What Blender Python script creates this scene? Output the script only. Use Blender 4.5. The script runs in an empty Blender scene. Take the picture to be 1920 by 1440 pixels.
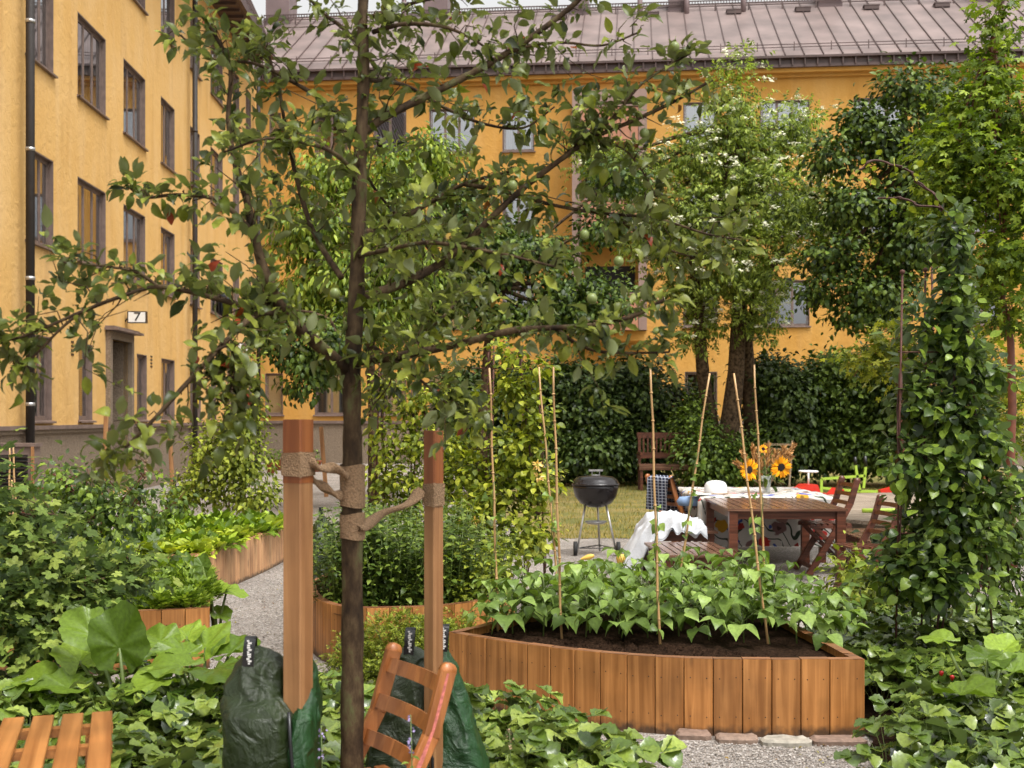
import bpy, bmesh, math, random
import numpy as np
from mathutils import Vector, Matrix
R = math.radians
PI = math.pi
scn = bpy.context.scene
col = scn.collection

# ------------------------------------------------------------------ camera
H, F, CX, HY = 1.65, 2300.0, 960.0, 782.0
cam_d = bpy.data.cameras.new('camera'); cam = bpy.data.objects.new('camera', cam_d); col.objects.link(cam)
cam_d.sensor_width = 36; cam_d.lens = F / 1920 * 36; cam_d.shift_y = (HY - 720) / 1920
cam_d.clip_start = 0.05; cam_d.clip_end = 1500
cam.location = (0, 0, H); cam.rotation_euler = (R(90), 0, 0)
cam_d.dof.use_dof = True; cam_d.dof.focus_distance = 7.6; cam_d.dof.aperture_fstop = 5.6
scn.camera = cam

# ------------------------------------------------------------------ world: overcast daylight
w = bpy.data.worlds.new('World'); scn.world = w; w.use_nodes = True
nt = w.node_tree; bg = nt.nodes['Background']
sky = nt.nodes.new('ShaderNodeTexSky'); sky.sky_type = 'NISHITA'; sky.sun_disc = False
SUN_EL, SUN_AZ = 64, 140
sky.sun_elevation = R(SUN_EL); sky.sun_rotation = R(SUN_AZ)
sky.air_density = 1.0; sky.dust_density = 6.0; sky.ozone_density = 1.0
hs = nt.nodes.new('ShaderNodeHueSaturation'); hs.inputs['Saturation'].default_value = 0.0; hs.inputs['Value'].default_value = 1.45
nt.links.new(sky.outputs[0], hs.inputs['Color']); nt.links.new(hs.outputs[0], bg.inputs['Color'])
bg.inputs['Strength'].default_value = 0.15
sd = bpy.data.lights.new('sun', 'SUN'); so = bpy.data.objects.new('sun', sd); col.objects.link(so)
sd.energy = 1.5; sd.angle = R(14); sd.color = (1.0, 0.95, 0.88)
so.rotation_euler = (R(90 - SUN_EL), 0, R(180 - SUN_AZ)); so.location = (0, -5, 30)
scn.view_settings.view_transform = 'Standard'; scn.view_settings.look = 'None'
scn.view_settings.exposure = 0.38; scn.view_settings.gamma = 1.0
try:
    scn.cycles.max_bounces = 6; scn.cycles.transparent_max_bounces = 6; scn.cycles.transmission_bounces = 3
    scn.cycles.diffuse_bounces = 2; scn.cycles.glossy_bounces = 2
except Exception: pass

# ------------------------------------------------------------------ helpers
def at(px, py, Y): return Vector(((px - CX) / F * Y, Y, H - (py - HY) / F * Y))
def xat(px, Y): return (px - CX) / F * Y
def zat(py, Y): return H - (py - HY) / F * Y

def link(o, parent=None):
    col.objects.link(o)
    if parent is not None: o.parent = parent
    return o
def tag(o, label=None, cat=None, group=None, kind=None):
    if label: o['label'] = label
    if cat: o['category'] = cat
    if group: o['group'] = group
    if kind: o['kind'] = kind
    return o
def thing(name, label, cat, loc=(0, 0, 0), rz=0.0, group=None):
    o = bpy.data.objects.new(name, None); o.empty_display_size = 0.1
    col.objects.link(o); o.location = loc; o.rotation_euler = (0, 0, rz)
    return tag(o, label, cat, group)
KIDS = {}
def kids(o): return KIDS.get(o.name, [])
def copy_tree(o, parent=None):
    c = o.copy(); col.objects.link(c)
    if parent is not None:
        c.parent = parent; KIDS.setdefault(parent.name, []).append(c)
    for ch in list(kids(o)): copy_tree(ch, c)
    return c

class MB:
    def __init__(s): s.v = []; s.f = []; s.m = []; s.sm = []
    def add(s, verts, faces, mi=0, smooth=False):
        b = len(s.v); s.v += [tuple(v) for v in verts]
        for f in faces: s.f.append(tuple(i + b for i in f)); s.m.append(mi); s.sm.append(smooth)
    def box(s, x0, x1, y0, y1, z0, z1, M=None, mi=0):
        vs = [Vector((x, y, z)) for x in (x0, x1) for y in (y0, y1) for z in (z0, z1)]
        if M is not None: vs = [M @ v for v in vs]
        s.add(vs, [(0, 1, 3, 2), (4, 6, 7, 5), (0, 4, 5, 1), (2, 3, 7, 6), (0, 2, 6, 4), (1, 5, 7, 3)], mi)
    def bar(s, p, q, wdt, hgt, up=Vector((0, 0, 1)), mi=0, bev=0.0):
        p = Vector(p); q = Vector(q); d = (q - p); L = d.length; d.normalize()
        x = d.cross(up)
        if x.length < 1e-5: x = d.cross(Vector((1, 0, 0)))
        x.normalize(); z = x.cross(d).normalized()
        if bev <= 0:
            prof = [(-.5, -.5), (.5, -.5), (.5, .5), (-.5, .5)]
            pts = [(a * wdt, b * hgt) for a, b in prof]
        else:
            a, b = wdt / 2, hgt / 2
            pts = [(-a + bev, -b), (a - bev, -b), (a, -b + bev), (a, b - bev), (a - bev, b), (-a + bev, b), (-a, b - bev), (-a, -b + bev)]
        n = len(pts)
        vs = [p + x * a + z * b for a, b in pts] + [q + x * a + z * b for a, b in pts]
        fs = [(i, (i + 1) % n, n + (i + 1) % n, n + i) for i in range(n)] + [tuple(range(n))[::-1], tuple(range(n, 2 * n))]
        s.add(vs, fs, mi)
    def tube(s, pts, rad, n=6, mi=0, cap=True, smooth=True):
        pts = [Vector(p) for p in pts]; k = len(pts)
        if not hasattr(rad, '__len__'): rad = [rad] * k
        ref = Vector((0.3, 0.2, 1)); vs = []; X = None
        for i in range(k):
            d = (pts[min(i + 1, k - 1)] - pts[max(i - 1, 0)])
            if d.length < 1e-9: d = Vector((0, 0, 1))
            d.normalize()
            if X is None:
                X = d.cross(ref)
                if X.length < 1e-3: X = d.cross(Vector((1, 0, 0)))
            X = (X - d * X.dot(d)).normalized(); Yv = d.cross(X)
            for j in range(n):
                a = 2 * PI * j / n
                vs.append(pts[i] + (X * math.cos(a) + Yv * math.sin(a)) * rad[i])
        fs = [(i * n + j, i * n + (j + 1) % n, (i + 1) * n + (j + 1) % n, (i + 1) * n + j) for i in range(k - 1) for j in range(n)]
        if cap: fs += [tuple(range(n))[::-1], tuple(range((k - 1) * n, k * n))]
        s.add(vs, fs, mi, smooth)
    def lathe(s, prof, n=24, c=(0, 0, 0), mi=0, smooth=True):
        vs = []; c = Vector(c); k = len(prof)
        for r, z in prof:
            for j in range(n):
                a = 2 * PI * j / n; vs.append(c + Vector((r * math.cos(a), r * math.sin(a), z)))
        fs = [(i * n + j, i * n + (j + 1) % n, (i + 1) * n + (j + 1) % n, (i + 1) * n + j) for i in range(k - 1) for j in range(n)]
        s.add(vs, fs, mi, smooth)
    def build(s, name, mat, parent=None, loc=None):
        me = bpy.data.meshes.new(name); me.from_pydata([tuple(v) for v in s.v], [], s.f)
        mats = mat if isinstance(mat, (list, tuple)) else [mat]
        for m in mats: me.materials.append(m)
        me.polygons.foreach_set('material_index', s.m); me.polygons.foreach_set('use_smooth', s.sm)
        me.update(); o = bpy.data.objects.new(name, me); link(o, parent)
        if parent is not None: KIDS.setdefault(parent.name, []).append(o)
        if loc is not None: o.location = loc
        return o

# ------------------------------------------------------------------ materials
def new_mat(name):
    m = bpy.data.materials.new(name); m.use_nodes = True
    t = m.node_tree; return m, t, t.nodes['Principled BSDF'], t.nodes['Material Output']
def N(t, typ, **kw):
    n = t.nodes.new(typ)
    for k, v in kw.items():
        if k.startswith('i_'):
            n.inputs[k[2:].replace('_', ' ')].default_value = v
        else: setattr(n, k, v)
    return n
def ramp(t, stops, fac=None, interp='LINEAR'):
    r = t.nodes.new('ShaderNodeValToRGB'); r.color_ramp.interpolation = interp
    e = r.color_ramp.elements
    while len(e) > 1: e.remove(e[-1])
    e[0].position = stops[0][0]; e[0].color = (*stops[0][1], 1)
    for p, c in stops[1:]:
        x = e.new(p); x.color = (*c, 1)
    if fac is not None: t.links.new(fac, r.inputs[0])
    return r
def plain(name, c, rough=0.5, metal=0.0, noise=0.15, scale=20, bump=0.0, spec=0.5):
    m, t, p, o = new_mat(name)
    tc = N(t, 'ShaderNodeTexCoord'); no = N(t, 'ShaderNodeTexNoise'); no.inputs['Scale'].default_value = scale; no.inputs['Detail'].default_value = 4
    t.links.new(tc.outputs['Object'], no.inputs['Vector'])
    r = ramp(t, [(0.3, tuple(x * (1 - noise) for x in c)), (0.7, tuple(min(1, x * (1 + noise)) for x in c))], no.outputs['Fac'])
    t.links.new(r.outputs[0], p.inputs['Base Color'])
    p.inputs['Roughness'].default_value = rough; p.inputs['Metallic'].default_value = metal; p.inputs['Specular IOR Level'].default_value = spec
    if bump > 0:
        b = N(t, 'ShaderNodeBump'); b.inputs['Strength'].default_value = bump; b.inputs['Distance'].default_value = 0.01
        t.links.new(no.outputs['Fac'], b.inputs['Height']); t.links.new(b.outputs[0], p.inputs['Normal'])
    return m
def wood(name, c1, c2, axis='Z', rough=0.42, scale=1.0, dirt=None, knots=True, tint_lo=0.8, tint_hi=1.18):
    m, t, p, o = new_mat(name)
    tc = N(t, 'ShaderNodeTexCoord'); geo = N(t, 'ShaderNodeNewGeometry')
    off = N(t, 'ShaderNodeVectorMath', operation='SCALE'); comb = N(t, 'ShaderNodeCombineXYZ')
    for k in range(3): t.links.new(geo.outputs['Random Per Island'], comb.inputs[k])
    t.links.new(comb.outputs[0], off.inputs[0]); off.inputs['Scale'].default_value = 37.0
    add = N(t, 'ShaderNodeVectorMath', operation='ADD'); t.links.new(tc.outputs['Object'], add.inputs[0]); t.links.new(off.outputs[0], add.inputs[1])
    mp = N(t, 'ShaderNodeMapping'); s = {'X': (1.2, 30, 30), 'Y': (30, 1.2, 30), 'Z': (30, 30, 1.2)}[axis]
    mp.inputs['Scale'].default_value = [a * scale for a in s]
    t.links.new(add.outputs[0], mp.inputs['Vector'])
    n1 = N(t, 'ShaderNodeTexNoise'); n1.inputs['Scale'].default_value = 1.0; n1.inputs['Detail'].default_value = 6; n1.inputs['Distortion'].default_value = 0.6
    t.links.new(mp.outputs[0], n1.inputs['Vector'])
    r = ramp(t, [(0.34, c1), (0.5, tuple((a + b) / 2 for a, b in zip(c1, c2))), (0.62, c2)], n1.outputs['Fac'])
    tint = N(t, 'ShaderNodeMapRange'); tint.inputs['To Min'].default_value = tint_lo; tint.inputs['To Max'].default_value = tint_hi
    t.links.new(geo.outputs['Random Per Island'], tint.inputs['Value'])
    mul = N(t, 'ShaderNodeVectorMath', operation='SCALE'); t.links.new(r.outputs[0], mul.inputs[0]); t.links.new(tint.outputs[0], mul.inputs['Scale'])
    cout = mul.outputs[0]
    if knots:
        mp2 = N(t, 'ShaderNodeMapping'); s2 = {'X': (1.6, 5, 5), 'Y': (5, 1.6, 5), 'Z': (5, 5, 1.6)}[axis]; mp2.inputs['Scale'].default_value = s2
        t.links.new(add.outputs[0], mp2.inputs['Vector'])
        vo = N(t, 'ShaderNodeTexVoronoi'); vo.inputs['Scale'].default_value = 1.0; t.links.new(mp2.outputs[0], vo.inputs['Vector'])
        kr = ramp(t, [(0.0, (0.25,) * 3), (0.06, (0.4,) * 3), (0.11, (1,) * 3)], vo.outputs['Distance'])
        mx = N(t, 'ShaderNodeVectorMath', operation='MULTIPLY'); t.links.new(cout, mx.inputs[0]); t.links.new(kr.outputs[0], mx.inputs[1]); cout = mx.outputs[0]
    # large weather stains
    n3 = N(t, 'ShaderNodeTexNoise'); n3.inputs['Scale'].default_value = 4.0; n3.inputs['Detail'].default_value = 5
    t.links.new(add.outputs[0], n3.inputs['Vector'])
    sr = ramp(t, [(0.35, (0.78,) * 3), (0.6, (1.06,) * 3)], n3.outputs['Fac'])
    mx = N(t, 'ShaderNodeVectorMath', operation='MULTIPLY'); t.links.new(cout, mx.inputs[0]); t.links.new(sr.outputs[0], mx.inputs[1]); cout = mx.outputs[0]
    if dirt is not None:   # splashed soil stains on the lowest centimetres
        sx = N(t, 'ShaderNodeSeparateXYZ'); t.links.new(tc.outputs['Object'], sx.inputs[0])
        mr = N(t, 'ShaderNodeMapRange'); mr.inputs['From Min'].default_value = 0.0; mr.inputs['From Max'].default_value = dirt
        mr.inputs['To Min'].default_value = 1; mr.inputs['To Max'].default_value = 0
        t.links.new(sx.outputs['Z'], mr.inputs['Value'])
        n2 = N(t, 'ShaderNodeTexNoise'); n2.inputs['Scale'].default_value = 22; n2.inputs['Detail'].default_value = 6; t.links.new(tc.outputs['Object'], n2.inputs['Vector'])
        ml = N(t, 'ShaderNodeMath', operation='MULTIPLY'); t.links.new(mr.outputs[0], ml.inputs[0]); t.links.new(n2.outputs['Fac'], ml.inputs[1])
        rr = ramp(t, [(0.18, (0,) * 3), (0.42, (0.85,) * 3)], ml.outputs[0])
        mm = N(t, 'ShaderNodeMix', data_type='RGBA'); t.links.new(rr.outputs[0], mm.inputs['Factor']); t.links.new(cout, mm.inputs['A']); mm.inputs['B'].default_value = (0.035, 0.022, 0.014, 1)
        cout = mm.outputs['Result']
    t.links.new(cout, p.inputs['Base Color'])
    p.inputs['Roughness'].default_value = rough
    b = N(t, 'ShaderNodeBump'); b.inputs['Strength'].default_value = 0.25; b.inputs['Distance'].default_value = 0.004
    t.links.new(n1.outputs['Fac'], b.inputs['Height']); t.links.new(b.outputs[0], p.inputs['Normal'])
    return m
def leafmat(name, dark, mid, light, rough=0.42, transl=0.28, under=None, scale=60, spec=0.24, accent=None):
    m, t, p, o = new_mat(name)
    geo = N(t, 'ShaderNodeNewGeometry'); tc = N(t, 'ShaderNodeTexCoord')
    w_ = lambda c: (c[0] * 1.3, c[1] * 1.12, c[2] * .72)
    dark, mid, light = [tuple(k_ * x for x in w_(c)) for k_, c in ((.52, dark), (.95, mid), (1.28, light))]; transl *= .8
    stops = [(0.0, dark), (0.45, mid), (0.9, light)]
    if accent: stops = [(0.0, dark), (0.45, mid), (0.88, light), (0.987, light), (0.993, accent)]
    r = ramp(t, stops, geo.outputs['Random Per Island'])
    no = N(t, 'ShaderNodeTexNoise'); no.inputs['Scale'].default_value = scale; no.inputs['Detail'].default_value = 3
    t.links.new(tc.outputs['Object'], no.inputs['Vector'])
    mr = N(t, 'ShaderNodeMapRange'); mr.inputs['From Min'].default_value = 0.3; mr.inputs['From Max'].default_value = 0.7; mr.inputs['To Min'].default_value = 0.78; mr.inputs['To Max'].default_value = 1.2
    t.links.new(no.outputs['Fac'], mr.inputs['Value'])
    n2 = N(t, 'ShaderNodeTexNoise'); n2.inputs['Scale'].default_value = 1.6; n2.inputs['Detail'].default_value = 2
    t.links.new(tc.outputs['Object'], n2.inputs['Vector'])
    mr2 = N(t, 'ShaderNodeMapRange'); mr2.inputs['From Min'].default_value = 0.3; mr2.inputs['From Max'].default_value = 0.7; mr2.inputs['To Min'].default_value = 0.8; mr2.inputs['To Max'].default_value = 1.22
    t.links.new(n2.outputs['Fac'], mr2.inputs['Value'])
    ml = N(t, 'ShaderNodeMath', operation='MULTIPLY'); t.links.new(mr.outputs[0], ml.inputs[0]); t.links.new(mr2.outputs[0], ml.inputs[1])
    sc = N(t, 'ShaderNodeVectorMath', operation='SCALE'); t.links.new(r.outputs[0], sc.inputs[0]); t.links.new(ml.outputs[0], sc.inputs['Scale'])
    cout = sc.outputs[0]
    if under:   # the paler, downy underside of the leaf
        mm = N(t, 'ShaderNodeMix', data_type='RGBA'); t.links.new(geo.outputs['Backfacing'], mm.inputs['Factor']); t.links.new(cout, mm.inputs['A']); mm.inputs['B'].default_value = (*under, 1)
        cout = mm.outputs['Result']
    t.links.new(cout, p.inputs['Base Color']); p.inputs['Roughness'].default_value = rough; p.inputs['Specular IOR Level'].default_value = spec
    b = N(t, 'ShaderNodeBump'); b.inputs['Strength'].default_value = 0.35; b.inputs['Distance'].default_value = 0.004
    t.links.new(no.outputs['Fac'], b.inputs['Height']); t.links.new(b.outputs[0], p.inputs['Normal'])
    tr = N(t, 'ShaderNodeBsdfTranslucent')
    tl = N(t, 'ShaderNodeVectorMath', operation='MULTIPLY'); t.links.new(cout, tl.inputs[0]); tl.inputs[1].default_value = (1.5, 1.6, 0.6)
    t.links.new(tl.outputs[0], tr.inputs['Color'])
    mx = N(t, 'ShaderNodeMixShader'); mx.inputs[0].default_value = transl
    t.links.new(p.outputs[0], mx.inputs[1]); t.links.new(tr.outputs[0], mx.inputs[2]); t.links.new(mx.outputs[0], o.inputs['Surface'])
    return m
def plaster(name, c, stain, scale=1.0):
    m, t, p, o = new_mat(name); tc = N(t, 'ShaderNodeTexCoord')
    n1 = N(t, 'ShaderNodeTexNoise'); n1.inputs['Scale'].default_value = 0.55; n1.inputs['Detail'].default_value = 7; n1.inputs['Roughness'].default_value = 0.62
    t.links.new(tc.outputs['Object'], n1.inputs['Vector'])
    r1 = ramp(t, [(0.3, tuple(a * b for a, b in zip(c, (0.94, 0.9, 0.82)))), (0.5, c), (0.72, tuple(min(1, a * b) for a, b in zip(c, (1.03, 1.07, 1.22))))], n1.outputs['Fac'])
    mp = N(t, 'ShaderNodeMapping'); mp.inputs['Scale'].default_value = (1.6, 1.6, 0.22); t.links.new(tc.outputs['Object'], mp.inputs['Vector'])
    n2 = N(t, 'ShaderNodeTexNoise'); n2.inputs['Scale'].default_value = 1.5; n2.inputs['Detail'].default_value = 5; t.links.new(mp.outputs[0], n2.inputs['Vector'])
    r2 = ramp(t, [(0.48, (0,) * 3), (0.75, (0.45,) * 3)], n2.outputs['Fac'])
    mm = N(t, 'ShaderNodeMix', data_type='RGBA'); t.links.new(r2.outputs[0], mm.inputs['Factor']); t.links.new(r1.outputs[0], mm.inputs['A']); mm.inputs['B'].default_value = (*stain, 1)
    mp3 = N(t, 'ShaderNodeMapping'); mp3.inputs['Scale'].default_value = (1.5, 1.5, 0.3); t.links.new(tc.outputs['Object'], mp3.inputs['Vector'])
    n5 = N(t, 'ShaderNodeTexNoise'); n5.inputs['Scale'].default_value = 1.2; n5.inputs['Detail'].default_value = 7; t.links.new(mp3.outputs[0], n5.inputs['Vector'])
    r5 = ramp(t, [(0.30, (0.88, 0.85, 0.82)), (0.45, (1, 1, 1))], n5.outputs['Fac'])
    mu5 = N(t, 'ShaderNodeVectorMath', operation='MULTIPLY'); t.links.new(mm.outputs['Result'], mu5.inputs[0]); t.links.new(r5.outputs[0], mu5.inputs[1])
    t.links.new(mu5.outputs[0], p.inputs['Base Color']); p.inputs['Roughness'].default_value = 0.9; p.inputs['Specular IOR Level'].default_value = 0.2
    n3 = N(t, 'ShaderNodeTexNoise'); n3.inputs['Scale'].default_value = 5.5 * scale; n3.inputs['Detail'].default_value = 8; n3.inputs['Roughness'].default_value = 0.6; n3.inputs['Distortion'].default_value = 0.7
    t.links.new(tc.outputs['Object'], n3.inputs['Vector'])
    b = N(t, 'ShaderNodeBump'); b.inputs['Strength'].default_value = 0.45; b.inputs['Distance'].default_value = 0.05
    t.links.new(n3.outputs['Fac'], b.inputs['Height']); t.links.new(b.outputs[0], p.inputs['Normal'])
    return m

M = {}
M['plaster'] = plaster('yellow_plaster', (0.66, 0.40, 0.14), (0.70, 0.48, 0.24))
M['plaster_far'] = plaster('ochre_plaster', (0.56, 0.298, 0.072), (0.62, 0.37, 0.13))
M['frame'] = plain('window_frame_paint', (0.165, 0.115, 0.095), 0.5, noise=0.2, scale=8)
M['plinth'] = plain('plinth_render', (0.215, 0.165, 0.12), 0.95, noise=0.4, scale=45, bump=0.8, spec=0.15)
M['plinth_cap'] = plain('plinth_cap', (0.17, 0.12, 0.10), 0.6, noise=0.2, scale=6)
M['roof'] = plain('sheet_metal_roof', (0.185, 0.135, 0.122), 0.45, metal=0.0, noise=0.3, scale=0.9, spec=0.5)
M['roof_dark'] = plain('dark_sheet_metal', (0.085, 0.052, 0.045), 0.5, noise=0.2, scale=3)
M['pipe'] = plain('drain_pipe_paint', (0.025, 0.019, 0.016), 0.65, noise=0.2, scale=5)
M['chimney'] = plain('chimney_metal', (0.17, 0.115, 0.11), 0.5, noise=0.15, scale=2)
M['galv'] = plain('galvanised_steel', (0.45, 0.44, 0.43), 0.35, metal=0.7, noise=0.2)
M['black'] = plain('black_paint', (0.012, 0.012, 0.013), 0.3, noise=0.2)
M['white'] = plain('white_paint', (0.75, 0.75, 0.72), 0.4, noise=0.04)
M['yellow'] = plain('yellow_tag', (0.7, 0.5, 0.02), 0.5)
M['salmon'] = plain('balcony_sheet', (0.42, 0.19, 0.11), 0.6, noise=0.12, scale=2)
M['mauve'] = plain('balcony_frame', (0.27, 0.18, 0.15), 0.7, noise=0.12, scale=2)
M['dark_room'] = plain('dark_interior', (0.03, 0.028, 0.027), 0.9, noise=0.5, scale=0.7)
M['larch'] = wood('oiled_larch_planks', (0.28, 0.105, 0.022), (0.50, 0.215, 0.06), 'Z', dirt=0.10, rough=0.5, tint_lo=.8, tint_hi=1.15)
M['larch_pale'] = wood('weathered_larch_planks', (0.36, 0.17, 0.075), (0.58, 0.33, 0.16), 'Z', dirt=0.08, rough=0.6)
M['rim'] = wood('plank_top_edge', (0.16, 0.065, 0.03), (0.30, 0.13, 0.055), 'X', knots=False)
M['stake'] = wood('stake_wood', (0.24, 0.105, 0.036), (0.40, 0.20, 0.08), 'Z', rough=0.55, tint_lo=0.9, tint_hi=1.1)
M['stake_top'] = wood('wet_stake_wood', (0.20, 0.05, 0.010), (0.34, 0.11, 0.025), 'Z', rough=0.45, tint_lo=0.9, tint_hi=1.1)
M['teak'] = wood('orange_oiled_wood', (0.24, 0.08, 0.018), (0.46, 0.19, 0.055), 'Y', rough=0.3, scale=0.9, knots=False)
M['teak_z'] = wood('orange_chair_wood', (0.25, 0.08, 0.02), (0.42, 0.155, 0.045), 'Z', rough=0.35, scale=0.8, knots=False)
M['brown'] = wood('dark_brown_furniture', (0.06, 0.018, 0.009), (0.14, 0.046, 0.024), 'X', rough=0.32, knots=False)
M['brown_top'] = wood('wet_brown_slats', (0.085, 0.036, 0.022), (0.22, 0.115, 0.075), 'X', rough=0.22, knots=False)
M['pale_wood'] = wood('pale_bare_wood', (0.36, 0.24, 0.14), (0.5, 0.36, 0.22), 'Z', knots=False)
M['deck'] = wood('grey_deck_boards', (0.20, 0.15, 0.11), (0.40, 0.32, 0.24), 'X', rough=0.6, knots=False)
M['bamboo'] = wood('bamboo_cane', (0.36, 0.20, 0.075), (0.55, 0.34, 0.15), 'Z', rough=0.4, knots=False)
M['rust'] = plain('rusted_iron', (0.085, 0.028, 0.018), 0.75, noise=0.4, scale=30)
M['apple_bark'] = plain('apple_bark', (0.045, 0.028, 0.014), 0.85, noise=0.8, scale=22, bump=1.0, spec=0.2)
m, t, p, o = new_mat('mottled_apple_bark'); tc = N(t, 'ShaderNodeTexCoord')
n1 = N(t, 'ShaderNodeTexNoise'); n1.inputs['Scale'].default_value = 16; n1.inputs['Detail'].default_value = 7; n1.inputs['Roughness'].default_value = .65
mp = N(t, 'ShaderNodeMapping'); mp.inputs['Scale'].default_value = (1, 1, .45); t.links.new(tc.outputs['Object'], mp.inputs['Vector']); t.links.new(mp.outputs[0], n1.inputs['Vector'])
r = ramp(t, [(.32, (.014, .009, .006)), (.46, (.045, .027, .014)), (.56, (.085, .055, .028)), (.66, (.10, .10, .04))], n1.outputs['Fac']); t.links.new(r.outputs[0], p.inputs['Base Color'])
p.inputs['Roughness'].default_value = .85; p.inputs['Specular IOR Level'].default_value = .2
b = N(t, 'ShaderNodeBump'); b.inputs['Strength'].default_value = 1; b.inputs['Distance'].default_value = .01; t.links.new(n1.outputs['Fac'], b.inputs['Height']); t.links.new(b.outputs[0], p.inputs['Normal']); M['apple_bark'] = m
M['bark'] = plain('furrowed_bark', (0.085, 0.055, 0.032), 0.95, noise=0.75, scale=16, bump=1.0, spec=0.15)
M['red_bark'] = plain('reddish_bark', (0.16, 0.05, 0.022), 0.5, noise=0.3, scale=8)
M['stem'] = plain('green_stem', (0.10, 0.14, 0.03), 0.5, noise=0.3)
M['red_stem'] = plain('woody_vine_stem', (0.075, 0.03, 0.022), 0.7, noise=0.4)
M['soil'] = plain('dark_potting_soil', (0.022, 0.012, 0.007), 1.0, noise=0.7, scale=60, bump=1.0, spec=0.05)
M['burlap'] = plain('burlap_webbing', (0.25, 0.155, 0.085), 0.95, noise=0.3, scale=160, bump=0.8)
M['concrete'] = plain('stained_concrete', (0.33, 0.27, 0.2), 0.85, noise=0.3, scale=5, bump=0.3)
M['red_plastic'] = plain('red_plastic', (0.62, 0.03, 0.015), 0.35, noise=0.06)
M['lime'] = plain('lime_green_paint', (0.42, 0.6, 0.07), 0.4, noise=0.06)
M['cloth_white'] = plain('white_quilt', (0.50, 0.51, 0.53), 0.95, noise=0.05, scale=60, bump=0.3)
M['milk'] = plain('milky_plastic', (0.78, 0.78, 0.76), 0.25, noise=0.02)
M['terracotta'] = plain('terracotta', (0.36, 0.1, 0.04), 0.8)
M['blue_cloth'] = plain('pale_blue_cloth', (0.22, 0.32, 0.5), 0.9)
M['rubber'] = plain('black_rubber', (0.02, 0.02, 0.02), 0.7)
M['plastic_bag'] = plain('black_plastic_sack', (0.01, 0.012, 0.012), 0.22, noise=0.3, scale=9, bump=0.8)
M['pink'] = plain('chalky_pink_paint', (0.52, 0.15, 0.12), 0.8, noise=0.35, scale=70)
# enamel with raindrops
m, t, p, o = new_mat('black_enamel'); p.inputs['Base Color'].default_value = (0.012, 0.009, 0.009, 1); p.inputs['Roughness'].default_value = 0.16
tc = N(t, 'ShaderNodeTexCoord'); vo = N(t, 'ShaderNodeTexVoronoi'); vo.inputs['Scale'].default_value = 130; t.links.new(tc.outputs['Object'], vo.inputs['Vector'])
rr = ramp(t, [(0.2, (1,) * 3), (0.34, (0,) * 3)], vo.outputs['Distance']); bb = N(t, 'ShaderNodeBump'); bb.inputs['Strength'].default_value = 0.8; bb.inputs['Distance'].default_value = 0.004
t.links.new(rr.outputs[0], bb.inputs['Height']); t.links.new(bb.outputs[0], p.inputs['Normal']); M['enamel'] = m
# tarpaulin of the watering bags: fine diagonal weave, wet
def tarp(name, c):
    m, t, p, o = new_mat(name); tc = N(t, 'ShaderNodeTexCoord')
    wv = N(t, 'ShaderNodeTexWave', bands_direction='DIAGONAL'); wv.inputs['Scale'].default_value = 120; wv.inputs['Distortion'].default_value = 1.2; t.links.new(tc.outputs['Object'], wv.inputs['Vector'])
    no = N(t, 'ShaderNodeTexNoise'); no.inputs['Scale'].default_value = 9; no.inputs['Detail'].default_value = 6; no.inputs['Distortion'].default_value = 1.8; t.links.new(tc.outputs['Object'], no.inputs['Vector'])
    r = ramp(t, [(0.3, tuple(x * 0.7 for x in c)), (0.7, tuple(x * 1.35 for x in c))], no.outputs['Fac'])
    t.links.new(r.outputs[0], p.inputs['Base Color']); p.inputs['Roughness'].default_value = 0.38
    n2 = N(t, 'ShaderNodeMath', operation='MULTIPLY_ADD'); t.links.new(wv.outputs['Fac'], n2.inputs[0]); n2.inputs[1].default_value = 0.025; t.links.new(no.outputs['Fac'], n2.inputs[2])
    b = N(t, 'ShaderNodeBump'); b.inputs['Strength'].default_value = 0.75; b.inputs['Distance'].default_value = 0.03; t.links.new(n2.outputs[0], b.inputs['Height']); t.links.new(b.outputs[0], p.inputs['Normal'])
    return m
M['tarp'] = tarp('dark_green_tarpaulin', (0.015, 0.025, 0.006)); M['tarp_in'] = tarp('bright_green_tarpaulin', (0.012, 0.05, 0.012))
# window glass
m, t, p, o = new_mat('window_glass'); gl = N(t, 'ShaderNodeBsdfGlossy'); gl.inputs['Roughness'].default_value = 0.02; gl.inputs['Color'].default_value = (0.9, 0.92, 0.95, 1)
tr = N(t, 'ShaderNodeBsdfTransparent'); tr.inputs['Color'].default_value = (0.82, 0.85, 0.86, 1)
fr = N(t, 'ShaderNodeFresnel'); fr.inputs['IOR'].default_value = 2.3
fa = N(t, 'ShaderNodeMath', operation='ADD', use_clamp=True); fa.inputs[1].default_value = 0.22; t.links.new(fr.outputs[0], fa.inputs[0])
mx = N(t, 'ShaderNodeMixShader'); t.links.new(fa.outputs[0], mx.inputs[0]); t.links.new(tr.outputs[0], mx.inputs[1]); t.links.new(gl.outputs[0], mx.inputs[2]); t.links.new(mx.outputs[0], o.inputs['Surface']); M['glass'] = m
m, t, p, o = new_mat('clear_vase_glass'); p.inputs['Base Color'].default_value = (0.75, 0.82, 0.78, 1); p.inputs['Roughness'].default_value = 0.08; p.inputs['Alpha'].default_value = 0.35; M['vase'] = m
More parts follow.
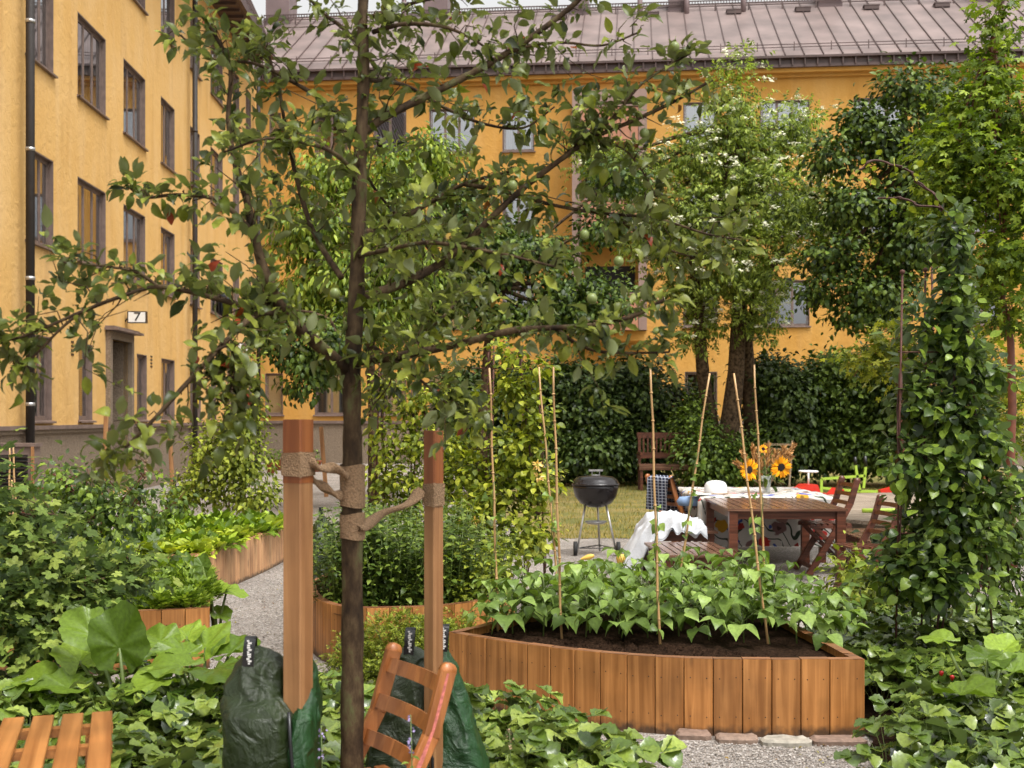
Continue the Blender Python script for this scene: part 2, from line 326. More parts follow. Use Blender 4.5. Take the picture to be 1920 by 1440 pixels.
# curtain, blind
def curtain(name, c, blind=False):
    m, t, p, o = new_mat(name); tc = N(t, 'ShaderNodeTexCoord')
    wv = N(t, 'ShaderNodeTexWave', bands_direction='Z' if blind else 'X'); wv.inputs['Scale'].default_value = 7.5 if blind else 5; wv.inputs['Distortion'].default_value = 0 if blind else 1
    t.links.new(tc.outputs['Object'], wv.inputs['Vector'])
    r = ramp(t, [(0.1, tuple(x * (0.6 if blind else 0.75) for x in c)), (0.6, c)], wv.outputs['Fac'])
    t.links.new(r.outputs[0], p.inputs['Base Color']); p.inputs['Roughness'].default_value = 0.9
    return m
M['curtain'] = curtain('pale_curtain', (0.72, 0.70, 0.67)); M['blind'] = curtain('white_blind', (0.66, 0.66, 0.64), True)
M['beige_curtain'] = curtain('beige_curtain', (0.62, 0.55, 0.44))
# gravel
def gravel(name, cols, scale):
    m, t, p, o = new_mat(name); tc = N(t, 'ShaderNodeTexCoord')
    vo = N(t, 'ShaderNodeTexVoronoi'); vo.inputs['Scale'].default_value = scale; t.links.new(tc.outputs['Object'], vo.inputs['Vector'])
    sx = N(t, 'ShaderNodeSeparateColor'); t.links.new(vo.outputs['Color'], sx.inputs[0])
    r = ramp(t, [(i / (len(cols) - 1), c) for i, c in enumerate(cols)], sx.outputs[0])
    no = N(t, 'ShaderNodeTexNoise'); no.inputs['Scale'].default_value = 1.3; no.inputs['Detail'].default_value = 6; t.links.new(tc.outputs['Object'], no.inputs['Vector'])
    r2 = ramp(t, [(0.3, (0.72,) * 3), (0.65, (1.1,) * 3)], no.outputs['Fac'])
    mx = N(t, 'ShaderNodeVectorMath', operation='MULTIPLY'); t.links.new(r.outputs[0], mx.inputs[0]); t.links.new(r2.outputs[0], mx.inputs[1])
    t.links.new(mx.outputs[0], p.inputs['Base Color']); p.inputs['Roughness'].default_value = 0.8
    b = N(t, 'ShaderNodeBump', invert=True); b.inputs['Strength'].default_value = 1.0; b.inputs['Distance'].default_value = 0.012
    t.links.new(vo.outputs['Distance'], b.inputs['Height']); t.links.new(b.outputs[0], p.inputs['Normal'])
    return m
GC = [(0.10, 0.085, 0.07), (0.32, 0.28, 0.24), (0.2, 0.16, 0.13), (0.45, 0.41, 0.37), (0.26, 0.23, 0.21)]
M['gravel'] = gravel('fine_gravel', GC, 75)
m, t, p, o = new_mat('loose_pebbles'); geo = N(t, 'ShaderNodeNewGeometry'); r = ramp(t, [(i / 4, c) for i, c in enumerate(GC)], geo.outputs['Random Per Island']); t.links.new(r.outputs[0], p.inputs['Base Color']); p.inputs['Roughness'].default_value = 0.7; M['pebble'] = m
# lawn
m, t, p, o = new_mat('patchy_summer_lawn'); tc = N(t, 'ShaderNodeTexCoord')
n1 = N(t, 'ShaderNodeTexNoise'); n1.inputs['Scale'].default_value = 0.9; n1.inputs['Detail'].default_value = 7; n1.inputs['Roughness'].default_value = 0.65; t.links.new(tc.outputs['Object'], n1.inputs['Vector'])
r = ramp(t, [(0.3, (0.075, 0.105, 0.018)), (0.45, (0.17, 0.16, 0.035)), (0.6, (0.28, 0.21, 0.07)), (0.72, (0.12, 0.13, 0.025))], n1.outputs['Fac'])
t.links.new(r.outputs[0], p.inputs['Base Color']); p.inputs['Roughness'].default_value = 0.95
n2 = N(t, 'ShaderNodeTexNoise'); n2.inputs['Scale'].default_value = 40; n2.inputs['Detail'].default_value = 4; t.links.new(tc.outputs['Object'], n2.inputs['Vector'])
b = N(t, 'ShaderNodeBump'); b.inputs['Strength'].default_value = 1; b.inputs['Distance'].default_value = 0.05; t.links.new(n2.outputs['Fac'], b.inputs['Height']); t.links.new(b.outputs[0], p.inputs['Normal']); M['lawn'] = m
# floral tablecloth: white cotton, scattered printed blooms and thin stems
m, t, p, o = new_mat('floral_cotton'); tc = N(t, 'ShaderNodeTexCoord')
nd = N(t, 'ShaderNodeTexNoise'); nd.inputs['Scale'].default_value = 9; t.links.new(tc.outputs['Object'], nd.inputs['Vector'])
mxv = N(t, 'ShaderNodeMix', data_type='VECTOR'); mxv.inputs['Factor'].default_value = 0.12; t.links.new(tc.outputs['Object'], mxv.inputs['A']); t.links.new(nd.outputs['Color'], mxv.inputs['B'])
base = None
def blooms(sc, thr, cols, prev, inner):
    vo = N(t, 'ShaderNodeTexVoronoi'); vo.inputs['Scale'].default_value = sc; vo.inputs['Randomness'].default_value = 0.9
    t.links.new(mxv.outputs['Result'], vo.inputs['Vector'])
    sx = N(t, 'ShaderNodeSeparateColor'); t.links.new(vo.outputs['Color'], sx.inputs[0])
    cr = ramp(t, [(i / len(cols), c) for i, c in enumerate(cols)], sx.outputs[1], 'CONSTANT')
    msk = ramp(t, [(thr * 0.85, (1,) * 3), (thr, (0,) * 3)], vo.outputs['Distance'])
    ctr = ramp(t, [(inner, (0.35,) * 3), (inner * 1.5, (1,) * 3)], vo.outputs['Distance'])
    mu = N(t, 'ShaderNodeVectorMath', operation='MULTIPLY'); t.links.new(cr.outputs[0], mu.inputs[0]); t.links.new(ctr.outputs[0], mu.inputs[1])
    mm = N(t, 'ShaderNodeMix', data_type='RGBA'); t.links.new(msk.outputs[0], mm.inputs['Factor']); t.links.new(prev, mm.inputs['A']); t.links.new(mu.outputs[0], mm.inputs['B'])
    return mm.outputs['Result']
wv = N(t, 'ShaderNodeTexWave', bands_direction='DIAGONAL'); wv.inputs['Scale'].default_value = 3.4; wv.inputs['Distortion'].default_value = 11; wv.inputs['Detail'].default_value = 1; t.links.new(tc.outputs['Object'], wv.inputs['Vector'])
st = ramp(t, [(0.0, (0.035, 0.05, 0.03)), (0.05, (0.05, 0.07, 0.04)), (0.08, (0.62, 0.58, 0.53))], wv.outputs['Fac'])
c1 = blooms(11, 0.30, [(0.05, 0.09, 0.35), (0.62, 0.58, 0.53), (0.4, 0.04, 0.03), (0.02, 0.05, 0.02), (0.62, 0.58, 0.53)], st.outputs[0], 0.05)
c2 = blooms(5.5, 0.40, [(0.55, 0.04, 0.03), (0.24, 0.13, 0.12), (0.6, 0.32, 0.02), (0.06, 0.1, 0.4), (0.62, 0.58, 0.53), (0.36, 0.2, 0.17)], c1, 0.09)
t.links.new(c2, p.inputs['Base Color']); p.inputs['Roughness'].default_value = 0.9; M['floral'] = m
# checked towel
m, t, p, o = new_mat('navy_check_cloth'); tc = N(t, 'ShaderNodeTexCoord'); br = N(t, 'ShaderNodeTexBrick'); br.offset = 0
br.inputs['Color1'].default_value = (0.012, 0.016, 0.04, 1); br.inputs['Color2'].default_value = (0.012, 0.016, 0.04, 1); br.inputs['Mortar'].default_value = (0.35, 0.38, 0.45, 1)
br.inputs['Scale'].default_value = 1.0; br.inputs['Mortar Size'].default_value = 0.0035; br.inputs['Brick Width'].default_value = 0.035; br.inputs['Row Height'].default_value = 0.035
mp = N(t, 'ShaderNodeMapping'); mp.inputs['Rotation'].default_value = (R(90), 0, 0); t.links.new(tc.outputs['Object'], mp.inputs['Vector']); t.links.new(mp.outputs[0], br.inputs['Vector']); t.links.new(br.outputs[0], p.inputs['Base Color']); p.inputs['Roughness'].default_value = 0.9; M['check'] = m

# leaves
M['apple'] = leafmat('apple_leaf', (0.028, 0.046, 0.011), (0.062, 0.092, 0.018), (0.125, 0.16, 0.035), 0.36, 0.26, under=(0.15, 0.17, 0.07), accent=(0.22, 0.035, 0.012))
M['bean'] = leafmat('bean_leaf', (0.07, 0.14, 0.035), (0.115, 0.205, 0.065), (0.175, 0.28, 0.105), 0.33, 0.28, accent=(.30, .30, .05))
M['straw'] = leafmat('strawberry_leaf', (0.035, 0.082, 0.018), (0.085, 0.155, 0.032), (0.155, 0.225, 0.06), 0.25, 0.22, spec=.55, under=(0.17, 0.21, 0.10))
M['straw_dark'] = leafmat('strawberry_leaf_deep', (0.032, 0.07, 0.016), (0.065, 0.12, 0.026), (0.11, 0.165, 0.04), 0.24, 0.2, spec=.55, under=(0.14, 0.19, 0.09))
M['lilac'] = leafmat('lilac_leaf', (0.020, 0.042, 0.014), (0.036, 0.072, 0.022), (0.062, 0.105, 0.032), 0.42, 0.15)
M['shrub'] = leafmat('shrub_leaf', (0.03, 0.065, 0.014), (0.06, 0.115, 0.024), (0.10, 0.165, 0.035), 0.45, 0.22)
M['elder'] = leafmat('elder_leaf', (0.065, 0.12, 0.032), (0.13, 0.205, 0.05), (0.23, 0.32, 0.10), 0.45, 0.35)
M['elm'] = leafmat('dark_tree_leaf', (0.020, 0.045, 0.014), (0.042, 0.086, 0.022), (0.085, 0.14, 0.03), 0.42, 0.18)
M['maple'] = leafmat('maple_leaf', (0.055, 0.11, 0.018), (0.10, 0.18, 0.026), (0.18, 0.27, 0.04), 0.42, 0.34)
M['cherry'] = leafmat('cherry_leaf', (0.055, 0.115, 0.022), (0.11, 0.19, 0.034), (0.19, 0.27, 0.055), 0.4, 0.3)
M['vine'] = leafmat('honeysuckle_leaf', (0.022, 0.052, 0.018), (0.05, 0.098, 0.026), (0.11, 0.18, 0.036), 0.28, 0.26, under=(0.15, 0.2, 0.11))
M['vine_light'] = leafmat('young_vine_leaf', (0.07, 0.12, 0.018), (0.14, 0.20, 0.03), (0.24, 0.29, 0.05), 0.4, 0.34)
M['lettuce'] = leafmat('lettuce_leaf', (0.15, 0.25, 0.025), (0.25, 0.36, 0.045), (0.36, 0.47, 0.08), 0.42, 0.35)
M['spinach'] = leafmat('spinach_leaf', (0.075, 0.16, 0.02), (0.13, 0.24, 0.03), (0.20, 0.32, 0.05), 0.36, 0.28)
M['parsley'] = leafmat('parsley_leaf', (0.06, 0.135, 0.02), (0.12, 0.21, 0.035), (0.19, 0.29, 0.06), 0.42, 0.28)
M['herb'] = leafmat('herb_leaf', (0.03, 0.068, 0.016), (0.06, 0.112, 0.026), (0.11, 0.17, 0.042), 0.4, 0.2)
M['thyme'] = leafmat('thyme_leaf', (0.07, 0.12, 0.02), (0.13, 0.185, 0.03), (0.20, 0.26, 0.05), 0.5, 0.28)
M['currant'] = leafmat('currant_leaf', (0.045, 0.09, 0.024), (0.085, 0.15, 0.042), (0.15, 0.21, 0.065), 0.42, 0.25, under=(0.12, 0.17, 0.09))
M['rhubarb'] = leafmat('rhubarb_leaf', (0.045, 0.10, 0.016), (0.08, 0.15, 0.024), (0.12, 0.20, 0.036), 0.28, 0.28)
M['daylily'] = leafmat('strap_leaf', (0.06, 0.11, 0.025), (0.11, 0.17, 0.04), (0.16, 0.22, 0.07), 0.4, 0.2)
M['grass'] = leafmat('grass_blade', (0.07, 0.10, 0.015), (0.16, 0.17, 0.035), (0.27, 0.22, 0.07), 0.6, 0.2)
M['elder_flower'] = plain('cream_blossom', (0.75, 0.74, 0.52), 0.9, noise=0.2, scale=40)
M['petal'] = leafmat('sunflower_petal', (0.60, 0.25, 0.005), (0.70, 0.33, 0.01), (0.78, 0.42, 0.02), 0.5, 0.2)
M['seed'] = plain('sunflower_disc', (0.012, 0.006, 0.005), 0.95, noise=0.5, scale=120, bump=1)
M['reed'] = leafmat('reed_plume', (0.22, 0.12, 0.07), (0.33, 0.2, 0.12), (0.45, 0.3, 0.2), 0.9, 0.2)
M['apple_fruit'] = plain('unripe_apple', (0.17, 0.21, 0.06), 0.4, noise=0.15, scale=40)
M['berry'] = plain('ripe_strawberry', (0.42, 0.012, 0.012), 0.3)
M['hs_flower'] = leafmat('honeysuckle_bloom', (0.6, 0.3, 0.2), (0.65, 0.5, 0.25), (0.7, 0.62, 0.4), 0.7, 0.2)
M['squash'] = plain('squash_blossom', (0.72, 0.45, 0.08), 0.6)
# ------------------------------------------------------------------ leaf templates: (verts, faces); +Y runs base to tip, +Z is the upper side
rng = np.random.default_rng(7); random.seed(7)
def T(v, f): return (np.array(v, dtype=np.float64), [tuple(x) for x in f])
def join(*ts):
    V = []; Fs = []; b = 0
    for v, f in ts:
        V.append(v); Fs += [tuple(i + b for i in x) for x in f]; b += len(v)
    return (np.concatenate(V), Fs)
def xf(t, rz=0, rx=0, ry=0, s=1, tr=(0, 0, 0)):
    v, f = t; Mx = (Matrix.Translation(tr) @ Matrix.Rotation(rz, 4, 'Z') @ Matrix.Rotation(ry, 4, 'Y') @ Matrix.Rotation(rx, 4, 'X'))
    A = np.array(Mx.to_3x3()); return (v * s @ A.T + np.array(tr), f)
def blade(L=1.0, W=0.5, n=4, fold=0.18, curl=0.3, peak=0.4, serr=0.0, wave=0.0, pleat=0.0, tipw=0.02, twist=0.0, pet=0.0, seed=0, tp=.85):
    r = random.Random(seed); V = []; Fs = []
    y = 0; z = 0
    prev = None
    for i in range(n + 1):
        u = i / n
        if u < peak: wd = math.sin(u / peak * PI / 2) ** 0.75
        else: wd = math.cos((u - peak) / (1 - peak) * PI / 2) ** tp
        wd = max(wd, tipw) * W / 2
        if serr and 0 < i < n: wd *= (1 + serr * (1 if i % 2 else -1))
        a = -curl * u * 1.6
        if i: y += math.cos(a) * L / n; z += math.sin(a) * L / n
        zz = fold * wd * 2 + (pleat * (1 if i % 2 else -1)) * L
        wv = wave * math.sin(u * 9 + seed) * L; wv2 = wave * math.sin(u * 8 + seed * 1.7 + 2) * L
        tw = twist * u
        V += [(-wd * math.cos(tw), y + pet, z + zz + wv - wd * math.sin(tw)), (0, y + pet, z), (wd * math.cos(tw), y + pet, z + zz + wv2 + wd * math.sin(tw))]
    for i in range(n):
        a = 3 * i
        Fs += [(a, a + 1, a + 4, a + 3), (a + 1, a + 2, a + 5, a + 4)]
    return T(V, Fs)
def palmate(lobes=5, spread=2.5, depth=0.45, cup=0.12, n_per=4, teeth=0.0, seed=0, sharp=1.0, ring=True, ruff=0.0):
    """lobed leaf (currant, maple, rhubarb): folded along every lobe's vein"""
    r = random.Random(seed); V = [(0, 0, 0)]; Fs = []; K = lobes * n_per
    out = []
    for i in range(K + 1):
        u = i / K; th = (u - 0.5) * 2 * spread
        ph = (u * lobes) % 1.0
        if i == K: ph = 1.0
        c = 1 - abs(ph - 0.5) * 2          # 1 at lobe tip, 0 at sinus
        c = c ** sharp
        mid = 1 - 0.45 * abs(th) / spread
        rad = (1 - depth + depth * c) * mid * (1 + (teeth if i % 2 else -teeth))
        z = -cup * rad * rad + (0.10 * (1 - c) if depth > 0.2 else 0.05 * (1 - c)) * rad + ruff * math.sin(i * 2.1 + seed)
        out.append((rad * math.sin(th), rad * math.cos(th), z))
    if ring:
        V += [(x * 0.55, y * 0.55, z * 0.55 + 0.0) for x, y, z in out] + out
        for i in range(K):
            Fs += [(0, 1 + i, 2 + i), (1 + i, K + 2 + i, K + 3 + i, 2 + i)]
    else:
        V += out
        for i in range(K): Fs.append((0, 1 + i, 2 + i))
    # wind so that +Z is the upper side
    Fs = [f[::-1] for f in Fs]
    return T(V, Fs)
LT = {}
LT['apple'] = [blade(1, 0.50, 5, 0.22, c, 0.42, 0.03, w_, tw and 0, twist=tw, pet=0.22, seed=k) for k, (c, w_, tw) in enumerate([(0.25, .03, .3), (0.7, .05, -.5), (1.1, .03, .6), (-0.15, .06, 0.2), (0.5, .07, -1.0)])]
LT['ovate'] = [blade(1, 0.6, 3, 0.16, c, 0.42, twist=tw, pet=0.1, seed=k) for k, (c, tw) in enumerate([(0.2, .2), (0.5, -.3), (0.8, .2)])]
LT['narrow'] = [blade(1, 0.36, 3, 0.16, c, 0.4, twist=tw, seed=k) for k, (c, tw) in enumerate([(0.2, .2), (0.6, -.3)])]
LT['tiny'] = [blade(1, 0.5, 2, 0.15, c, 0.5, seed=k) for k, c in enumerate([0.1, 0.5])]
LT['round'] = [blade(1, 0.72, 4, 0.12, c, 0.45, twist=tw, wave=0.02, pet=0.08, tipw=0.05, seed=k) for k, (c, tw) in enumerate([(0.15, .1), (0.4, -.3), (0.7, .3), (-0.1, 0)])]
_bl = [blade(1, 0.84, 6, 0.14, c, 0.3, wave=0.012, pet=0.04, seed=k, tp=1.45) for k, c in enumerate([0.25, 0.45, 0.65])]
LT['bean'] = [join(xf(_bl[a], 0, -0.15, tr=(0, .28, 0)), xf(_bl[b], 1.35, -.3, 0.25, .9, (-.03, .1, 0)), xf(_bl[c], -1.35, -.3, -0.25, .9, (.03, .1, 0))) for a, b, c in [(0, 1, 2), (1, 2, 1), (2, 1, 0), (2, 2, 2)]]
_sl = [blade(1, 1.0, 9, 0.22, c, 0.58, serr=0.055, pleat=0.017, wave=0.01, tipw=0.3, seed=k, tp=.6) for k, c in enumerate([0.15, 0.4, 0.6])]
LT['straw'] = [join(xf(_sl[a], 0, 0.1), xf(_sl[b], 1.25, .1, 0.1, .92), xf(_sl[c], -1.25, .1, -0.1, .92)) for a, b, c in [(0, 1, 1), (1, 2, 0), (2, 0, 2), (1, 1, 2)]]
LT['pinnate'] = [join(*([xf(blade(0.55, 0.2, 2, 0.1, .3, .4), 0, 0, tr=(0, .5, 0))] + [xf(blade(0.45, 0.18, 2, 0.1, .3, .4), s * 1.1, -.1, tr=(0, y, 0)) for y in (0.15, 0.42) for s in (1, -1)])),
                 join(*([xf(blade(0.55, 0.22, 2, 0.1, .7, .4), 0, -.3, tr=(0, .45, 0))] + [xf(blade(0.45, 0.18, 2, 0.1, .6, .4), s * 1.0, -.5, tr=(0, y, 0)) for y in (0.12, 0.38) for s in (1, -1)]))]
LT['pair'] = [join(xf(blade(1, .62, 3, .14, c, .42), 1.35, .15, tr=(-.03, 0, 0)), xf(blade(1, .62, 3, .14, c, .42), -1.35, .15, tr=(.03, 0, 0))) for c in (.2, .5)]
LT['currant'] = [palmate(5, 2.6, 0.38, cu, 4, 0.05, k, 0.9, True) for k, cu in enumerate([0.1, 0.25, -0.05])]
LT['maple'] = [palmate(5, 2.4, 0.55, cu, 4, 0.06, k, 1.0, False) for k, cu in enumerate([0.1, 0.35, 0.2])]
def bigblade(seed, fold, curl):
    r = random.Random(seed); K = 44; RN = 5; V = [(0, 0, 0)]; Fs = []; ph = [r.uniform(0, 6) for _ in range(4)]; asym = r.uniform(-.15, .15)
    for j in range(1, RN + 1):
        q = j / RN
        for i in range(K + 1):
            th = (i / K - .5) * 2 * 2.75; rad = (1 - .42 * (abs(th) / 2.75) ** 1.3) * (1 + asym * math.sin(th)) * (1 + .07 * math.sin(th * 5 + ph[0]) + .035 * math.sin(th * 13 + ph[1]))
            x, y = rad * q * math.sin(th) * .92, rad * q * math.cos(th) * 1.12
            vein = abs((th / .62 + 40.5) % 1 - .5) * 2          # 1 on a vein, 0 between
            z = fold * abs(x) - curl * y * abs(y) * .5 - .07 * q * vein + q * q * (.075 * math.sin(th * 4 + ph[2]) + .055 * math.sin(th * 9 + ph[3] + q * 2)) + .02 * math.sin(x * 17 + ph[1]) * math.cos(y * 15)
            V.append((x, y, z))
    n = K + 1
    for i in range(K): Fs.append((0, 2 + i, 1 + i))
    for j in range(RN - 1):
        for i in range(K): a = 1 + j * n + i; Fs.append((a, a + 1, a + n + 1, a + n))
    return T(V, Fs)
LT['rhubarb'] = [bigblade(1, .35, .3), bigblade(2, .5, .1), bigblade(3, .2, .5), bigblade(4, .4, -.1)]
LT['lettuce'] = [blade(1, 0.85, 5, 0.25, c, 0.62, serr=.06, wave=0.07, tipw=.4, seed=k) for k, c in enumerate([-.1, .3, .6])]
LT['spoon'] = [blade(1, 0.5, 4, 0.2, c, 0.62, wave=0.02, tipw=.15, seed=k) for k, c in enumerate([.0, .4, .8])]
LT['frond'] = [join(*[xf(palmate(3, 1.3, .6, .1, 4, .08, j, 1, False), a, rx, 0, .42, (x, y, 0)) for j, (a, rx, x, y) in enumerate([(0, -.2, 0, .55), (.9, -.3, -.12, .3), (-.9, -.3, .12, .3), (.4, .2, -.05, .5)])])]
LT['strap'] = [blade(1, 0.07, 6, .2, c, .3, seed=k) for k, c in enumerate([.5, .9, 1.2])]
LT['floret'] = [palmate(6, PI, .5, .2, 2, 0, 0, 1, False)]
LT['petal'] = [blade(1, .3, 3, .15, .2, .45)]
LT['sprig'] = [join(*[xf(blade(.45, .26, 2, .1, .3, .45), a, .4, tr=(0, y, 0)) for y, a in ((.0, 1.1), (.0, -1.1), (.25, .9), (.25, -.9), (.45, 0))])]

def basis(d, u, roll=0.0):
    """rows of (n,3,3): columns are local X, Y(tip), Z(up)"""
    d = d / np.linalg.norm(d, axis=1, keepdims=True)
    x = np.cross(d, u); ln = np.linalg.norm(x, axis=1, keepdims=True)
    x = np.where(ln < 1e-4, np.array([[1.0, 0, 0]]), x / np.maximum(ln, 1e-6)); z = np.cross(x, d)
    if np.any(roll):
        c, s_ = np.cos(roll)[:, None], np.sin(roll)[:, None]
        x, z = x * c + z * s_, z * c - x * s_
    return np.stack([x, d, z], axis=2)
def build_leaves(name, tmpl, P, B, S, mat, parent=None, stems=None):
    """one mesh of many leaves; stems: optional MB merged as a second material"""
    tm = LT[tmpl] if isinstance(tmpl, str) else tmpl
    P = np.asarray(P); n = len(P); pick = rng.integers(0, len(tm), n)
    VS = []; LI = []; LTt = []; base = 0
    for k, (v, f) in enumerate(tm):
        idx = np.nonzero(pick == k)[0]
        if len(idx) == 0: continue
        V = np.einsum('nij,mj->nmi', B[idx], v) * S[idx][:, None, None] + P[idx][:, None, :]
        m_ = len(v); VS.append(V.reshape(-1, 3))
        flat = np.concatenate([np.array(x) for x in f]); tot = np.array([len(x) for x in f])
        LI.append((flat[None, :] + (base + np.arange(len(idx)) * m_)[:, None]).ravel()); LTt.append(np.tile(tot, len(idx)))
        base += m_ * len(idx)
    V = np.concatenate(VS); L = np.concatenate(LI).astype(np.int32); tot = np.concatenate(LTt).astype(np.int32)
    mi = np.zeros(len(tot), np.int32); sm = np.ones(len(tot), bool); mats = [mat]
    if stems is not None and stems[0].v:
        mb, smat = stems; sv = np.array([tuple(a) for a in mb.v]); sl = np.concatenate([np.array(x) for x in mb.f]); st = np.array([len(x) for x in mb.f])
        L = np.concatenate([L, (sl + len(V)).astype(np.int32)]); V = np.concatenate([V, sv]); tot = np.concatenate([tot, st.astype(np.int32)])
        mi = np.concatenate([mi, np.ones(len(st), np.int32)]); sm = np.concatenate([sm, np.ones(len(st), bool)]); mats.append(smat)
    me = bpy.data.meshes.new(name); me.vertices.add(len(V)); me.vertices.foreach_set('co', V.ravel().astype(np.float32))
    me.loops.add(len(L)); me.loops.foreach_set('vertex_index', L)
    me.polygons.add(len(tot)); me.polygons.foreach_set('loop_start', np.concatenate([[0], np.cumsum(tot)[:-1]]).astype(np.int32)); me.polygons.foreach_set('loop_total', tot)
    for mm in mats: me.materials.append(mm)
    me.polygons.foreach_set('material_index', mi); me.polygons.foreach_set('use_smooth', sm)
    me.update(calc_edges=True); me.validate()
    o = bpy.data.objects.new(name, me); link(o, parent)
    if parent is not None: KIDS.setdefault(parent.name, []).append(o)
    return o
def unit(n):
    v = rng.normal(size=(n, 3)); return v / np.linalg.norm(v, axis=1, keepdims=True)
def blob_clumps(blobs, n, shell=0.45):
    """clump centres in a set of ellipsoids (px,py,rx,ry,Y,rY); more towards the outside"""
    A = np.array([b[2] * b[3] * (b[4] ** 2) for b in blobs], float); A /= A.sum()
    pick = rng.choice(len(blobs), n, p=A); C = []; O = []
    for k, b in enumerate(blobs):
        m_ = int((pick == k).sum())
        if not m_: continue
        px, py, rx, ry, Y, rY = b; c = np.array(at(px, py, Y)); r = np.array([rx / F * Y, rY, ry / F * Y])
        u = unit(m_); q = rng.random(m_) ** shell
        q *= 1 + 0.16 * rng.normal(size=m_) * (q > .7)
        C.append(c + u * q[:, None] * r); O.append(u)
    return np.concatenate(C), np.concatenate(O)
def leaves_at(C, O, per, rad, size, droop=0.3, up=0.9, out=0.8, jit=0.6, flat=0.7):
    """leaf frames: per leaves round every clump centre"""
    n = len(C) * per; cc = np.repeat(C, per, 0); oo = np.repeat(O, per, 0)
    P = cc + rng.normal(size=(n, 3)) * rad * np.array([1, 1, flat]); 
    d = oo * out + unit(n) * jit + np.array([0, 0, -droop]) + (P - cc) / max(rad, 1e-6) * 0.35
    u = np.array([0, 0, up]) + oo * 0.45 + unit(n) * 0.55
    return P, basis(d, u), size * (0.65 + 0.7 * rng.random(n))
def foliage(name, tmpl, blobs, nclump, per, rad, size, mat, parent, shell=0.45, **kw):
    C, O = blob_clumps(blobs, nclump, shell); P, B, S = leaves_at(C, O, per, rad, size, **kw)
    ok = P[:, 2] > 0.01
    return build_leaves(name, tmpl, P[ok], B[ok], S[ok], mat, parent), C
def limbs(mb, root, blobs, C, r0, k=4, twig=0.012):
    """limbs from the trunk top to each blob and on to some of its clumps"""
    root = Vector(root)
    for b in blobs:
        c = at(b[0], b[1], b[4]); mid = root.lerp(c, .5) + Vector((random.uniform(-.2, .2), random.uniform(-.2, .2), random.uniform(-.1, .25))) * (c - root).length * .3
        pts = [root, root.lerp(mid, .5) + Vector((0, 0, .04)), mid, mid.lerp(c, .55), c]
        mb.tube(pts, [r0, r0 * .8, r0 * .6, r0 * .42, r0 * .25], 6)
        near = sorted(range(len(C)), key=lambda i: (Vector(C[i]) - c).length)[:k * 6]
        for i in random.sample(near, min(k, len(near))):
            e = Vector(C[i]); m2 = c.lerp(e, .5) + Vector((random.uniform(-.1, .1), random.uniform(-.1, .1), random.uniform(0, .15)))
            mb.tube([c, m2, e], [r0 * .25, r0 * .18, twig * .5], 4)
# ------------------------------------------------------------------ ground
def sheet(name, pts, z, mat, kind='structure', th=None):
    mb = MB(); mb.add([(x, y, z) for x, y in pts], [tuple(range(len(pts)))]); o = mb.build(name, mat); return tag(o, kind=kind)
g = sheet('ground', [(-400, -60), (400, -60), (400, 900), (-400, 900)], 0.0, M['gravel'])
# lawn sheet with a ragged near edge
def lawn_pts():
    ed = [(x, 16.6 + 0.12 * math.sin(x * 2.1) + 0.08 * math.sin(x * 5.3)) for x in np.arange(0.2, 16.1, 0.25)]
    return ed + [(16, 40), (-1.0, 40), (-1.0, 22), (0.0, 19)]
sheet('lawn', lawn_pts(), 0.006, M['lawn'])
# garden soil under the strawberry beds
def smooth_poly(pts, k=6, amp=.05):
    out = []; n = len(pts)
    for i in range(n):
        p0, p1, p2, p3 = [Vector((*pts[(i + j) % n], 0)) for j in (-1, 0, 1, 2)]
        for s in range(k):
            t_ = s / k
            q = 0.5 * ((2 * p1) + (p2 - p0) * t_ + (2 * p0 - 5 * p1 + 4 * p2 - p3) * t_ ** 2 + (3 * p1 - p0 - 3 * p2 + p3) * t_ ** 3)
            out.append((q.x + random.uniform(-amp, amp), q.y + random.uniform(-amp, amp)))
    return out
sheet('planting_soil', smooth_poly([(-3.6, 2.2), (-.35, 2.6), (-.55, 5.2), (-.9, 6.6), (-1.7, 7.0), (-3.8, 7.4), (-5.2, 6.5), (-5.2, 3)]), 0.010, M['soil'])
sheet('planting_soil', smooth_poly([(-.5, 2.8), (.9, 3.0), (.75, 5.0), (.45, 5.9), (-.2, 6.5), (-.55, 6.3)]), 0.014, M['soil'])
sheet('planting_soil', smooth_poly([(1.9, 4.0), (5.0, 4.0), (6.0, 8.0), (4.6, 10.2), (2.1, 9.4), (1.9, 7.0), (1.75, 5.6)]), 0.018, M['soil'])
sheet('planting_soil', smooth_poly([(-7.0, 7), (-3.7, 7.6), (-3.8, 10.8), (-4.6, 14.5), (-5.8, 16.5), (-7.2, 14)]), 0.012, M['soil'])
# loose stones on the paths that lie near the camera
def pebbles(name, poly, n, size):
    X = np.array(poly); lo, hi = X.min(0), X.max(0); P = []
    while len(P) < n:
        q = lo + rng.random(2) * (hi - lo); c = False; j = len(poly) - 1
        for i in range(len(poly)):
            if (poly[i][1] > q[1]) != (poly[j][1] > q[1]) and q[0] < (poly[j][0] - poly[i][0]) * (q[1] - poly[i][1]) / (poly[j][1] - poly[i][1]) + poly[i][0]: c = not c
            j = i
        if c: P.append((q[0], q[1], 0.004))
    P = np.array(P); n = len(P)
    oc = T([(1, 0, 0), (-.9, .1, 0), (0, .8, 0), (.1, -.9, 0), (.1, .1, .6), (0, 0, -.5)], [(0, 2, 4), (2, 1, 4), (1, 3, 4), (3, 0, 4)])
    o = build_leaves(name, [oc], P, basis(unit(n) * [1, 1, .25], np.tile([0, 0, 1.0], (n, 1))), size * (.4 + rng.random(n) ** 2 * 1.3), M['pebble'])
    o.data.polygons.foreach_set('use_smooth', [False] * len(o.data.polygons)); return tag(o, 'loose grey and brown gravel stones on the garden path', 'gravel', kind='stuff')
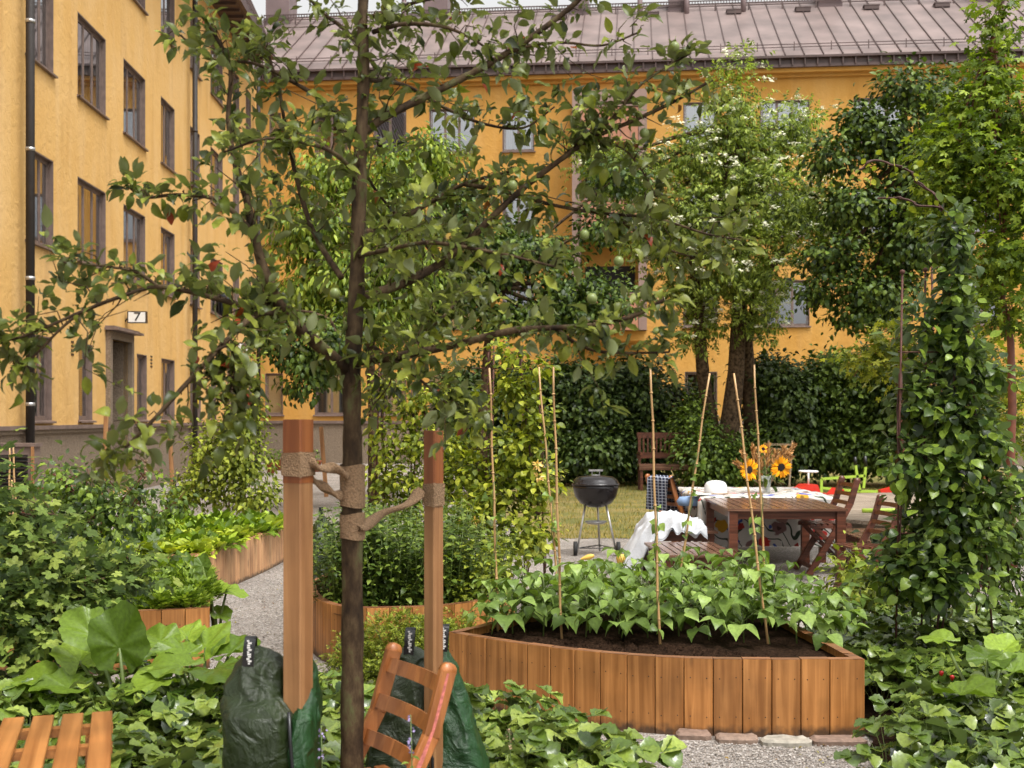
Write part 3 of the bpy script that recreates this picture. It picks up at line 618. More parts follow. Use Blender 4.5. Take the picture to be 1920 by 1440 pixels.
pebbles('path_gravel', [(0.4, 4.9), (1.9, 4.9), (1.95, 6.2), (.8, 6.25), (.35, 6.5)], 16000, 0.006)
pebbles('path_gravel', [(-2.2, 7.3), (-1.2, 6.9), (-1.5, 9.2), (-1.4, 13.5), (-2.6, 13.5), (-2.6, 11)], 14000, 0.0075)
# edging stones along the foot of the big bed
for k, (px, ex) in enumerate([(1185, 30), (1235, 30), (1300, 34), (1382, 42), (1474, 48), (1572, 52)]):
    mb = MB(); Y = [6.62, 6.5, 6.34, 6.26, 6.2, 6.22][k] - .02; x = xat(px, Y); wd = ex / F * Y
    ring = [(math.copysign(abs(math.cos(a)) ** .45, math.cos(a)) * wd * random.uniform(.9, 1.02), math.copysign(abs(math.sin(a)) ** .5, math.sin(a)) * .065 * random.uniform(.85, 1.05)) for a in [i * PI / 8 for i in range(16)]]
    vs = [(a, b_, -.02) for a, b_ in ring] + [(a, b_, .022) for a, b_ in ring] + [(a * .86, b_ * .8, .034 + random.uniform(-.006, .004)) for a, b_ in ring] + [(0, 0, .034)]
    fs = [(i, (i + 1) % 16, 16 + (i + 1) % 16, 16 + i) for i in range(16)] + [(16 + i, 16 + (i + 1) % 16, 32 + (i + 1) % 16, 32 + i) for i in range(16)] + [(32 + i, 32 + (i + 1) % 16, 48) for i in range(16)]
    mb.add(vs, fs)
    if k == 0: ms = [plain('edging_stone_%d' % i, c, .85, noise=.3, scale=25, bump=.6) for i, c in enumerate([(.22, .15, .11), (.30, .27, .22), (.20, .13, .095)])]
    o = mb.build('edging_stone', ms[[0, 0, 2, 0, 1, 2][k]]); o.location = (x, Y, 0.0); o.rotation_euler = (0, 0, [.38, -.28, -.1, -.04, 0, .03][k])
    tag(o, ['flat edging stone farthest left along the foot of the big plank bed', 'second edging stone from the left below the big plank bed', 'third edging stone from the left below the big plank bed',
            'reddish edging stone below the middle planks of the big bed', 'pale grey edging stone below the right planks of the big bed', 'broad reddish edging stone under the right corner of the big bed'][k], 'edging stone', 'edging stones at the foot of the big bed')

# ------------------------------------------------------------------ buildings
def holed_wall(name, O, u, n, length, z0, z1, holes, depth, mat, parent):
    """wall in the plane O + s*u, with window and door openings and their reveals"""
    ss = sorted({0.0, length, *[h for r in holes for h in r[:2]]}); zs = sorted({z0, z1, *[h for r in holes for h in r[2:4]]}); mb = MB()
    P = lambda s_, z, d=0: O + u * s_ + Vector((0, 0, z)) - n * d
    for i in range(len(ss) - 1):
        for j in range(len(zs) - 1):
            a, b, c, d = ss[i], ss[i + 1], zs[j], zs[j + 1]; ms_, mz = (a + b) / 2, (c + d) / 2
            if any(r[0] < ms_ < r[1] and r[2] < mz < r[3] for r in holes): continue
            mb.add([P(a, c), P(b, c), P(b, d), P(a, d)], [(0, 1, 2, 3)])
    for a, b, c, d in holes:
        for q in ([(a, c), (b, c)], [(b, c), (b, d)], [(b, d), (a, d)], [(a, d), (a, c)]):
            (s1, za), (s2, zb) = q; mb.add([P(s1, za), P(s2, zb), P(s2, zb, depth), P(s1, za, depth)], [(0, 1, 2, 3)])
    return mb.build(name, mat, parent)
def window(par, O, u, n, a, b, c, d, panes, style, depth=0.12):
    P = lambda s_, z, dd=0: O + u * s_ + Vector((0, 0, z)) - n * dd
    mb = MB(); fw = 0.055
    def bar(s0, s1, z0, z1, d0, d1):
        vs = [P(s_, z, dd) for s_ in (s0, s1) for dd in (d0, d1) for z in (z0, z1)]
        mb.add(vs, [(0, 1, 3, 2), (4, 6, 7, 5), (0, 4, 5, 1), (2, 3, 7, 6), (0, 2, 6, 4), (1, 5, 7, 3)])
    a += .004; b -= .004; c += .004; d -= .004
    bar(a, a + fw, c, d, .08, .125); bar(b - fw, b, c, d, .08, .125); bar(a + fw, b - fw, c, c + fw, .083, .122); bar(a + fw, b - fw, d - fw, d, .083, .122)
    pw = (b - a - 2 * fw) / panes
    for i in range(panes):
        s0 = a + fw + i * pw
        if i: bar(s0 - .022, s0 + .022, c + fw, d - fw, .082, .112)
        bar(s0 + .023, s0 + .046, c + fw, d - fw, .088, .108); bar(s0 + pw - .046, s0 + pw - .023, c + fw, d - fw, .088, .108)
        bar(s0 + .046, s0 + pw - .046, c + fw, c + fw + .035, .09, .106); bar(s0 + .046, s0 + pw - .046, d - fw - .035, d - fw, .09, .106)
    bar(a, a + .018, c, d, .0, .12); bar(b - .018, b, c, d, .0, .12); bar(a + .018, b - .018, d - .018, d, .002, .118); bar(a + .018, b - .018, c, c + .018, .002, .118)
    o = mb.build('window', M['frame'], par)
    g_ = MB(); g_.add([P(a + fw, c + fw, .1), P(b - fw, c + fw, .1), P(b - fw, d - fw, .1), P(a + fw, d - fw, .1)], [(0, 1, 2, 3)]); g_.build('pane', M['glass'], o)
    s_ = MB(); vs = [P(a - .05, c - .012, -.07), P(b + .05, c - .012, -.07), P(b + .05, c + .012, .045), P(a - .05, c + .012, .045), P(a - .05, c - .045, -.07), P(b + .05, c - .045, -.07), P(b + .05, c - .045, -.002), P(a - .05, c - .045, -.002), P(b + .05, c + .0, -.002), P(a - .05, c + .0, -.002)]
    s_.add(vs, [(0, 1, 2, 3), (4, 5, 1, 0), (4, 7, 6, 5), (0, 3, 9, 7, 4)[:4], (1, 5, 6, 8)]); s_.build('sill', M['frame'], o)
    def cloth(s0, s1, z0, z1, mat, amp=.02, k=10, dd=.17, nm='curtain'):
        cm = MB(); st = max(4, int((s1 - s0) / .03)); row = []
        for j, z in enumerate((z0, z1)):
            for i in range(st + 1): row.append(P(s0 + (s1 - s0) * i / st, z, dd + amp * math.sin(i * 1.3 + j * .6)))
        cm.add(row, [(i, i + 1, st + 2 + i, st + 1 + i) for i in range(st)], smooth=True); cm.build(nm, mat, o)
    if style == 'blind': cloth(a + fw, b - fw, c + .06, d - .05, M['blind'], .0, nm='blind')
    elif style == 'half': cloth(a + fw, b - fw, (c + d) / 2, d - .05, M['blind'], .0, nm='blind')
    elif style == 'full': cloth(a + fw, b - fw, c + .05, d - .05, M['curtain'])
    elif style == 'sides':
        q = (b - a) * .28; cloth(a + fw, a + q, c + .05, d - .05, M['curtain']); cloth(b - q, b - fw, c + .05, d - .05, M['curtain'])
    elif style == 'beige': cloth(a + fw, b - fw - (b - a) * .3, c + .05, d - .05, M['beige_curtain'])
    return o
def slab(mb, O, u, n, s0, s1, z0, z1, d0, d1, mi=0):
    vs = [O + u * s_ + Vector((0, 0, z)) + n * dd for s_ in (s0, s1) for dd in (d0, d1) for z in (z0, z1)]
    mb.add(vs, [(0, 1, 3, 2), (4, 6, 7, 5), (0, 4, 5, 1), (2, 3, 7, 6), (0, 2, 6, 4), (1, 5, 7, 3)], mi)

# ---- left building
LW = thing('apartment_building', 'yellow plastered apartment block on the left with tall narrow brown windows, seen at a slant', 'building', (-8, 8, 0))
O = Vector((-7.77 - .0278 * 8, 8, 0)) - Vector((-8, 8, 0)); uL = Vector((-.0278, 1, 0)).normalized(); nL = Vector((1, .0278, 0)).normalized()
LA = -7.77; Lc = 17860.0
def sl(px): return Lc / (896 - px) - 8          # distance along the facade seen at image column px
LEN = sl(487)
rows = [(1.58, 3.1), (4.7, 6.33), (7.9, 9.53), (11.08, 12.7)]
colsU = [(49, 101, 3), (146, 199, 3), (232, 273, 3), (302, 328, 2), (357, 375, 2), (395, 418, 3), (437, 449, 2), (461, 471, 2)]
pre = [(0.6, 1.9, 3), (3.4, 4.7, 3), (6.6, 7.8, 3), (9.2, 10.4, 3)]
cols0 = [(52, 98, 3, 'blind'), (148, 174, 1, 'blind'), (257, 276, 1, 'full'), (303, 328, 2, 'full'), (357, 377, 2, 'full'), (396, 406, 1, 'full'), (449, 458, 1, 'full'), (466, 473, 1, 'full')]
wl = []; hs_ = []
for ri, (z0, z1) in enumerate(rows):
    if ri == 0:
        for a, b, pn, st in cols0: wl.append((sl(a), sl(b), z0, z1, pn, st))
    else:
        for k, (a, b, pn) in enumerate(colsU): wl.append((sl(a), sl(b), z0, z1, pn, ['full', 'full', 'half', 'full', 'beige', 'full', 'sides', 'full'][(k + ri * 3) % 8]))
    for a, b, pn in pre: wl.append((a, b, z0, z1, pn, 'full'))
door = (sl(203), sl(240), 0.05, 3.3); door2 = (sl(428), sl(443), 0.05, 3.3)
holed_wall('wall', O, uL, nL, LEN, 0, 13.7, [x[:4] for x in wl] + [door, door2], .12, M['plaster'], LW)
for x in wl: window(LW, O, uL, nL, *x)
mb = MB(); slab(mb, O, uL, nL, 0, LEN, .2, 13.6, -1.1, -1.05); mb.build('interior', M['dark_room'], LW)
# plinth with metal cap, broken by the doors
mb = MB(); mc = MB(); segs = [(0, door[0] - .12), (door[1] + .12, door2[0] - .12), (door2[1] + .12, LEN)]
for a, b in segs:
    slab(mb, O, uL, nL, a, b, -.1, 1.36, .002, .06); slab(mb, O, uL, nL, a, b, 1.36, 1.43, .002, .1); slab(mc, O, uL, nL, a, b, 1.43, 1.5, .002, .14)
mb.build('plinth', M['plinth'], LW); mc.build('plinth_cap', M['plinth_cap'], LW)
for dr in (door, door2):
    mb = MB(); a, b, z0, z1 = dr
    slab(mb, O, uL, nL, a - .16, a, 0, z1 + .16, -.1, .1); slab(mb, O, uL, nL, b, b + .16, 0, z1 + .16, -.1, .1); slab(mb, O, uL, nL, a, b, z1, z1 + .16, -.1, .097)
    slab(mb, O, uL, nL, a - .004, a + .02, 0, z1, -.9, -.1); slab(mb, O, uL, nL, b - .02, b + .004, 0, z1, -.9, -.1)
    dfr = mb.build('door_surround', M['plinth'], LW)
    mb = MB(); slab(mb, O, uL, nL, a - .25, b + .3, z1 + .17, z1 + .22, 0, .28); slab(mb, O, uL, nL, a - .2, b + .25, z1 + .22, z1 + .26, 0, .2); mb.build('door_canopy', M['plinth_cap'], dfr)
    mb = MB(); slab(mb, O, uL, nL, a, b, 0, z1 - .1, -.92, -.87); slab(mb, O, uL, nL, a + .1, b - .1, 1.2, z1 - .2, -.87, -.85); dd = mb.build('door', M['roof_dark'], LW)
    mb = MB(); slab(mb, O, uL, nL, a + .08, a + .12, 1.0, 1.25, -.85, -.8); mb.build('handle', M['galv'], dd)
for px, py in ((136, 653), (284, 678)):     # slotted vents
    Y = Lc / (896 - px); mb = MB(); z = zat(py, Y)
    for k in range(4): slab(mb, O, uL, nL, Y - 8 - .07, Y - 8 + .07, z - .14 + k * .08, z - .1 + k * .08, .0, .012)
    mb.build('wall_vent', M['black'], LW)
for px in (256, 268):
    Y = Lc / (896 - px); mb = MB()
    for k in range(6): slab(mb, O, uL, nL, Y - 8 - .12, Y - 8 + .12, .2 + k * .085, .235 + k * .085, .06, .075)
    mb.build('wall_vent', M['pale_wood'], LW)
# a shallow pier at the near end, eaves and roof
mb = MB(); slab(mb, O, uL, nL, 0, sl(16), 1.5, 13.7, .002, .05); mb.build('wall_pier', M['plaster'], LW)
mb = MB(); slab(mb, O, uL, nL, -.5, LEN - 2.2, 13.7, 13.8, -.3, .75); slab(mb, O, uL, nL, -.5, LEN - 2.2, 13.72, 13.95, .75, .9)
for k in range(60):
    s_ = k * .6
    if s_ < LEN - 2.4: slab(mb, O, uL, nL, s_, s_ + .05, 13.62, 13.7, .05, .74)
ev = mb.build('eaves', M['roof_dark'], LW)
mb = MB(); q = [O + uL * s_ + nL * dd + Vector((0, 0, z)) for s_, dd, z in ((-.5, .9, 13.96), (LEN - 2.2, .9, 13.96), (LEN - 2.2, -.4, 16.8), (-.5, -.4, 16.8), (-.5, -6, 19), (LEN - 2.2, -6, 19), (LEN - 2.2, -6, 13.9), (LEN - 2.2, -.4, 13.9))]
mb.add(q, [(0, 1, 2, 3), (3, 2, 5, 4), (1, 7, 2), (7, 6, 5, 2)])
for k in range(60):
    s_ = k * .55
    if s_ < LEN - 2.6: mb.bar(O + uL * s_ + nL * .92 + Vector((0, 0, 13.98)), O + uL * s_ + nL * -.38 + Vector((0, 0, 16.82)), .03, .05, nL)
mb.build('roof', M['roof_dark'], LW)
# drain pipes belong to the building
for px, r_, ztop in ((35, .075, 13.7), (352, .07, 13.7), (474, .07, 13.7)):
    Y = Lc / (896 - px); s_ = Y - 8; mb = MB(); c = O + uL * s_ + nL * .2
    zb = 1.1 if px == 35 else .02
    mb.tube([c + Vector((0, 0, zb)), c + Vector((0, 0, ztop))], r_, 12, cap=True)
    pz = mb.build('drain_pipe', M['pipe'], LW); mk = MB()
    for z in ([zat(y_, Y) for y_ in (40, 280, 522, 758)] if px == 35 else [3, 6.2, 9.3]):
        mk.tube([c + Vector((0, 0, z - .03)), c + Vector((0, 0, z + .03))], r_ + .008, 12); 
    mk.build('pipe_clamp', M['galv'] if px == 35 else M['pipe'], pz)
    if px == 352: mt_ = MB(); slab(mt_, O, uL, nL, s_ - .02, s_ + .09, 2.0, 2.12, .272, .278); mt_.build('yellow_tag', M['yellow'], pz)
# house number signs and the lamp
fonts = {}
def text_obj(name, s, size, mat, parent, M4, ext=.004):
    cu = bpy.data.curves.new(name, 'FONT'); cu.body = s; cu.size = size; cu.extrude = ext; cu.align_x = 'CENTER'; cu.align_y = 'CENTER'
    tmp = bpy.data.objects.new(name, cu); col.objects.link(tmp)
    me = bpy.data.meshes.new_from_object(tmp.evaluated_get(bpy.context.evaluated_depsgraph_get())); bpy.data.objects.remove(tmp)
    me.transform(M4); me.materials.clear(); me.materials.append(mat); o = bpy.data.objects.new(name, me); link(o, parent); return o
for s_, px0, px1, py0, py1 in (('7', 218, 253, 584, 606), ('6', 432, 453, 643, 660)):
    Y = Lc / (896 - (px0 + px1) / 2); zc = zat((py0 + py1) / 2, Y); x = -7.77 - .0278 * Y
    wdt = (px1 - px0) / F * Y; ht = (py1 - py0) / F * Y
    th = thing('house_number_sign', f'lit white box sign reading {s_} above the {"near doorway" if s_ == "7" else "far doorway"} of the left facade', 'sign', (x + wdt / 2 + .06, Y, zc), R(4), group='house number signs')
    mb = MB(); mb.box(-wdt / 2, wdt / 2, -.07, .07, -ht / 2, ht / 2); mb.build('sign_box', M['black'], th)
    mb = MB(); mb.box(-wdt / 2 + .025, wdt / 2 - .02, -.074, -.07, -ht / 2 + .02, ht / 2 - .02); mb.build('sign_face', M['white'], th)
    text_obj('digit', s_, ht * 1.05, M['black'], th, Matrix.Translation((.01, -.078, 0)) @ Matrix.Rotation(R(90), 4, 'X') @ Matrix.Scale(1.25, 4, (1, 0, 0)))
    mb = MB(); mb.tube([(-wdt / 2 - .07, 0, -.1), (-wdt / 2 + .01, 0, 0)], .015, 6); mb.build('bracket', M['black'], th)
th = thing('wall_lamp', 'black lantern hanging on the left facade beside the number 6 sign', 'lamp', tuple(at(424, 575, 37.2)))
mb = MB(); mb.lathe([(0, .45), (.12, .42), (.2, .3), (.2, -.2), (.16, -.3), (0, -.32)], 12); mb.tube([(-.55, 0, .5), (-.2, 0, .55), (0, 0, .45)], .02, 6); mb.build('lamp_body', M['black'], th)

# ---- back building
BB = thing('apartment_building', 'ochre yellow apartment block across the far side of the courtyard under a brown metal roof', 'building', (0, 43, 0))
kx = .1; uB = Vector((1, -kx, 0)).normalized(); nB = Vector((-kx, -1, 0)).normalized()
bo = Vector((0, 43, 0)); O = Vector((-10.5, 44 - kx * (-10.5 + 8.99), 0)) - bo
def sb(px):     # position along the back facade of image column px
    t_ = (px - CX) / F; Y = (44 - kx * 8.99) / (1 + kx * t_); X = t_ * Y
    return (X + 10.5) / uB.x
BL = sb(2250)
brow = [(1.72, 3.22), (4.77, 6.36), (7.86, 9.45), (10.98, 12.55)]
bcol = [(505, 527, 1), (590, 652, 2), (700, 762, 2), (805, 890, 3), (942, 1002, 2), (1281, 1345, 2), (1425, 1518, 3), (1600, 1695, 3), (1782, 1875, 3), (1960, 2050, 3)]
bw = []
for ri, (z0, z1) in enumerate(brow):
    for k, (a, b, pn) in enumerate(bcol):
        if ri == 0 and k == 0: a, b = 497, 531
        if ri == 0 and k == 5: a, b, pn = 1284, 1345, 1
        st = ['', 'sides', 'half', 'full', 'sides', '', 'half', 'sides', 'full', ''][(k + ri) % 10]
        if ri == 0: st = 'blind' if k < 4 else ''
        if ri > 0 and k == 0: st = ''
        if ri == 1 and k == 6: st = 'half'
        if ri == 3 and k == 7: st = ''
        bw.append((sb(a), sb(b), z0, z1, pn, st))
holed_wall('wall', O, uB, nB, BL, 0, 13.5, [x[:4] for x in bw], .12, M['plaster_far'], BB)
for x in bw: window(BB, O, uB, nB, *x)
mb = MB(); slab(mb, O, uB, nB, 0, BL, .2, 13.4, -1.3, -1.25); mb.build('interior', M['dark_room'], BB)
mb = MB(); slab(mb, O, uB, nB, 0, BL, -.1, 1.42, .002, .08); mb.build('plinth', M['plinth'], BB)
mb = MB(); slab(mb, O, uB, nB, 0, BL, 1.42, 1.52, .002, .15); mb.build('plinth_cap', M['plinth_cap'], BB)
# cornice, eaves, roof
mb = MB(); slab(mb, O, uB, nB, 0, BL, 13.3, 13.42, .002, .12); slab(mb, O, uB, nB, 0, BL, 13.42, 13.56, .002, .3); mb.build('cornice', M['plaster_far'], BB)
mb = MB(); slab(mb, O, uB, nB, -.3, BL, 13.56, 13.66, -.2, .42); slab(mb, O, uB, nB, -.3, BL, 13.66, 13.86, .3, .36)
k = 0.0
while k < BL: slab(mb, O, uB, nB, k, k + .04, 13.62, 13.9, .36, .47); k += .42
slab(mb, O, uB, nB, -.3, BL, 13.86, 13.93, .2, .5)
mb.build('gutter', M['roof_dark'], BB)
E = lambda s_, d, z: O + uB * s_ + nB * d + Vector((0, 0, z))
rz0, rz1, rd0, rd1 = 13.95, 18.0, .45, -6.2
SL = (rz1 - rz0) / (rd0 - rd1)
roofz = lambda d: rz0 + (rd0 - d) * SL
mb = MB(); mb.add([E(-.3, rd0, rz0), E(BL, rd0, rz0), E(BL, rd1, rz1), E(-.3, rd1, rz1), E(BL, rd1 - 6, rz0), E(-.3, rd1 - 6, rz0)], [(0, 1, 2, 3), (3, 2, 4, 5), (0, 3, 5), (1, 4, 2)])
rf = mb.build('roof', M['roof'], BB)
mb = MB(); k = 0.1
while k < BL: mb.bar(E(k, rd0 + .01, rz0 + .02), E(k, rd1, rz1 + .02), .03, .05, nB); k += .64
mb.build('standing_seam', M['roof_dark'], rf)
mb = MB()
for dz in (.12, .22): mb.bar(E(0, rd0 - .5, roofz(rd0 - .5) + dz), E(BL, rd0 - .5, roofz(rd0 - .5) + dz), .025, .025)
k = .3
while k < BL: mb.bar(E(k, rd0 - .5, roofz(rd0 - .5)), E(k, rd0 - .5, roofz(rd0 - .5) + .3), .03, .03, uB); k += 1.25
mb.build('snow_guard', M['roof_dark'], rf)
mb = MB(); dW = -5.2; zw = roofz(dW) + .25
slab(mb, O, uB, nB, 0, BL, zw, zw + .05, dW - .02, dW + .02); slab(mb, O, uB, nB, 0, BL, zw + .13, zw + .17, dW - .02, dW + .02); slab(mb, O, uB, nB, 0, BL, zw + .03, zw + .06, dW - .35, dW - .3)
k = 0
while k < BL: slab(mb, O, uB, nB, k, k + .03, zw + .05, zw + .13, dW - .015, dW + .015); k += .11
k = 0
while k < BL: slab(mb, O, uB, nB, k, k + .05, zw - .4, zw, dW - .02, dW + .03); k += 1.28
mb.build('roof_walkway', M['roof_dark'], rf)
for a, b, top in ((478, 528, 20.2), (768, 820, 19.8), (1043, 1078, 19.0), (1222, 1262, 20.3), (1498, 1544, 19.5), (1790, 1850, 20)):
    mb = MB(); f_ = 1.15; s0 = sb(a) * 1.0; s1 = sb(b)
    # same image column a little farther back
    sh = (sb((a + b) / 2) - sb(CX)) * .14; s0 += sh; s1 += sh * 1.02
    slab(mb, O, uB, nB, s0, s1, 16.6, top, rd1 - .3, rd1 + .9); slab(mb, O, uB, nB, s0 - .06, s1 + .06, top, top + .1, rd1 - .36, rd1 + .96)
    slab(mb, O, uB, nB, s0 - .03, s1 + .03, 16.5, 17.6, rd1 - .33, rd1 + .94); mb.build('chimney', M['chimney'], rf)
for px in (735, 1175, 1262, 1368, 1850):
    mb = MB(); s_ = sb(px) + (sb(px) - sb(CX)) * .12; c = E(s_, -5, 0); mb.tube([c + Vector((0, 0, 16.9)), c + Vector((0, 0, 18.3))], .1, 8); mb.lathe([(.0, .12), (.2, 0), (.1, -.05)], 10, c + Vector((0, 0, 18.3))); mb.build('vent_pipe', M['chimney'], rf)
for px in (1026, 1198, 1353, 1482, 1610, 1742):
    mb = MB(); s_ = sb(px) + (sb(px) - sb(CX)) * .11; d_ = -4.75; mb.bar(E(s_ - .3, d_, roofz(d_) + .12), E(s_ + .3, d_, roofz(d_) + .12), .3, .04, Vector((0, 0, 1))); mb.bar(E(s_ - .27, d_ + .06, roofz(d_) + .02), E(s_ + .27, d_ + .06, roofz(d_) + .02), .2, .12); mb.build('roof_hatch', M['roof_dark'], rf)
# balcony tower
def balcony(zb, zt):
    mb = MB(); a, b = sb(1092), sb(1196)
    slab(mb, O, uB, nB, a, b, zb - .16, zb, .002, 1.35); slab(mb, O, uB, nB, a, b, zb, zb + 1.0, 1.3, 1.35); slab(mb, O, uB, nB, a, a + .05, zb, zb + 1, .002, 1.3); slab(mb, O, uB, nB, b - .05, b, zb, zb + 1, .002, 1.3)
    o_ = mb.build('balcony', M['salmon'], BB)
    mb = MB(); slab(mb, O, uB, nB, a - .02, b + .02, zb + 1.04, zb + 1.09, 1.26, 1.38); 
    k_ = a + .02
    while k_ < b: slab(mb, O, uB, nB, k_, k_ + .02, zb + .02, zb + .98, 1.351, 1.365); k_ += .33
    mb.build('railing', M['mauve'], o_)
for zb in (4.75, 7.95, 11.1): balcony(zb, 0)
mb = MB(); a, b = sb(1092), sb(1196)
for s0, s1 in ((a - .3, a - .02), (b + .02, b + .3)): slab(mb, O, uB, nB, s0, s1, 4.6, 12.75, .002, 1.2)
slab(mb, O, uB, nB, a - .02, b + .02, 12.35, 12.75, .002, 1.2); mb.build('balcony_frame', M['mauve'], BB)
mb = MB(); slab(mb, O, uB, nB, a - .3, b + .3, 4.25, 4.58, .002, 1.0); mb.build('balcony_underside', M['plaster_far'], BB)
for z in (4.8, 8.0): mb = MB(); slab(mb, O, uB, nB, a + .1, b - .1, z, z + 2.1, .003, .03); mb.build('balcony_door', M['dark_room'], BB)
# ------------------------------------------------------------------ raised plank beds
def resample(pts, step):
    pts = [Vector((*p, 0)) for p in pts]; out = [pts[0]]; acc = 0; cur = pts[0]
    for q in pts[1:]:
        while (q - cur).length + 1e-9 >= step - acc:
            d = (q - cur).normalized(); cur = cur + d * (step - acc); out.append(cur.copy()); acc = 0
        acc += (q - cur).length; cur = q
    if acc > step * .35: out.append(pts[-1])
    else: out[-1] = pts[-1]
    return out
def curve(pts, k=8):
    """Catmull-Rom through the points (open)"""
    P = [Vector((*p, 0)) for p in pts]; P = [2 * P[0] - P[1]] + P + [2 * P[-1] - P[-2]]; o_ = []
    for i in range(1, len(P) - 2):
        for s in range(k):
            t_ = s / k; p0, p1, p2, p3 = P[i - 1:i + 3]
            q = .5 * ((2 * p1) + (p2 - p0) * t_ + (2 * p0 - 5 * p1 + 4 * p2 - p3) * t_ ** 2 + (3 * p1 - p0 - 3 * p2 + p3) * t_ ** 3); o_.append((q.x, q.y))
    return o_ + [(P[-2].x, P[-2].y)]
def raised_bed(label, sides, h=.4, bw=.15, mat='larch', rim=True, screws=True):
    """sides: list of open point lists that follow one another anticlockwise"""
    allp = [p for s in sides for p in s[:-1]]; cx = sum(p[0] for p in allp) / len(allp); cy = sum(p[1] for p in allp) / len(allp)
    th = thing('raised_bed', label, 'raised bed', (cx, cy, 0), group='plank raised beds'); c0 = Vector((cx, cy, 0)); mb = MB(); rm = MB(); sc = MB()
    for s in sides:
        R_ = resample(s, bw)
        for a, b in zip(R_, R_[1:]):
            a = a - c0; b = b - c0; d = (b - a).normalized(); nn = Vector((d.y, -d.x, 0)); g_ = .0022; o1 = random.uniform(-.0015, .0015); top = h + random.uniform(-.002, .002)
            A, B_ = a + d * g_ + nn * o1, b - d * g_ + nn * o1; A2, B2 = A - nn * .028, B_ - nn * .028; z0 = Vector((0, 0, -.02)); z1 = Vector((0, 0, top)); bv = .003
            pr = [A - nn * bv, A + d * bv, B_ - d * bv, B_ - nn * bv, B2, A2]
            mb.add([p + z0 for p in pr] + [p + z1 for p in pr], [(i, (i + 1) % 6, 6 + (i + 1) % 6, 6 + i) for i in range(6)] + [(6, 7, 8, 9, 10, 11)])
            if rim: rm.add([A - nn * .004 + z1 + Vector((0, 0, .002)), B_ - nn * .004 + z1 + Vector((0, 0, .002)), B2 - nn * .03 + z1 + Vector((0, 0, .002)), A2 - nn * .03 + z1 + Vector((0, 0, .002))], [(0, 1, 2, 3)])
            if screws:
                L = (b - a).length
                for f_ in (.22, .78):
                    for zz in (h - .1, .1):
                        q = a + d * L * f_ + nn * (o1 + .001) + Vector((0, 0, zz + random.uniform(-.006, .006))); r_ = .0035
                        mb.add([q + d * r_ * math.cos(t_) + Vector((0, 0, r_ * math.sin(t_))) for t_ in [i * PI / 3 for i in range(6)]], [tuple(range(6))], 1)
    mb.build('plank_wall', [M[mat], M['black']], th)
    if rim: rm.build('rim', M['rim'], th)
    loop = [Vector((*p, 0)) - c0 for s in sides for p in s[:-1]]; n = len(loop); V = []; Fs = []; K = 14
    for k in range(K + 1):
        f_ = 1 - k / K
        for q in loop: V.append((q.x * f_ * .995, q.y * f_ * .995, h - .055 + (0 if k == 0 else random.uniform(-.014, .018) + .02 * (1 - f_))))
    for k in range(K):
        for i in range(n): Fs.append((k * n + i, k * n + (i + 1) % n, (k + 1) * n + (i + 1) % n, (k + 1) * n + i))
    sm = MB(); sm.add(V, Fs, smooth=True)
    for _ in range(900):   # crumbs of soil
        q = random.choice(loop) * (random.random() ** .5) * .97; r_ = random.uniform(.004, .013); zc = h - .045 + random.uniform(-.01, .015)
        sm.add([(q.x + r_, q.y, zc), (q.x - r_, q.y + r_ * .3, zc), (q.x, q.y - r_, zc), (q.x, q.y + r_ * .7, zc), (q.x, q.y, zc + r_)], [(0, 2, 4), (2, 1, 4), (1, 3, 4), (3, 0, 4)])
    sm.build('soil', M['soil'], th); return th
raised_bed('large curved raised bed of orange larch planks in the foreground, planted with beans', [curve([(-.37, 7.13), (-.05, 6.84), (.26, 6.62), (.6, 6.44), (.95, 6.35), (1.4, 6.32), (1.82, 6.33)]), [(1.82, 6.33), (1.73, 7.25), (1.6, 8.6)], curve([(1.6, 8.6), (.9, 8.5), (.14, 7.85), (-.37, 7.13)])])
raised_bed('short raised bed of orange planks left of the gravel path, full of curly parsley', [curve([(-3.6, 7.95), (-3.0, 7.85), (-2.45, 7.88), (-1.98, 8.03)]), curve([(-1.98, 8.03), (-2.2, 8.9), (-2.5, 9.8), (-2.85, 10.5)]), [(-2.85, 10.5), (-3.75, 10.3), (-3.6, 7.95)]])
raised_bed('long pale plank raised bed full of lettuces, receding along the gravel path', [[(-3.2, 10.85), (-2.82, 11.0)], curve([(-2.82, 11.0), (-2.72, 12), (-2.64, 13), (-2.6, 14.0)]), [(-2.6, 14.0), (-4.0, 14.4), (-4.4, 11.0), (-3.2, 10.85)]], h=.42, mat='larch_pale')
raised_bed('round-fronted orange plank raised bed behind the apple trunk, full of tall dark herbs', [curve([(-1.55, 9.3), (-1.4, 8.6), (-1.13, 8.08), (-.73, 8.05), (-.3, 8.25), (.02, 8.75)]), [(.02, 8.75), (-.2, 10.4), (-1.4, 10.4), (-1.55, 9.3)]])

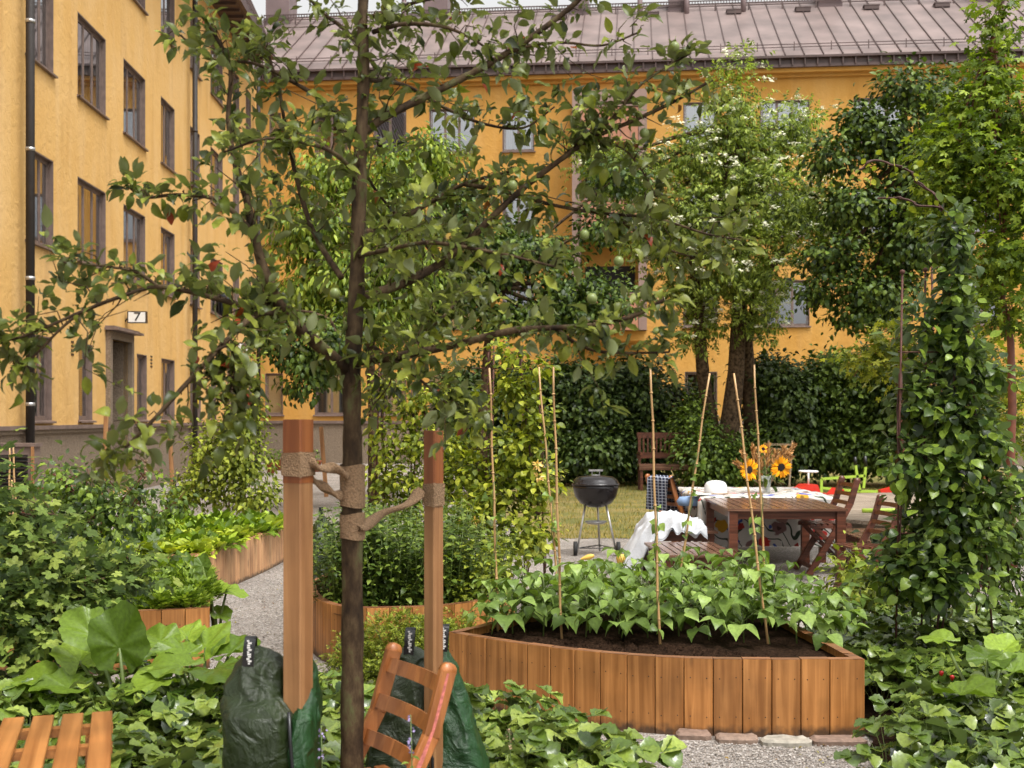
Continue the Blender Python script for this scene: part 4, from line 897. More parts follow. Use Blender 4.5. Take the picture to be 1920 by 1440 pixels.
# ------------------------------------------------------------------ stakes, apple tree, ties, watering bags
def stake(label, px, Ytop, pytop, wpx, rz, lean=0.0, z0=-.05, wet=.2, grp='stakes round the apple tree'):
    ztop = zat(pytop, Ytop); wdt = wpx / F * Ytop; x = xat(px, Ytop)
    th = thing('tree_stake', label, 'stake', (x, Ytop, 0), rz, grp); mb = MB()
    mb.bar((0, 0, z0), (lean, 0, ztop), wdt, wdt, Vector((0, 1, 0)), bev=.004)
    if wet:
        mb2 = MB(); mb2.bar((lean * .8, 0, ztop - wet), (lean, 0, ztop + .001), wdt + .002, wdt + .002, Vector((0, 1, 0)), bev=.004); mb2.build('wet_top', M['stake_top'], th)
    mb.build('post', M['stake'], th); return th
stake('square wooden stake left of the apple trunk, standing in a dark green watering bag', 559, 3.9, 787, 41, R(-27))
stake('square wooden stake right of the apple trunk, behind the orange chair', 813, 4.35, 808, 27, R(-40))
stake('thin pale stake just behind the left wooden stake of the apple tree', 576, 4.6, 800, 15, R(10), wet=0)

TREE = thing('apple_tree', 'young apple tree with a slim dark trunk tied between wooden stakes in the foreground', 'tree', (xat(658, 4.0), 4.0, 0)); T0 = Vector(TREE.location)
tb = MB(); TW = []       # twig attachment points: (pos, dir, weight)
def limb(pts, r0, r1, n=7, w=1.0, smooth_=5):
    P = [at(a, b, 4.0 + d) - T0 for a, b, d in pts]; P = [2 * P[0] - P[1]] + P + [2 * P[-1] - P[-2]]; o_ = []
    for i in range(1, len(P) - 2):
        for s in range(smooth_):
            t_ = s / smooth_; p0, p1, p2, p3 = P[i - 1:i + 3]
            o_.append(.5 * ((2 * p1) + (p2 - p0) * t_ + (2 * p0 - 5 * p1 + 4 * p2 - p3) * t_ ** 2 + (3 * p1 - p0 - 3 * p2 + p3) * t_ ** 3))
    o_.append(P[-2]); k = len(o_)
    rr = [(r0 + (r1 - r0) * (i / (k - 1))) * random.uniform(.93, 1.09) for i in range(k)]
    tb.tube(o_, rr, n)
    for i in range(k): TW.append((o_[i], (o_[min(i + 1, k - 1)] - o_[max(i - 1, 0)]).normalized(), i / (k - 1), w))
    return o_
px_ = lambda n_: n_ / F * 4.0 / 2
limb([(661, 1800, 0), (660, 1440, 0), (661, 1200, 0), (660, 1000, 0), (661, 850, 0), (660, 700, 0), (668, 560, 0), (672, 420, 0), (676, 280, 0), (682, 140, 0), (680, 20, 0), (692, -120, .05), (700, -260, .05)], px_(46), px_(14), 12, 0.25)
for a in [  # left
    ([(652, 695, 0), (600, 650, -.1), (545, 600, -.2), (512, 548, -.25), (490, 490, -.25), (474, 430, -.25), (462, 370, -.2)], 22, 11),
    ([(462, 370, -.2), (440, 300, -.15), (428, 220, -.1), (432, 130, -.1), (400, 60, -.1), (370, 20, -.1)], 11, 4),
    ([(476, 440, -.25), (440, 400, -.3), (400, 372, -.3), (330, 365, -.35), (270, 370, -.35), (240, 350, -.35)], 9, 3),
    ([(520, 560, -.2), (470, 575, -.3), (425, 565, -.35), (360, 548, -.4), (290, 538, -.45), (215, 560, -.5), (140, 590, -.5), (60, 625, -.5), (8, 640, -.5)], 10, 3),
    ([(300, 540, -.42), (255, 510, -.45), (200, 500, -.45), (120, 492, -.5)], 6, 2),
    ([(150, 585, -.5), (110, 620, -.5), (60, 670, -.5), (20, 690, -.5)], 5, 2),
    ([(545, 598, -.2), (500, 585, -.3), (460, 605, -.4), (400, 665, -.5), (340, 730, -.55), (285, 790, -.6), (235, 840, -.6)], 11, 4),
    ([(360, 710, -.52), (400, 740, -.5), (440, 770, -.5)], 5, 2), ([(400, 660, -.5), (430, 650, -.5), (440, 690, -.5), (430, 740, -.5)], 4, 2),
    ([(640, 520, 0), (590, 440, .15), (560, 350, .2), (540, 260, .2), (520, 160, .2), (500, 90, .2)], 10, 4),
    ([(668, 250, 0), (620, 200, .1), (560, 160, .15), (480, 120, .1), (400, 110, .1), (330, 60, .1)], 9, 3),
    ([(672, 330, 0), (630, 290, -.15), (580, 270, -.25), (500, 260, -.3), (420, 285, -.3)], 8, 3),
    ([(680, 90, 0), (640, 50, .1), (600, 20, .1), (560, -30, .1)], 8, 4),
    # right
    ([(660, 680, 0), (720, 672, -.1), (780, 662, -.2), (860, 645, -.25), (950, 622, -.3), (1010, 616, -.3), (1110, 610, -.35), (1190, 592, -.35), (1245, 562, -.4)], 15, 5),
    ([(1040, 614, -.3), (1075, 640, -.3), (1120, 658, -.3), (1180, 662, -.3), (1255, 660, -.3)], 7, 3),
    ([(770, 663, -.2), (800, 620, -.1), (830, 595, -.1), (860, 560, 0)], 7, 3),
    ([(668, 560, 0), (720, 545, .1), (780, 520, .15), (830, 490, .2), (880, 450, .2), (930, 400, .2), (985, 350, .2), (1050, 300, .2), (1110, 260, .2), (1190, 225, .2), (1265, 190, .2), (1335, 150, .2)], 17, 4),
    ([(1060, 290, .2), (1100, 260, .2), (1150, 220, .15), (1200, 160, .15), (1260, 120, .15), (1295, 100, .15)], 7, 3),
    ([(672, 440, 0), (720, 425, .15), (770, 400, .25), (810, 378, .3), (870, 345, .3), (960, 320, .3)], 12, 5),
    ([(870, 345, .3), (950, 360, .3), (1040, 385, .3), (1130, 400, .3), (1230, 410, .3), (1330, 440, .3), (1390, 450, .3)], 8, 3),
    ([(1150, 402, .3), (1200, 440, .3), (1260, 470, .3), (1330, 490, .3)], 6, 2),
    ([(676, 250, 0), (730, 215, .1), (790, 185, .15), (880, 140, .2), (950, 100, .2), (1010, 60, .2), (1080, 5, .2), (1130, -50, .2)], 15, 7),
    ([(950, 100, .2), (1000, 85, .2), (1060, 80, .2), (1130, 85, .2), (1200, 60, .2)], 6, 3),
    ([(700, 60, 0), (760, 45, -.1), (830, 50, -.15), (880, 70, -.15), (920, 95, -.15)], 8, 3),
    ([(700, 30, 0), (760, 10, .1), (840, -10, .1), (940, -30, .1)], 8, 3),
    ([(675, 300, 0), (700, 350, .3), (740, 400, .4), (790, 450, .45), (830, 500, .45), (900, 530, .4)], 6, 3),
    ([(672, 480, 0), (720, 470, -.25), (800, 455, -.4), (880, 465, -.45), (960, 480, -.45), (1040, 500, -.45)], 8, 3),
    ([(1110, 260, .2), (1170, 280, .2), (1210, 330, .2), (1230, 370, .2)], 5, 2),
    ([(690, 150, 0), (760, 160, .3), (830, 200, .4), (900, 230, .4), (980, 240, .4), (1040, 200, .4)], 8, 3),
    ([(700, 650, 0), (760, 690, -.2), (820, 740, -.3), (870, 790, -.3)], 6, 2), ([(740, 670, .1), (730, 720, .3), (700, 760, .35)], 4, 2),
]: limb(a[0], px_(a[1] * 1.2), px_(a[2] * 1.25), 7)
# twigs and leaf spurs
LP, LD, LU = [], [], []
def spur(p, d, k, r_):
    for _ in range(k):
        v = Vector(unit(1)[0]); dd = (v * 1.0 + d * .6 + Vector((0, 0, .15))).normalized(); LP.append(tuple(p + v * random.random() * r_)); LD.append(tuple(dd)); LU.append((random.gauss(0, .55), random.gauss(0, .55), 1))
for p, d, f_, wt in TW:
    if wt < .5 and (f_ < .56 or random.random() < .25): continue
    if random.random() < .30 - .05 * f_: continue
    v = Vector(unit(1)[0]); v = (v - d * v.dot(d) * .6); v.z = v.z * .9 + .15; v.normalize()
    L = random.choice([.015, .02, .03, .05, .08, .14]) * (1.05 - .4 * f_)
    m_ = p + (v + d * .3) * L * .5 + Vector((0, 0, .01)); e = p + (v + d * .7) * L
    tb.tube([p, m_, e], [.0028, .002, .0013], 4)
    spur(e, (v + d * .5).normalized(), random.choice([5, 6, 7, 8]), .028)
    if L > .07: spur(m_, v, random.choice([2, 3, 4]), .02)
    if random.random() < .3: spur(p, v, 3, .015)
    if L > .1:
        e2 = e + (Vector(unit(1)[0]) + v) * .07; tb.tube([e, e2], [.0015, .001], 4); spur(e2, v, 5, .025)
for c, n_ in [((205, 855, -.6), 46), ((245, 830, -.6), 12), ((435, 800, -.5), 44), ((440, 740, -.5), 12), ((20, 640, -.5), 18), ((30, 690, -.5), 12), ((430, 690, -.5), 12), ((500, 390, -.1), 30), ((510, 330, .1), 20), ((1110, 200, .15), 40), ((1090, 230, .2), 24), ((880, 780, -.3), 30), ((850, 740, -.3), 16), ((1350, 470, .3), 26), ((1270, 500, .3), 26), ((1230, 430, .3), 20), ((1230, 655, -.3), 16), ((480, 160, .1), 30), ((540, 260, .2), 24), ((460, 60, .1), 20), ((620, 220, 0), 26), ((780, 280, .2), 26), ((760, 340, .2), 26), ((980, 180, .2), 24), ((880, 300, .2), 24), ((700, 560, -.1), 16), ((740, 600, 0), 18), ((880, 540, .1), 30), ((930, 570, 0), 24), ((1000, 570, -.1), 20), ((820, 610, -.1), 22), ((840, 420, .2), 22), ((1000, 400, .3), 22)]:
    p0 = at(c[0], c[1], 4 + c[2]) - T0
    for _ in range(n_):
        q = p0 + Vector(unit(1)[0]) * random.random() ** .5 * .07; LP.append(tuple(q)); v = Vector(unit(1)[0]); LD.append(tuple(v + Vector((0, 0, -.25)))); LU.append((random.gauss(0, .5), random.gauss(0, .5), 1))
LP = np.array(LP); LD = np.array(LD); LU = np.array(LU)
_w = LP + np.array(T0); _px = CX + _w[:, 0] / _w[:, 1] * F; _py = HY - (_w[:, 2] - H) / _w[:, 1] * F      # leaves thinned where the door number shows through
_ok = ~((_px > 180) & (_px < 280) & (_py > 540) & (_py < 632)); LP, LD, LU = LP[_ok], LD[_ok], LU[_ok]
tb.build('trunk', M['apple_bark'], TREE)
build_leaves('crown', 'apple', LP, basis(LD, LU), .047 * (.55 + 1.0 * rng.random(len(LP)) ** 1.3), M['apple'], TREE)
for a, b, d in [(961, 348, .1), (1181, 392, .2), (1096, 440, .2), (750, 393, .2), (1265, 88, .1), (1208, 250, .2), (1160, 490, 0), (628, 550, -.2), (1110, 560, -.2)]:
    mb = MB(); c = at(a, b, 4 + d) - T0; r_ = .017; mb.lathe([(.001, r_ * .8), (r_ * .5, r_ * .95), (r_ * .9, r_ * .5), (r_, 0), (r_ * .85, -r_ * .6), (r_ * .4, -r_ * .95), (.001, -r_ * .85)], 10, c); mb.tube([c + Vector((0, 0, r_ * .8)), c + Vector((.004, 0, r_ + .02))], .001, 4); mb.build('apple', M['apple_fruit'], TREE)

# burlap ties
def wrapband(mb, cx, cy, hw, z0, z1, rz, n=40, sq=True):
    vs = []
    for zi, z in enumerate((z0, z0 + (z1 - z0) * .33, z0 + (z1 - z0) * .66, z1)):
        for i in range(n):
            a = 2 * PI * i / n; e_ = .16 if sq else 1
            x, y = math.copysign(abs(math.cos(a)) ** e_, math.cos(a)) * hw, math.copysign(abs(math.sin(a)) ** e_, math.sin(a)) * hw
            k_ = 1 + .03 * math.sin(3 * a + zi * 2); x, y = x * k_ * math.cos(rz) - y * k_ * math.sin(rz), x * k_ * math.sin(rz) + y * k_ * math.cos(rz)
            vs.append((cx + x, cy + y, z + .004 * math.sin(2 * a + zi)))
    mb.add(vs, [(r_ * n + i, r_ * n + (i + 1) % n, (r_ + 1) * n + (i + 1) % n, (r_ + 1) * n + i) for r_ in range(3) for i in range(n)], smooth=True)
def twist(mb, pts, w0, th_, turns):
    P = [Vector(p) for p in pts]; P = [2 * P[0] - P[1]] + P + [2 * P[-1] - P[-2]]; c = []
    for i in range(1, len(P) - 2):
        for s in range(10):
            t_ = s / 10; p0, p1, p2, p3 = P[i - 1:i + 3]; c.append(.5 * ((2 * p1) + (p2 - p0) * t_ + (2 * p0 - 5 * p1 + 4 * p2 - p3) * t_ ** 2 + (3 * p1 - p0 - 3 * p2 + p3) * t_ ** 3))
    c.append(P[-2]); k = len(c); vs = []
    for i, q in enumerate(c):
        d = (c[min(i + 1, k - 1)] - c[max(i - 1, 0)]).normalized(); X = d.cross(Vector((0, 1, 0))).normalized(); Y_ = d.cross(X); a = turns * 2 * PI * i / (k - 1)
        mid = abs(i / (k - 1) - .5) * 2; ww = w0 * (.62 + .3 * mid ** 2 - .25 * (mid > .93))
        for j in range(10):
            b_ = 2 * PI * j / 10; u_, v_ = math.cos(b_) * ww, math.sin(b_) * th_
            vs.append(q + X * (u_ * math.cos(a) - v_ * math.sin(a)) + Y_ * (u_ * math.sin(a) + v_ * math.cos(a)))
    mb.add(vs, [(i * 10 + j, i * 10 + (j + 1) % 10, (i + 1) * 10 + (j + 1) % 10, (i + 1) * 10 + j) for i in range(k - 1) for j in range(10)], smooth=True)
th = thing('tree_tie', 'burlap band twisted from the left stake to the trunk at the upper height', 'tree tie', tuple(at(600, 880, 3.95)), group='burlap ties of the apple tree'); o0 = Vector(th.location)
mb = MB(); c = at(559, 870, 3.9) - o0; wrapband(mb, c.x, c.y, .0405, zat(892, 3.9) - o0.z, zat(848, 3.9) - o0.z, R(-27)); mb.build('stake_wrap', M['burlap'], th)
mb = MB(); c = at(661, 890, 4.0) - o0; wrapband(mb, c.x, c.y, .041, zat(950, 4) - o0.z, zat(872, 4) - o0.z, 0, sq=False); mb.build('trunk_wrap', M['burlap'], th)
mb = MB(); twist(mb, [at(578, 866, 3.89) - o0, at(600, 878, 3.9) - o0, at(625, 878, 3.93) - o0, at(650, 892, 3.96) - o0], .029, .010, .8); twist(mb, [at(575, 895, 3.93) - o0, at(600, 908, 3.94) - o0, at(625, 925, 3.96) - o0, at(648, 930, 3.98) - o0], .026, .009, 1.1); mb.build('twisted_band', M['burlap'], th)
th = thing('tree_tie', 'burlap band twisted from the right stake down to the trunk', 'tree tie', tuple(at(740, 950, 4.1)), group='burlap ties of the apple tree'); o0 = Vector(th.location)
mb = MB(); c = at(813, 930, 4.35) - o0; wrapband(mb, c.x, c.y, .0295, zat(948, 4.35) - o0.z, zat(906, 4.35) - o0.z, R(-40)); mb.build('stake_wrap', M['burlap'], th)
mb = MB(); c = at(661, 990, 4.0) - o0; wrapband(mb, c.x, c.y, .041, zat(1010, 4) - o0.z, zat(962, 4) - o0.z, 0, sq=False); mb.build('trunk_wrap', M['burlap'], th)
mb = MB(); twist(mb, [at(790, 920, 4.33) - o0, at(765, 945, 4.27) - o0, at(720, 962, 4.15) - o0, at(690, 982, 4.02) - o0, at(668, 990, 3.965) - o0], .029, .010, .7); mb.build('twisted_band', M['burlap'], th)

def water_bag(label, Y, lobes, straps, zipl, seedv):
    """soft upright sack in two lobes closed round a stake; rows of (z, left px, right px, half depth)"""
    cxp = lobes[0][1][-1][1]; base = Vector((xat(560 if Y < 4.2 else 813, Y), Y, 0)); th = thing('watering_bag', label, 'watering bag', tuple(base), group='watering bags of the apple tree')
    from mathutils import noise as nz
    for mat, rows in lobes:
        mb = MB(); n = 72; R2 = []
        for k in range(len(rows) - 1):       # finer rows between the given ones
            for s in range(12): t_ = s / 12; R2.append([rows[k][q] * (1 - t_) + rows[k + 1][q] * t_ for q in range(4)])
        R2.append(list(rows[-1])); vs = []
        for z, xl, xr, hd in R2:
            c = (xat(xl, Y) + xat(xr, Y)) / 2 - base.x; hw = (xat(xr, Y) - xat(xl, Y)) / 2
            for i in range(n):
                a = 2 * PI * i / n; ca, sa = math.cos(a), math.sin(a); ex = .58 if z < .76 else .85; x, y = math.copysign(abs(ca) ** ex, ca) * hw, math.copysign(abs(sa) ** ex, sa) * hd
                p_ = Vector((x * 9 + seedv, y * 9, z * 4.0)); p_ = Vector((p_.x, p_.y, p_.z * .6)); q = nz.noise(p_ * .8) * .02 + (max(0, 1 - abs(nz.noise(p_ * 1.5)) * 4) ** 2) * .010 + (max(0, 1 - abs(nz.noise(p_ * 3.1 + Vector((3, 7, 1)))) * 5)) * .003
                k_ = min(1, hd / .05); vs.append((c + x + ca * q * k_, y + sa * q * k_ * 1.3, z + nz.noise(p_ * 1.3) * .006))
        m_ = len(R2); mb.add(vs, [(k * n + i, (k + 1) * n + i, (k + 1) * n + (i + 1) % n, k * n + (i + 1) % n) for k in range(m_ - 1) for i in range(n)] + [tuple(range(n))], smooth=True); mb.build('bag_lobe', M[mat], th)
    mb = MB(); mb.tube([Vector((xat(a, Y) - base.x, d, zat(b, Y))) for a, b, d in zipl], .006, 6); mb.build('zip', M['black'], th)
    for px, py, yd in straps:
        mb = MB(); mk = MB(); cx_ = xat(px, Y) - base.x; z0 = zat(py, Y) - .035; pts = []
        for i in range(17): a = PI * i / 16; pts.append(Vector((cx_ + .006 * math.sin(a), yd - .022 * math.cos(a), z0 + .095 * math.sin(a) ** .6)))
        for q, q2 in zip(pts, pts[1:]): mb.bar(q, q2, .036, .003, Vector((0, 1, .01)) if abs((q2 - q).z) > abs((q2 - q).y) else Vector((0, 0, 1)))
        sb_ = mb.build('strap', M['black'], th)
        for i in range(11): z = z0 + .01 + i * .0072; w_ = .003 + .003 * abs(math.sin(i * 1.9)); c_ = cx_ + .004 + .003 * math.sin(i * 2.3); mk.box(c_ - w_, c_ + w_, yd - .0255, yd - .024, z, z + .0055)
        mk.build('strap_mark', M['curtain'], sb_)
    return th
water_bag('wet dark green watering bag zipped round the left stake of the apple tree', 3.96,
    [('tarp', [(0, 412, 590, .16), (.25, 424, 580, .14), (.5, 431, 582, .15), (.62, 429, 580, .15), (.71, 427, 572, .14), (.76, 427, 548, .085), (.81, 430, 541, .055), (.85, 440, 534, .04), (.88, 456, 524, .025), (.90, 466, 506, .012), (.912, 470, 486, .004)]),
     ('tarp_in', [(0, 560, 608, .12), (.25, 558, 601, .11), (.5, 552, 598, .15), (.6, 552, 592, .14), (.7, 556, 596, .12), (.78, 562, 592, .045), (.84, 563, 587, .03), (.89, 565, 580, .016), (.92, 568, 574, .004)])],
    [(470, 1226, -.02)], [(556, 1316, -.135), (560, 1370, -.15), (566, 1440, -.152), (570, 1520, -.165)], 1)
water_bag('dark green watering bag behind the orange folding chair', 4.47,
    [('tarp', [(0, 676, 845, .17), (.38, 690, 832, .14), (.55, 697, 824, .11), (.7, 714, 812, .08), (.76, 728, 806, .06), (.79, 742, 798, .04), (.81, 756, 786, .02), (.82, 764, 776, .005)]),
     ('tarp_in', [(0, 790, 928, .16), (.38, 798, 913, .13), (.55, 802, 889, .10), (.65, 804, 873, .075), (.74, 805, 852, .055), (.79, 810, 840, .03), (.82, 816, 832, .012), (.835, 820, 828, .004)])],
    [(768, 1206, -.02), (831, 1200, -.02)], [(812, 1300, -.11), (816, 1400, -.15), (818, 1500, -.17)], 5)

# ------------------------------------------------------------------ furniture
def folding_chair(label, loc, rz, wood_m, s=1.0, group=None, slats=4, streak=False, cat='chair'):
    """faces local -X; long stiles run from the back top to the front feet"""
    th = thing('folding_chair', label, cat, loc, rz, group); th.scale = (s, s, s)
    for y in (-.2, .2):
        mb = MB(); pts = [Vector((-.24, y, .0)), Vector((.02, y, .42)), Vector((.14, y, .64)), Vector((.20, y, .84))]
        for q, q2 in zip(pts, pts[1:]): mb.bar(q, q2, .026, .056, Vector((1, 0, 0)), bev=.004)
        mb.tube([Vector((.20, y - .012, .84)), Vector((.20, y + .012, .84))], .028, 12)
        mb.tube([Vector((.14, y - .0115, .64)), Vector((.14, y + .0115, .64))], .028, 12); mb.tube([Vector((.02, y - .0115, .42)), Vector((.02, y + .0115, .42))], .028, 12)
        st_ = mb.build('stile', wood_m, th)
        if streak and y < 0:
            m2 = MB(); P_ = [Vector((.195, y - .0135, .835)), Vector((.17, y - .0135, .75)), Vector((.142, y - .0135, .66)), Vector((.10, y - .0135, .57)), Vector((.06, y - .0135, .49)), Vector((.0, y - .0135, .39))]; ww = [.004, .006, .005, .008, .007, .012]
            vv = [];
            for q, a in zip(P_, ww): vv += [q + Vector((-a, 0, .2 * a)), q + Vector((a, 0, -.2 * a))]
            m2.add(vv, [(2 * i, 2 * i + 1, 2 * i + 3, 2 * i + 2) for i in range(5)]); m2.build('paint_streak', M['pink'], st_)
        mb = MB(); mb.bar((-.18, y * .86, .43), (.24, y * .86, 0), .02, .04, Vector((1, 0, 0)), bev=.003); lg = mb.build('leg', wood_m, th)
        mb = MB(); mb.tube([(-.035, y * 1.09, .265), (-.035, y * .76, .265)], .009, 8); mb.build('pivot_bolt', M['galv'], lg)
    for i in range(slats):
        f_ = i / (slats - 1); z = .56 + f_ * .235; x = .095 + (.19 - .095) * ((z - .56) / .26); mb = MB(); k = 6
        for j in range(k):
            y0, y1 = -.188 + .376 * j / k, -.188 + .376 * (j + 1) / k; c0_, c1_ = .014 * math.cos(y0 / .188 * PI / 2), .014 * math.cos(y1 / .188 * PI / 2)
            mb.bar((x + c0_, y0, z), (x + c1_, y1, z), .05 if slats < 4 else .036, .014, Vector((1, 0, -.35)))
        mb.build('back_slat', wood_m, th)
    mb = MB()
    for i in range(7):
        x = -.22 + i * .056; mb.box(x, x + .04, -.178, .178, .44, .457)
    mb.box(-.22, .16, -.187, -.17, .415, .44); mb.box(-.22, .16, .17, .187, .415, .44); mb.build('seat', wood_m, th)
    mb = MB(); mb.bar((-.2, -.19, .07), (-.2, .19, .07), .02, .035); mb.build('stretcher', wood_m, th)
    return th
folding_chair('orange wooden folding chair with a pink paint streak, in front of the apple trunk', (-.48, 3.98, 0), R(31), M['teak_z'], 1.0, slats=3, streak=True)
folding_chair('dark brown folding chair pulled up to the right end of the slatted table', (3.36, 13.05, 0), R(4), M['brown'], 1.17, 'brown folding chairs at the garden tables')
folding_chair('dark brown folding chair half hidden behind the climbing honeysuckle on the obelisk', (3.22, 11.1, 0), R(8), M['brown'], 1.08, 'brown folding chairs at the garden tables')
ch = folding_chair('orange folding chair with a navy checked towel over its back', (1.93, 14.6, 0), R(211), M['teak_z'], 1.12, slats=4)
folding_chair('pale bare folding chair standing before the dark hedge', (xat(1460, 27.2), 27.2, 0), R(70), M['pale_wood'], 1.3)
folding_chair('dark brown folding chair beside the small table near the ventilation cabinet', (xat(112, 17.2), 17.6, 0), R(190), M['brown'], 1.0)
def cloth(name, label, cat, grid, mat, parent=None, thick=.006):
    """grid: rows of points -> a cloth with thickness"""
    r_, c_ = len(grid), len(grid[0]); mb = MB(); V = [p for row in grid for p in row]; V2 = [(p[0], p[1] , p[2] - thick) if True else p for row in grid for p in row]
    mb.add(V + V2, [(i * c_ + j, i * c_ + j + 1, (i + 1) * c_ + j + 1, (i + 1) * c_ + j) for i in range(r_ - 1) for j in range(c_ - 1)] + [(r_ * c_ + (i + 1) * c_ + j, r_ * c_ + (i + 1) * c_ + j + 1, r_ * c_ + i * c_ + j + 1, r_ * c_ + i * c_ + j) for i in range(r_ - 1) for j in range(c_ - 1)], smooth=True)
    o_ = mb.build(name, mat, parent)
    if label: tag(o_, label, cat)
    return o_
# towel over the chair back (front and rear fall)
g_ = []
for i in range(22):
    f_ = i / 21; s_ = (f_ - .42) * 1.0; row = []
    for j in range(14):
        v = j / 13 - .5; y = v * .40 - .07; fl = .012 * math.sin(v * 18 + f_ * 4)
        if s_ < 0: x = -.245 - .03 - (-s_) * .10 + fl; z = .965 + s_ * .95
        else: x = -.245 + .035 + s_ * .45 + fl; z = .965 - s_ * .95
        if abs(s_) < .05: z += .012 * (1 - abs(s_) / .05)
        x -= .01; row.append((1.93 + x * math.cos(R(31)) - y * math.sin(R(31)), 14.6 + x * math.sin(R(31)) + y * math.cos(R(31)), z))
    g_.append(row)
cloth('towel', 'navy blue checked towel hung over the back of the orange chair', 'towel', g_, M['check'])
tw_ = MB(); tw_.lathe([(0, .06), (.09, .05), (.12, 0), (.1, -.05), (0, -.06)], 12, (0, 0, 0)); o_ = tw_.build('folded_cloth', M['blue_cloth']); o_.location = (2.05, 14.15, .68); o_.scale = (1.3, 1, 1); tag(o_, 'pale blue cloth bundled on the seat of the orange chair', 'cloth')
def slat_top(mb, x0, x1, y0, y1, z, n, along='Y', gap=.012, th_=.022):
    if along == 'Y':
        w_ = (x1 - x0) / n
        for i in range(n): mb.box(x0 + i * w_ + gap / 2, x0 + (i + 1) * w_ - gap / 2, y0, y1, z - th_, z)
    else:
        w_ = (y1 - y0) / n
        for i in range(n): mb.box(x0, x1, y0 + i * w_ + gap / 2, y0 + (i + 1) * w_ - gap / 2, z - th_, z)
def table(label, loc, rz, wx, wy, h, n, top, leg, along='Y', legw=.06, cat='table', name='garden_table', gap=.014, edge=True, apron=.08):
    th = thing(name, label, cat, loc, rz); mb = MB(); e_ = .07 if edge else 0
    slat_top(mb, -wx / 2 + e_, wx / 2 - e_, -wy / 2 + e_, wy / 2 - e_, h, n, along, gap)
    if edge:
        mb.box(-wx / 2, wx / 2, -wy / 2, -wy / 2 + e_ - .003, h - .022, h); mb.box(-wx / 2, wx / 2, wy / 2 - e_ + .003, wy / 2, h - .022, h)
        mb.box(-wx / 2, -wx / 2 + e_ - .003, -wy / 2 + e_, wy / 2 - e_, h - .022, h); mb.box(wx / 2 - e_ + .003, wx / 2, -wy / 2 + e_, wy / 2 - e_, h - .022, h)
    mb.build('table_top' if cat == 'table' else 'seat', top, th)
    a, b = wx / 2 - .06, wy / 2 - .06; mb = MB(); ht = h - .0235
    for y in (-b, b): mb.box(-a + legw / 2, a - legw / 2, y - .012, y + .012, ht - apron, ht)
    for x in (-a, a): mb.box(x - .012, x + .012, -b + legw / 2, b - legw / 2, ht - apron, ht)
    mb.build('apron', leg, th)
    for x in (-a, a):
        for y in (-b, b): mb = MB(); mb.box(x - legw / 2, x + legw / 2, y - legw / 2, y + legw / 2, 0, ht); mb.build('leg', leg, th)
    return th
table('dark brown slatted garden table with a bare wet top, beside the flowered cloth', (2.73, 12.92, 0), R(-1), 1.18, 1.7, .745, 11, M['brown_top'], M['brown'], legw=.085)
table('garden table hidden under the flowered white cloth', (2.88, 14.78, 0), 0, 1.4, 1.85, .735, 11, M['brown_top'], M['brown'], legw=.07)
table('low brown slatted stool in front of the white quilt', (1.66, 11.5, 0), R(2), .68, 1.15, .42, 7, M['brown_top'], M['brown'], cat='stool', name='slatted_stool', legw=.05)
table('small brown slatted bench underneath the white quilt', (1.75, 12.95, 0), 0, .75, .6, .47, 6, M['brown_top'], M['brown'], cat='bench', name='slatted_bench', legw=.05)
table('low brown slatted table between the chairs and the round deck', (4.05, 12.6, 0), 0, 1.15, 1.5, .44, 9, M['brown_top'], M['brown'], legw=.06)
table('small brown folding table near the ventilation cabinet', (xat(118, 16.8), 16.4, 0), R(8), .75, .5, .72, 6, M['brown'], M['brown'], legw=.04)
# the near table in the bottom left corner
th = thing('slatted_table', 'orange oiled slatted table cut off by the bottom left corner', 'table', (-1.262, 3.882, 0), R(17.6))
for i in range(9):
    mb = MB(); mb.bar((-.033 - i * .0865, 0, .712), (-.033 - i * .0865, -1.1, .712), .062, .018, Vector((0, 0, 1)), bev=.0025); mb.build('slat', M['teak'], th)
for y in (-.09, -.33, -.95): mb = MB(); mb.box(-.76, -.0, y - .02, y + .02, .676, .702); mb.build('crossbar', M['teak'], th)
for x in (-.06, -.7):
    for y in (-.12, -.95): mb = MB(); mb.bar((x, y, 0), (x, y, .676), .04, .03, Vector((0, 1, 0))); mb.build('leg', M['teak'], th)

# flowered tablecloth: top, rumpled, with falls on three sides
g_ = []; X0, X1, Y0, Y1 = 2.14, 3.62, 13.83, 15.74
us = [-.5, -.42, -.34, -.26, -.18, -.1, -.03] + [i / 20 for i in range(21)] + [1.03, 1.1, 1.18]
for j, vv in enumerate([-.56, -.48, -.4, -.32, -.24, -.16, -.08, -.02] + [i / 16 for i in range(17)] + [1.03, 1.1]):
    row = []
    for i, uu in enumerate(us):
        x = X0 + (X1 - X0) * min(max(uu, 0), 1); y = Y0 + (Y1 - Y0) * min(max(vv, 0), 1); z = .748
        dx = max(-uu, uu - 1, 0); dy = max(-vv, vv - 1, 0)
        if dx > 0: x += math.copysign(.02 + .03 * math.sin(j * 1.1), uu - .5); z -= dx * 1.02
        if dy > 0: y += math.copysign(.015 + .022 * math.sin(i * 1.05), vv - .5); z -= (dy - (min(dx, dy) * .3)) * 1.0
        if dx == 0 and dy == 0: z += .004 + .004 * math.sin(i * 2.2 + j) + (.05 * max(0, 1 - ((uu - .8) / .22) ** 2 - ((vv - .2) / .25) ** 2) * (1 + .5 * math.sin(i * 3)) if uu > .5 else 0)
        row.append((x, y, max(z, .2)))
    g_.append(row)
cloth('tablecloth', 'white tablecloth printed with red, blue and yellow flowers over the far table', 'tablecloth', g_, M['floral'])
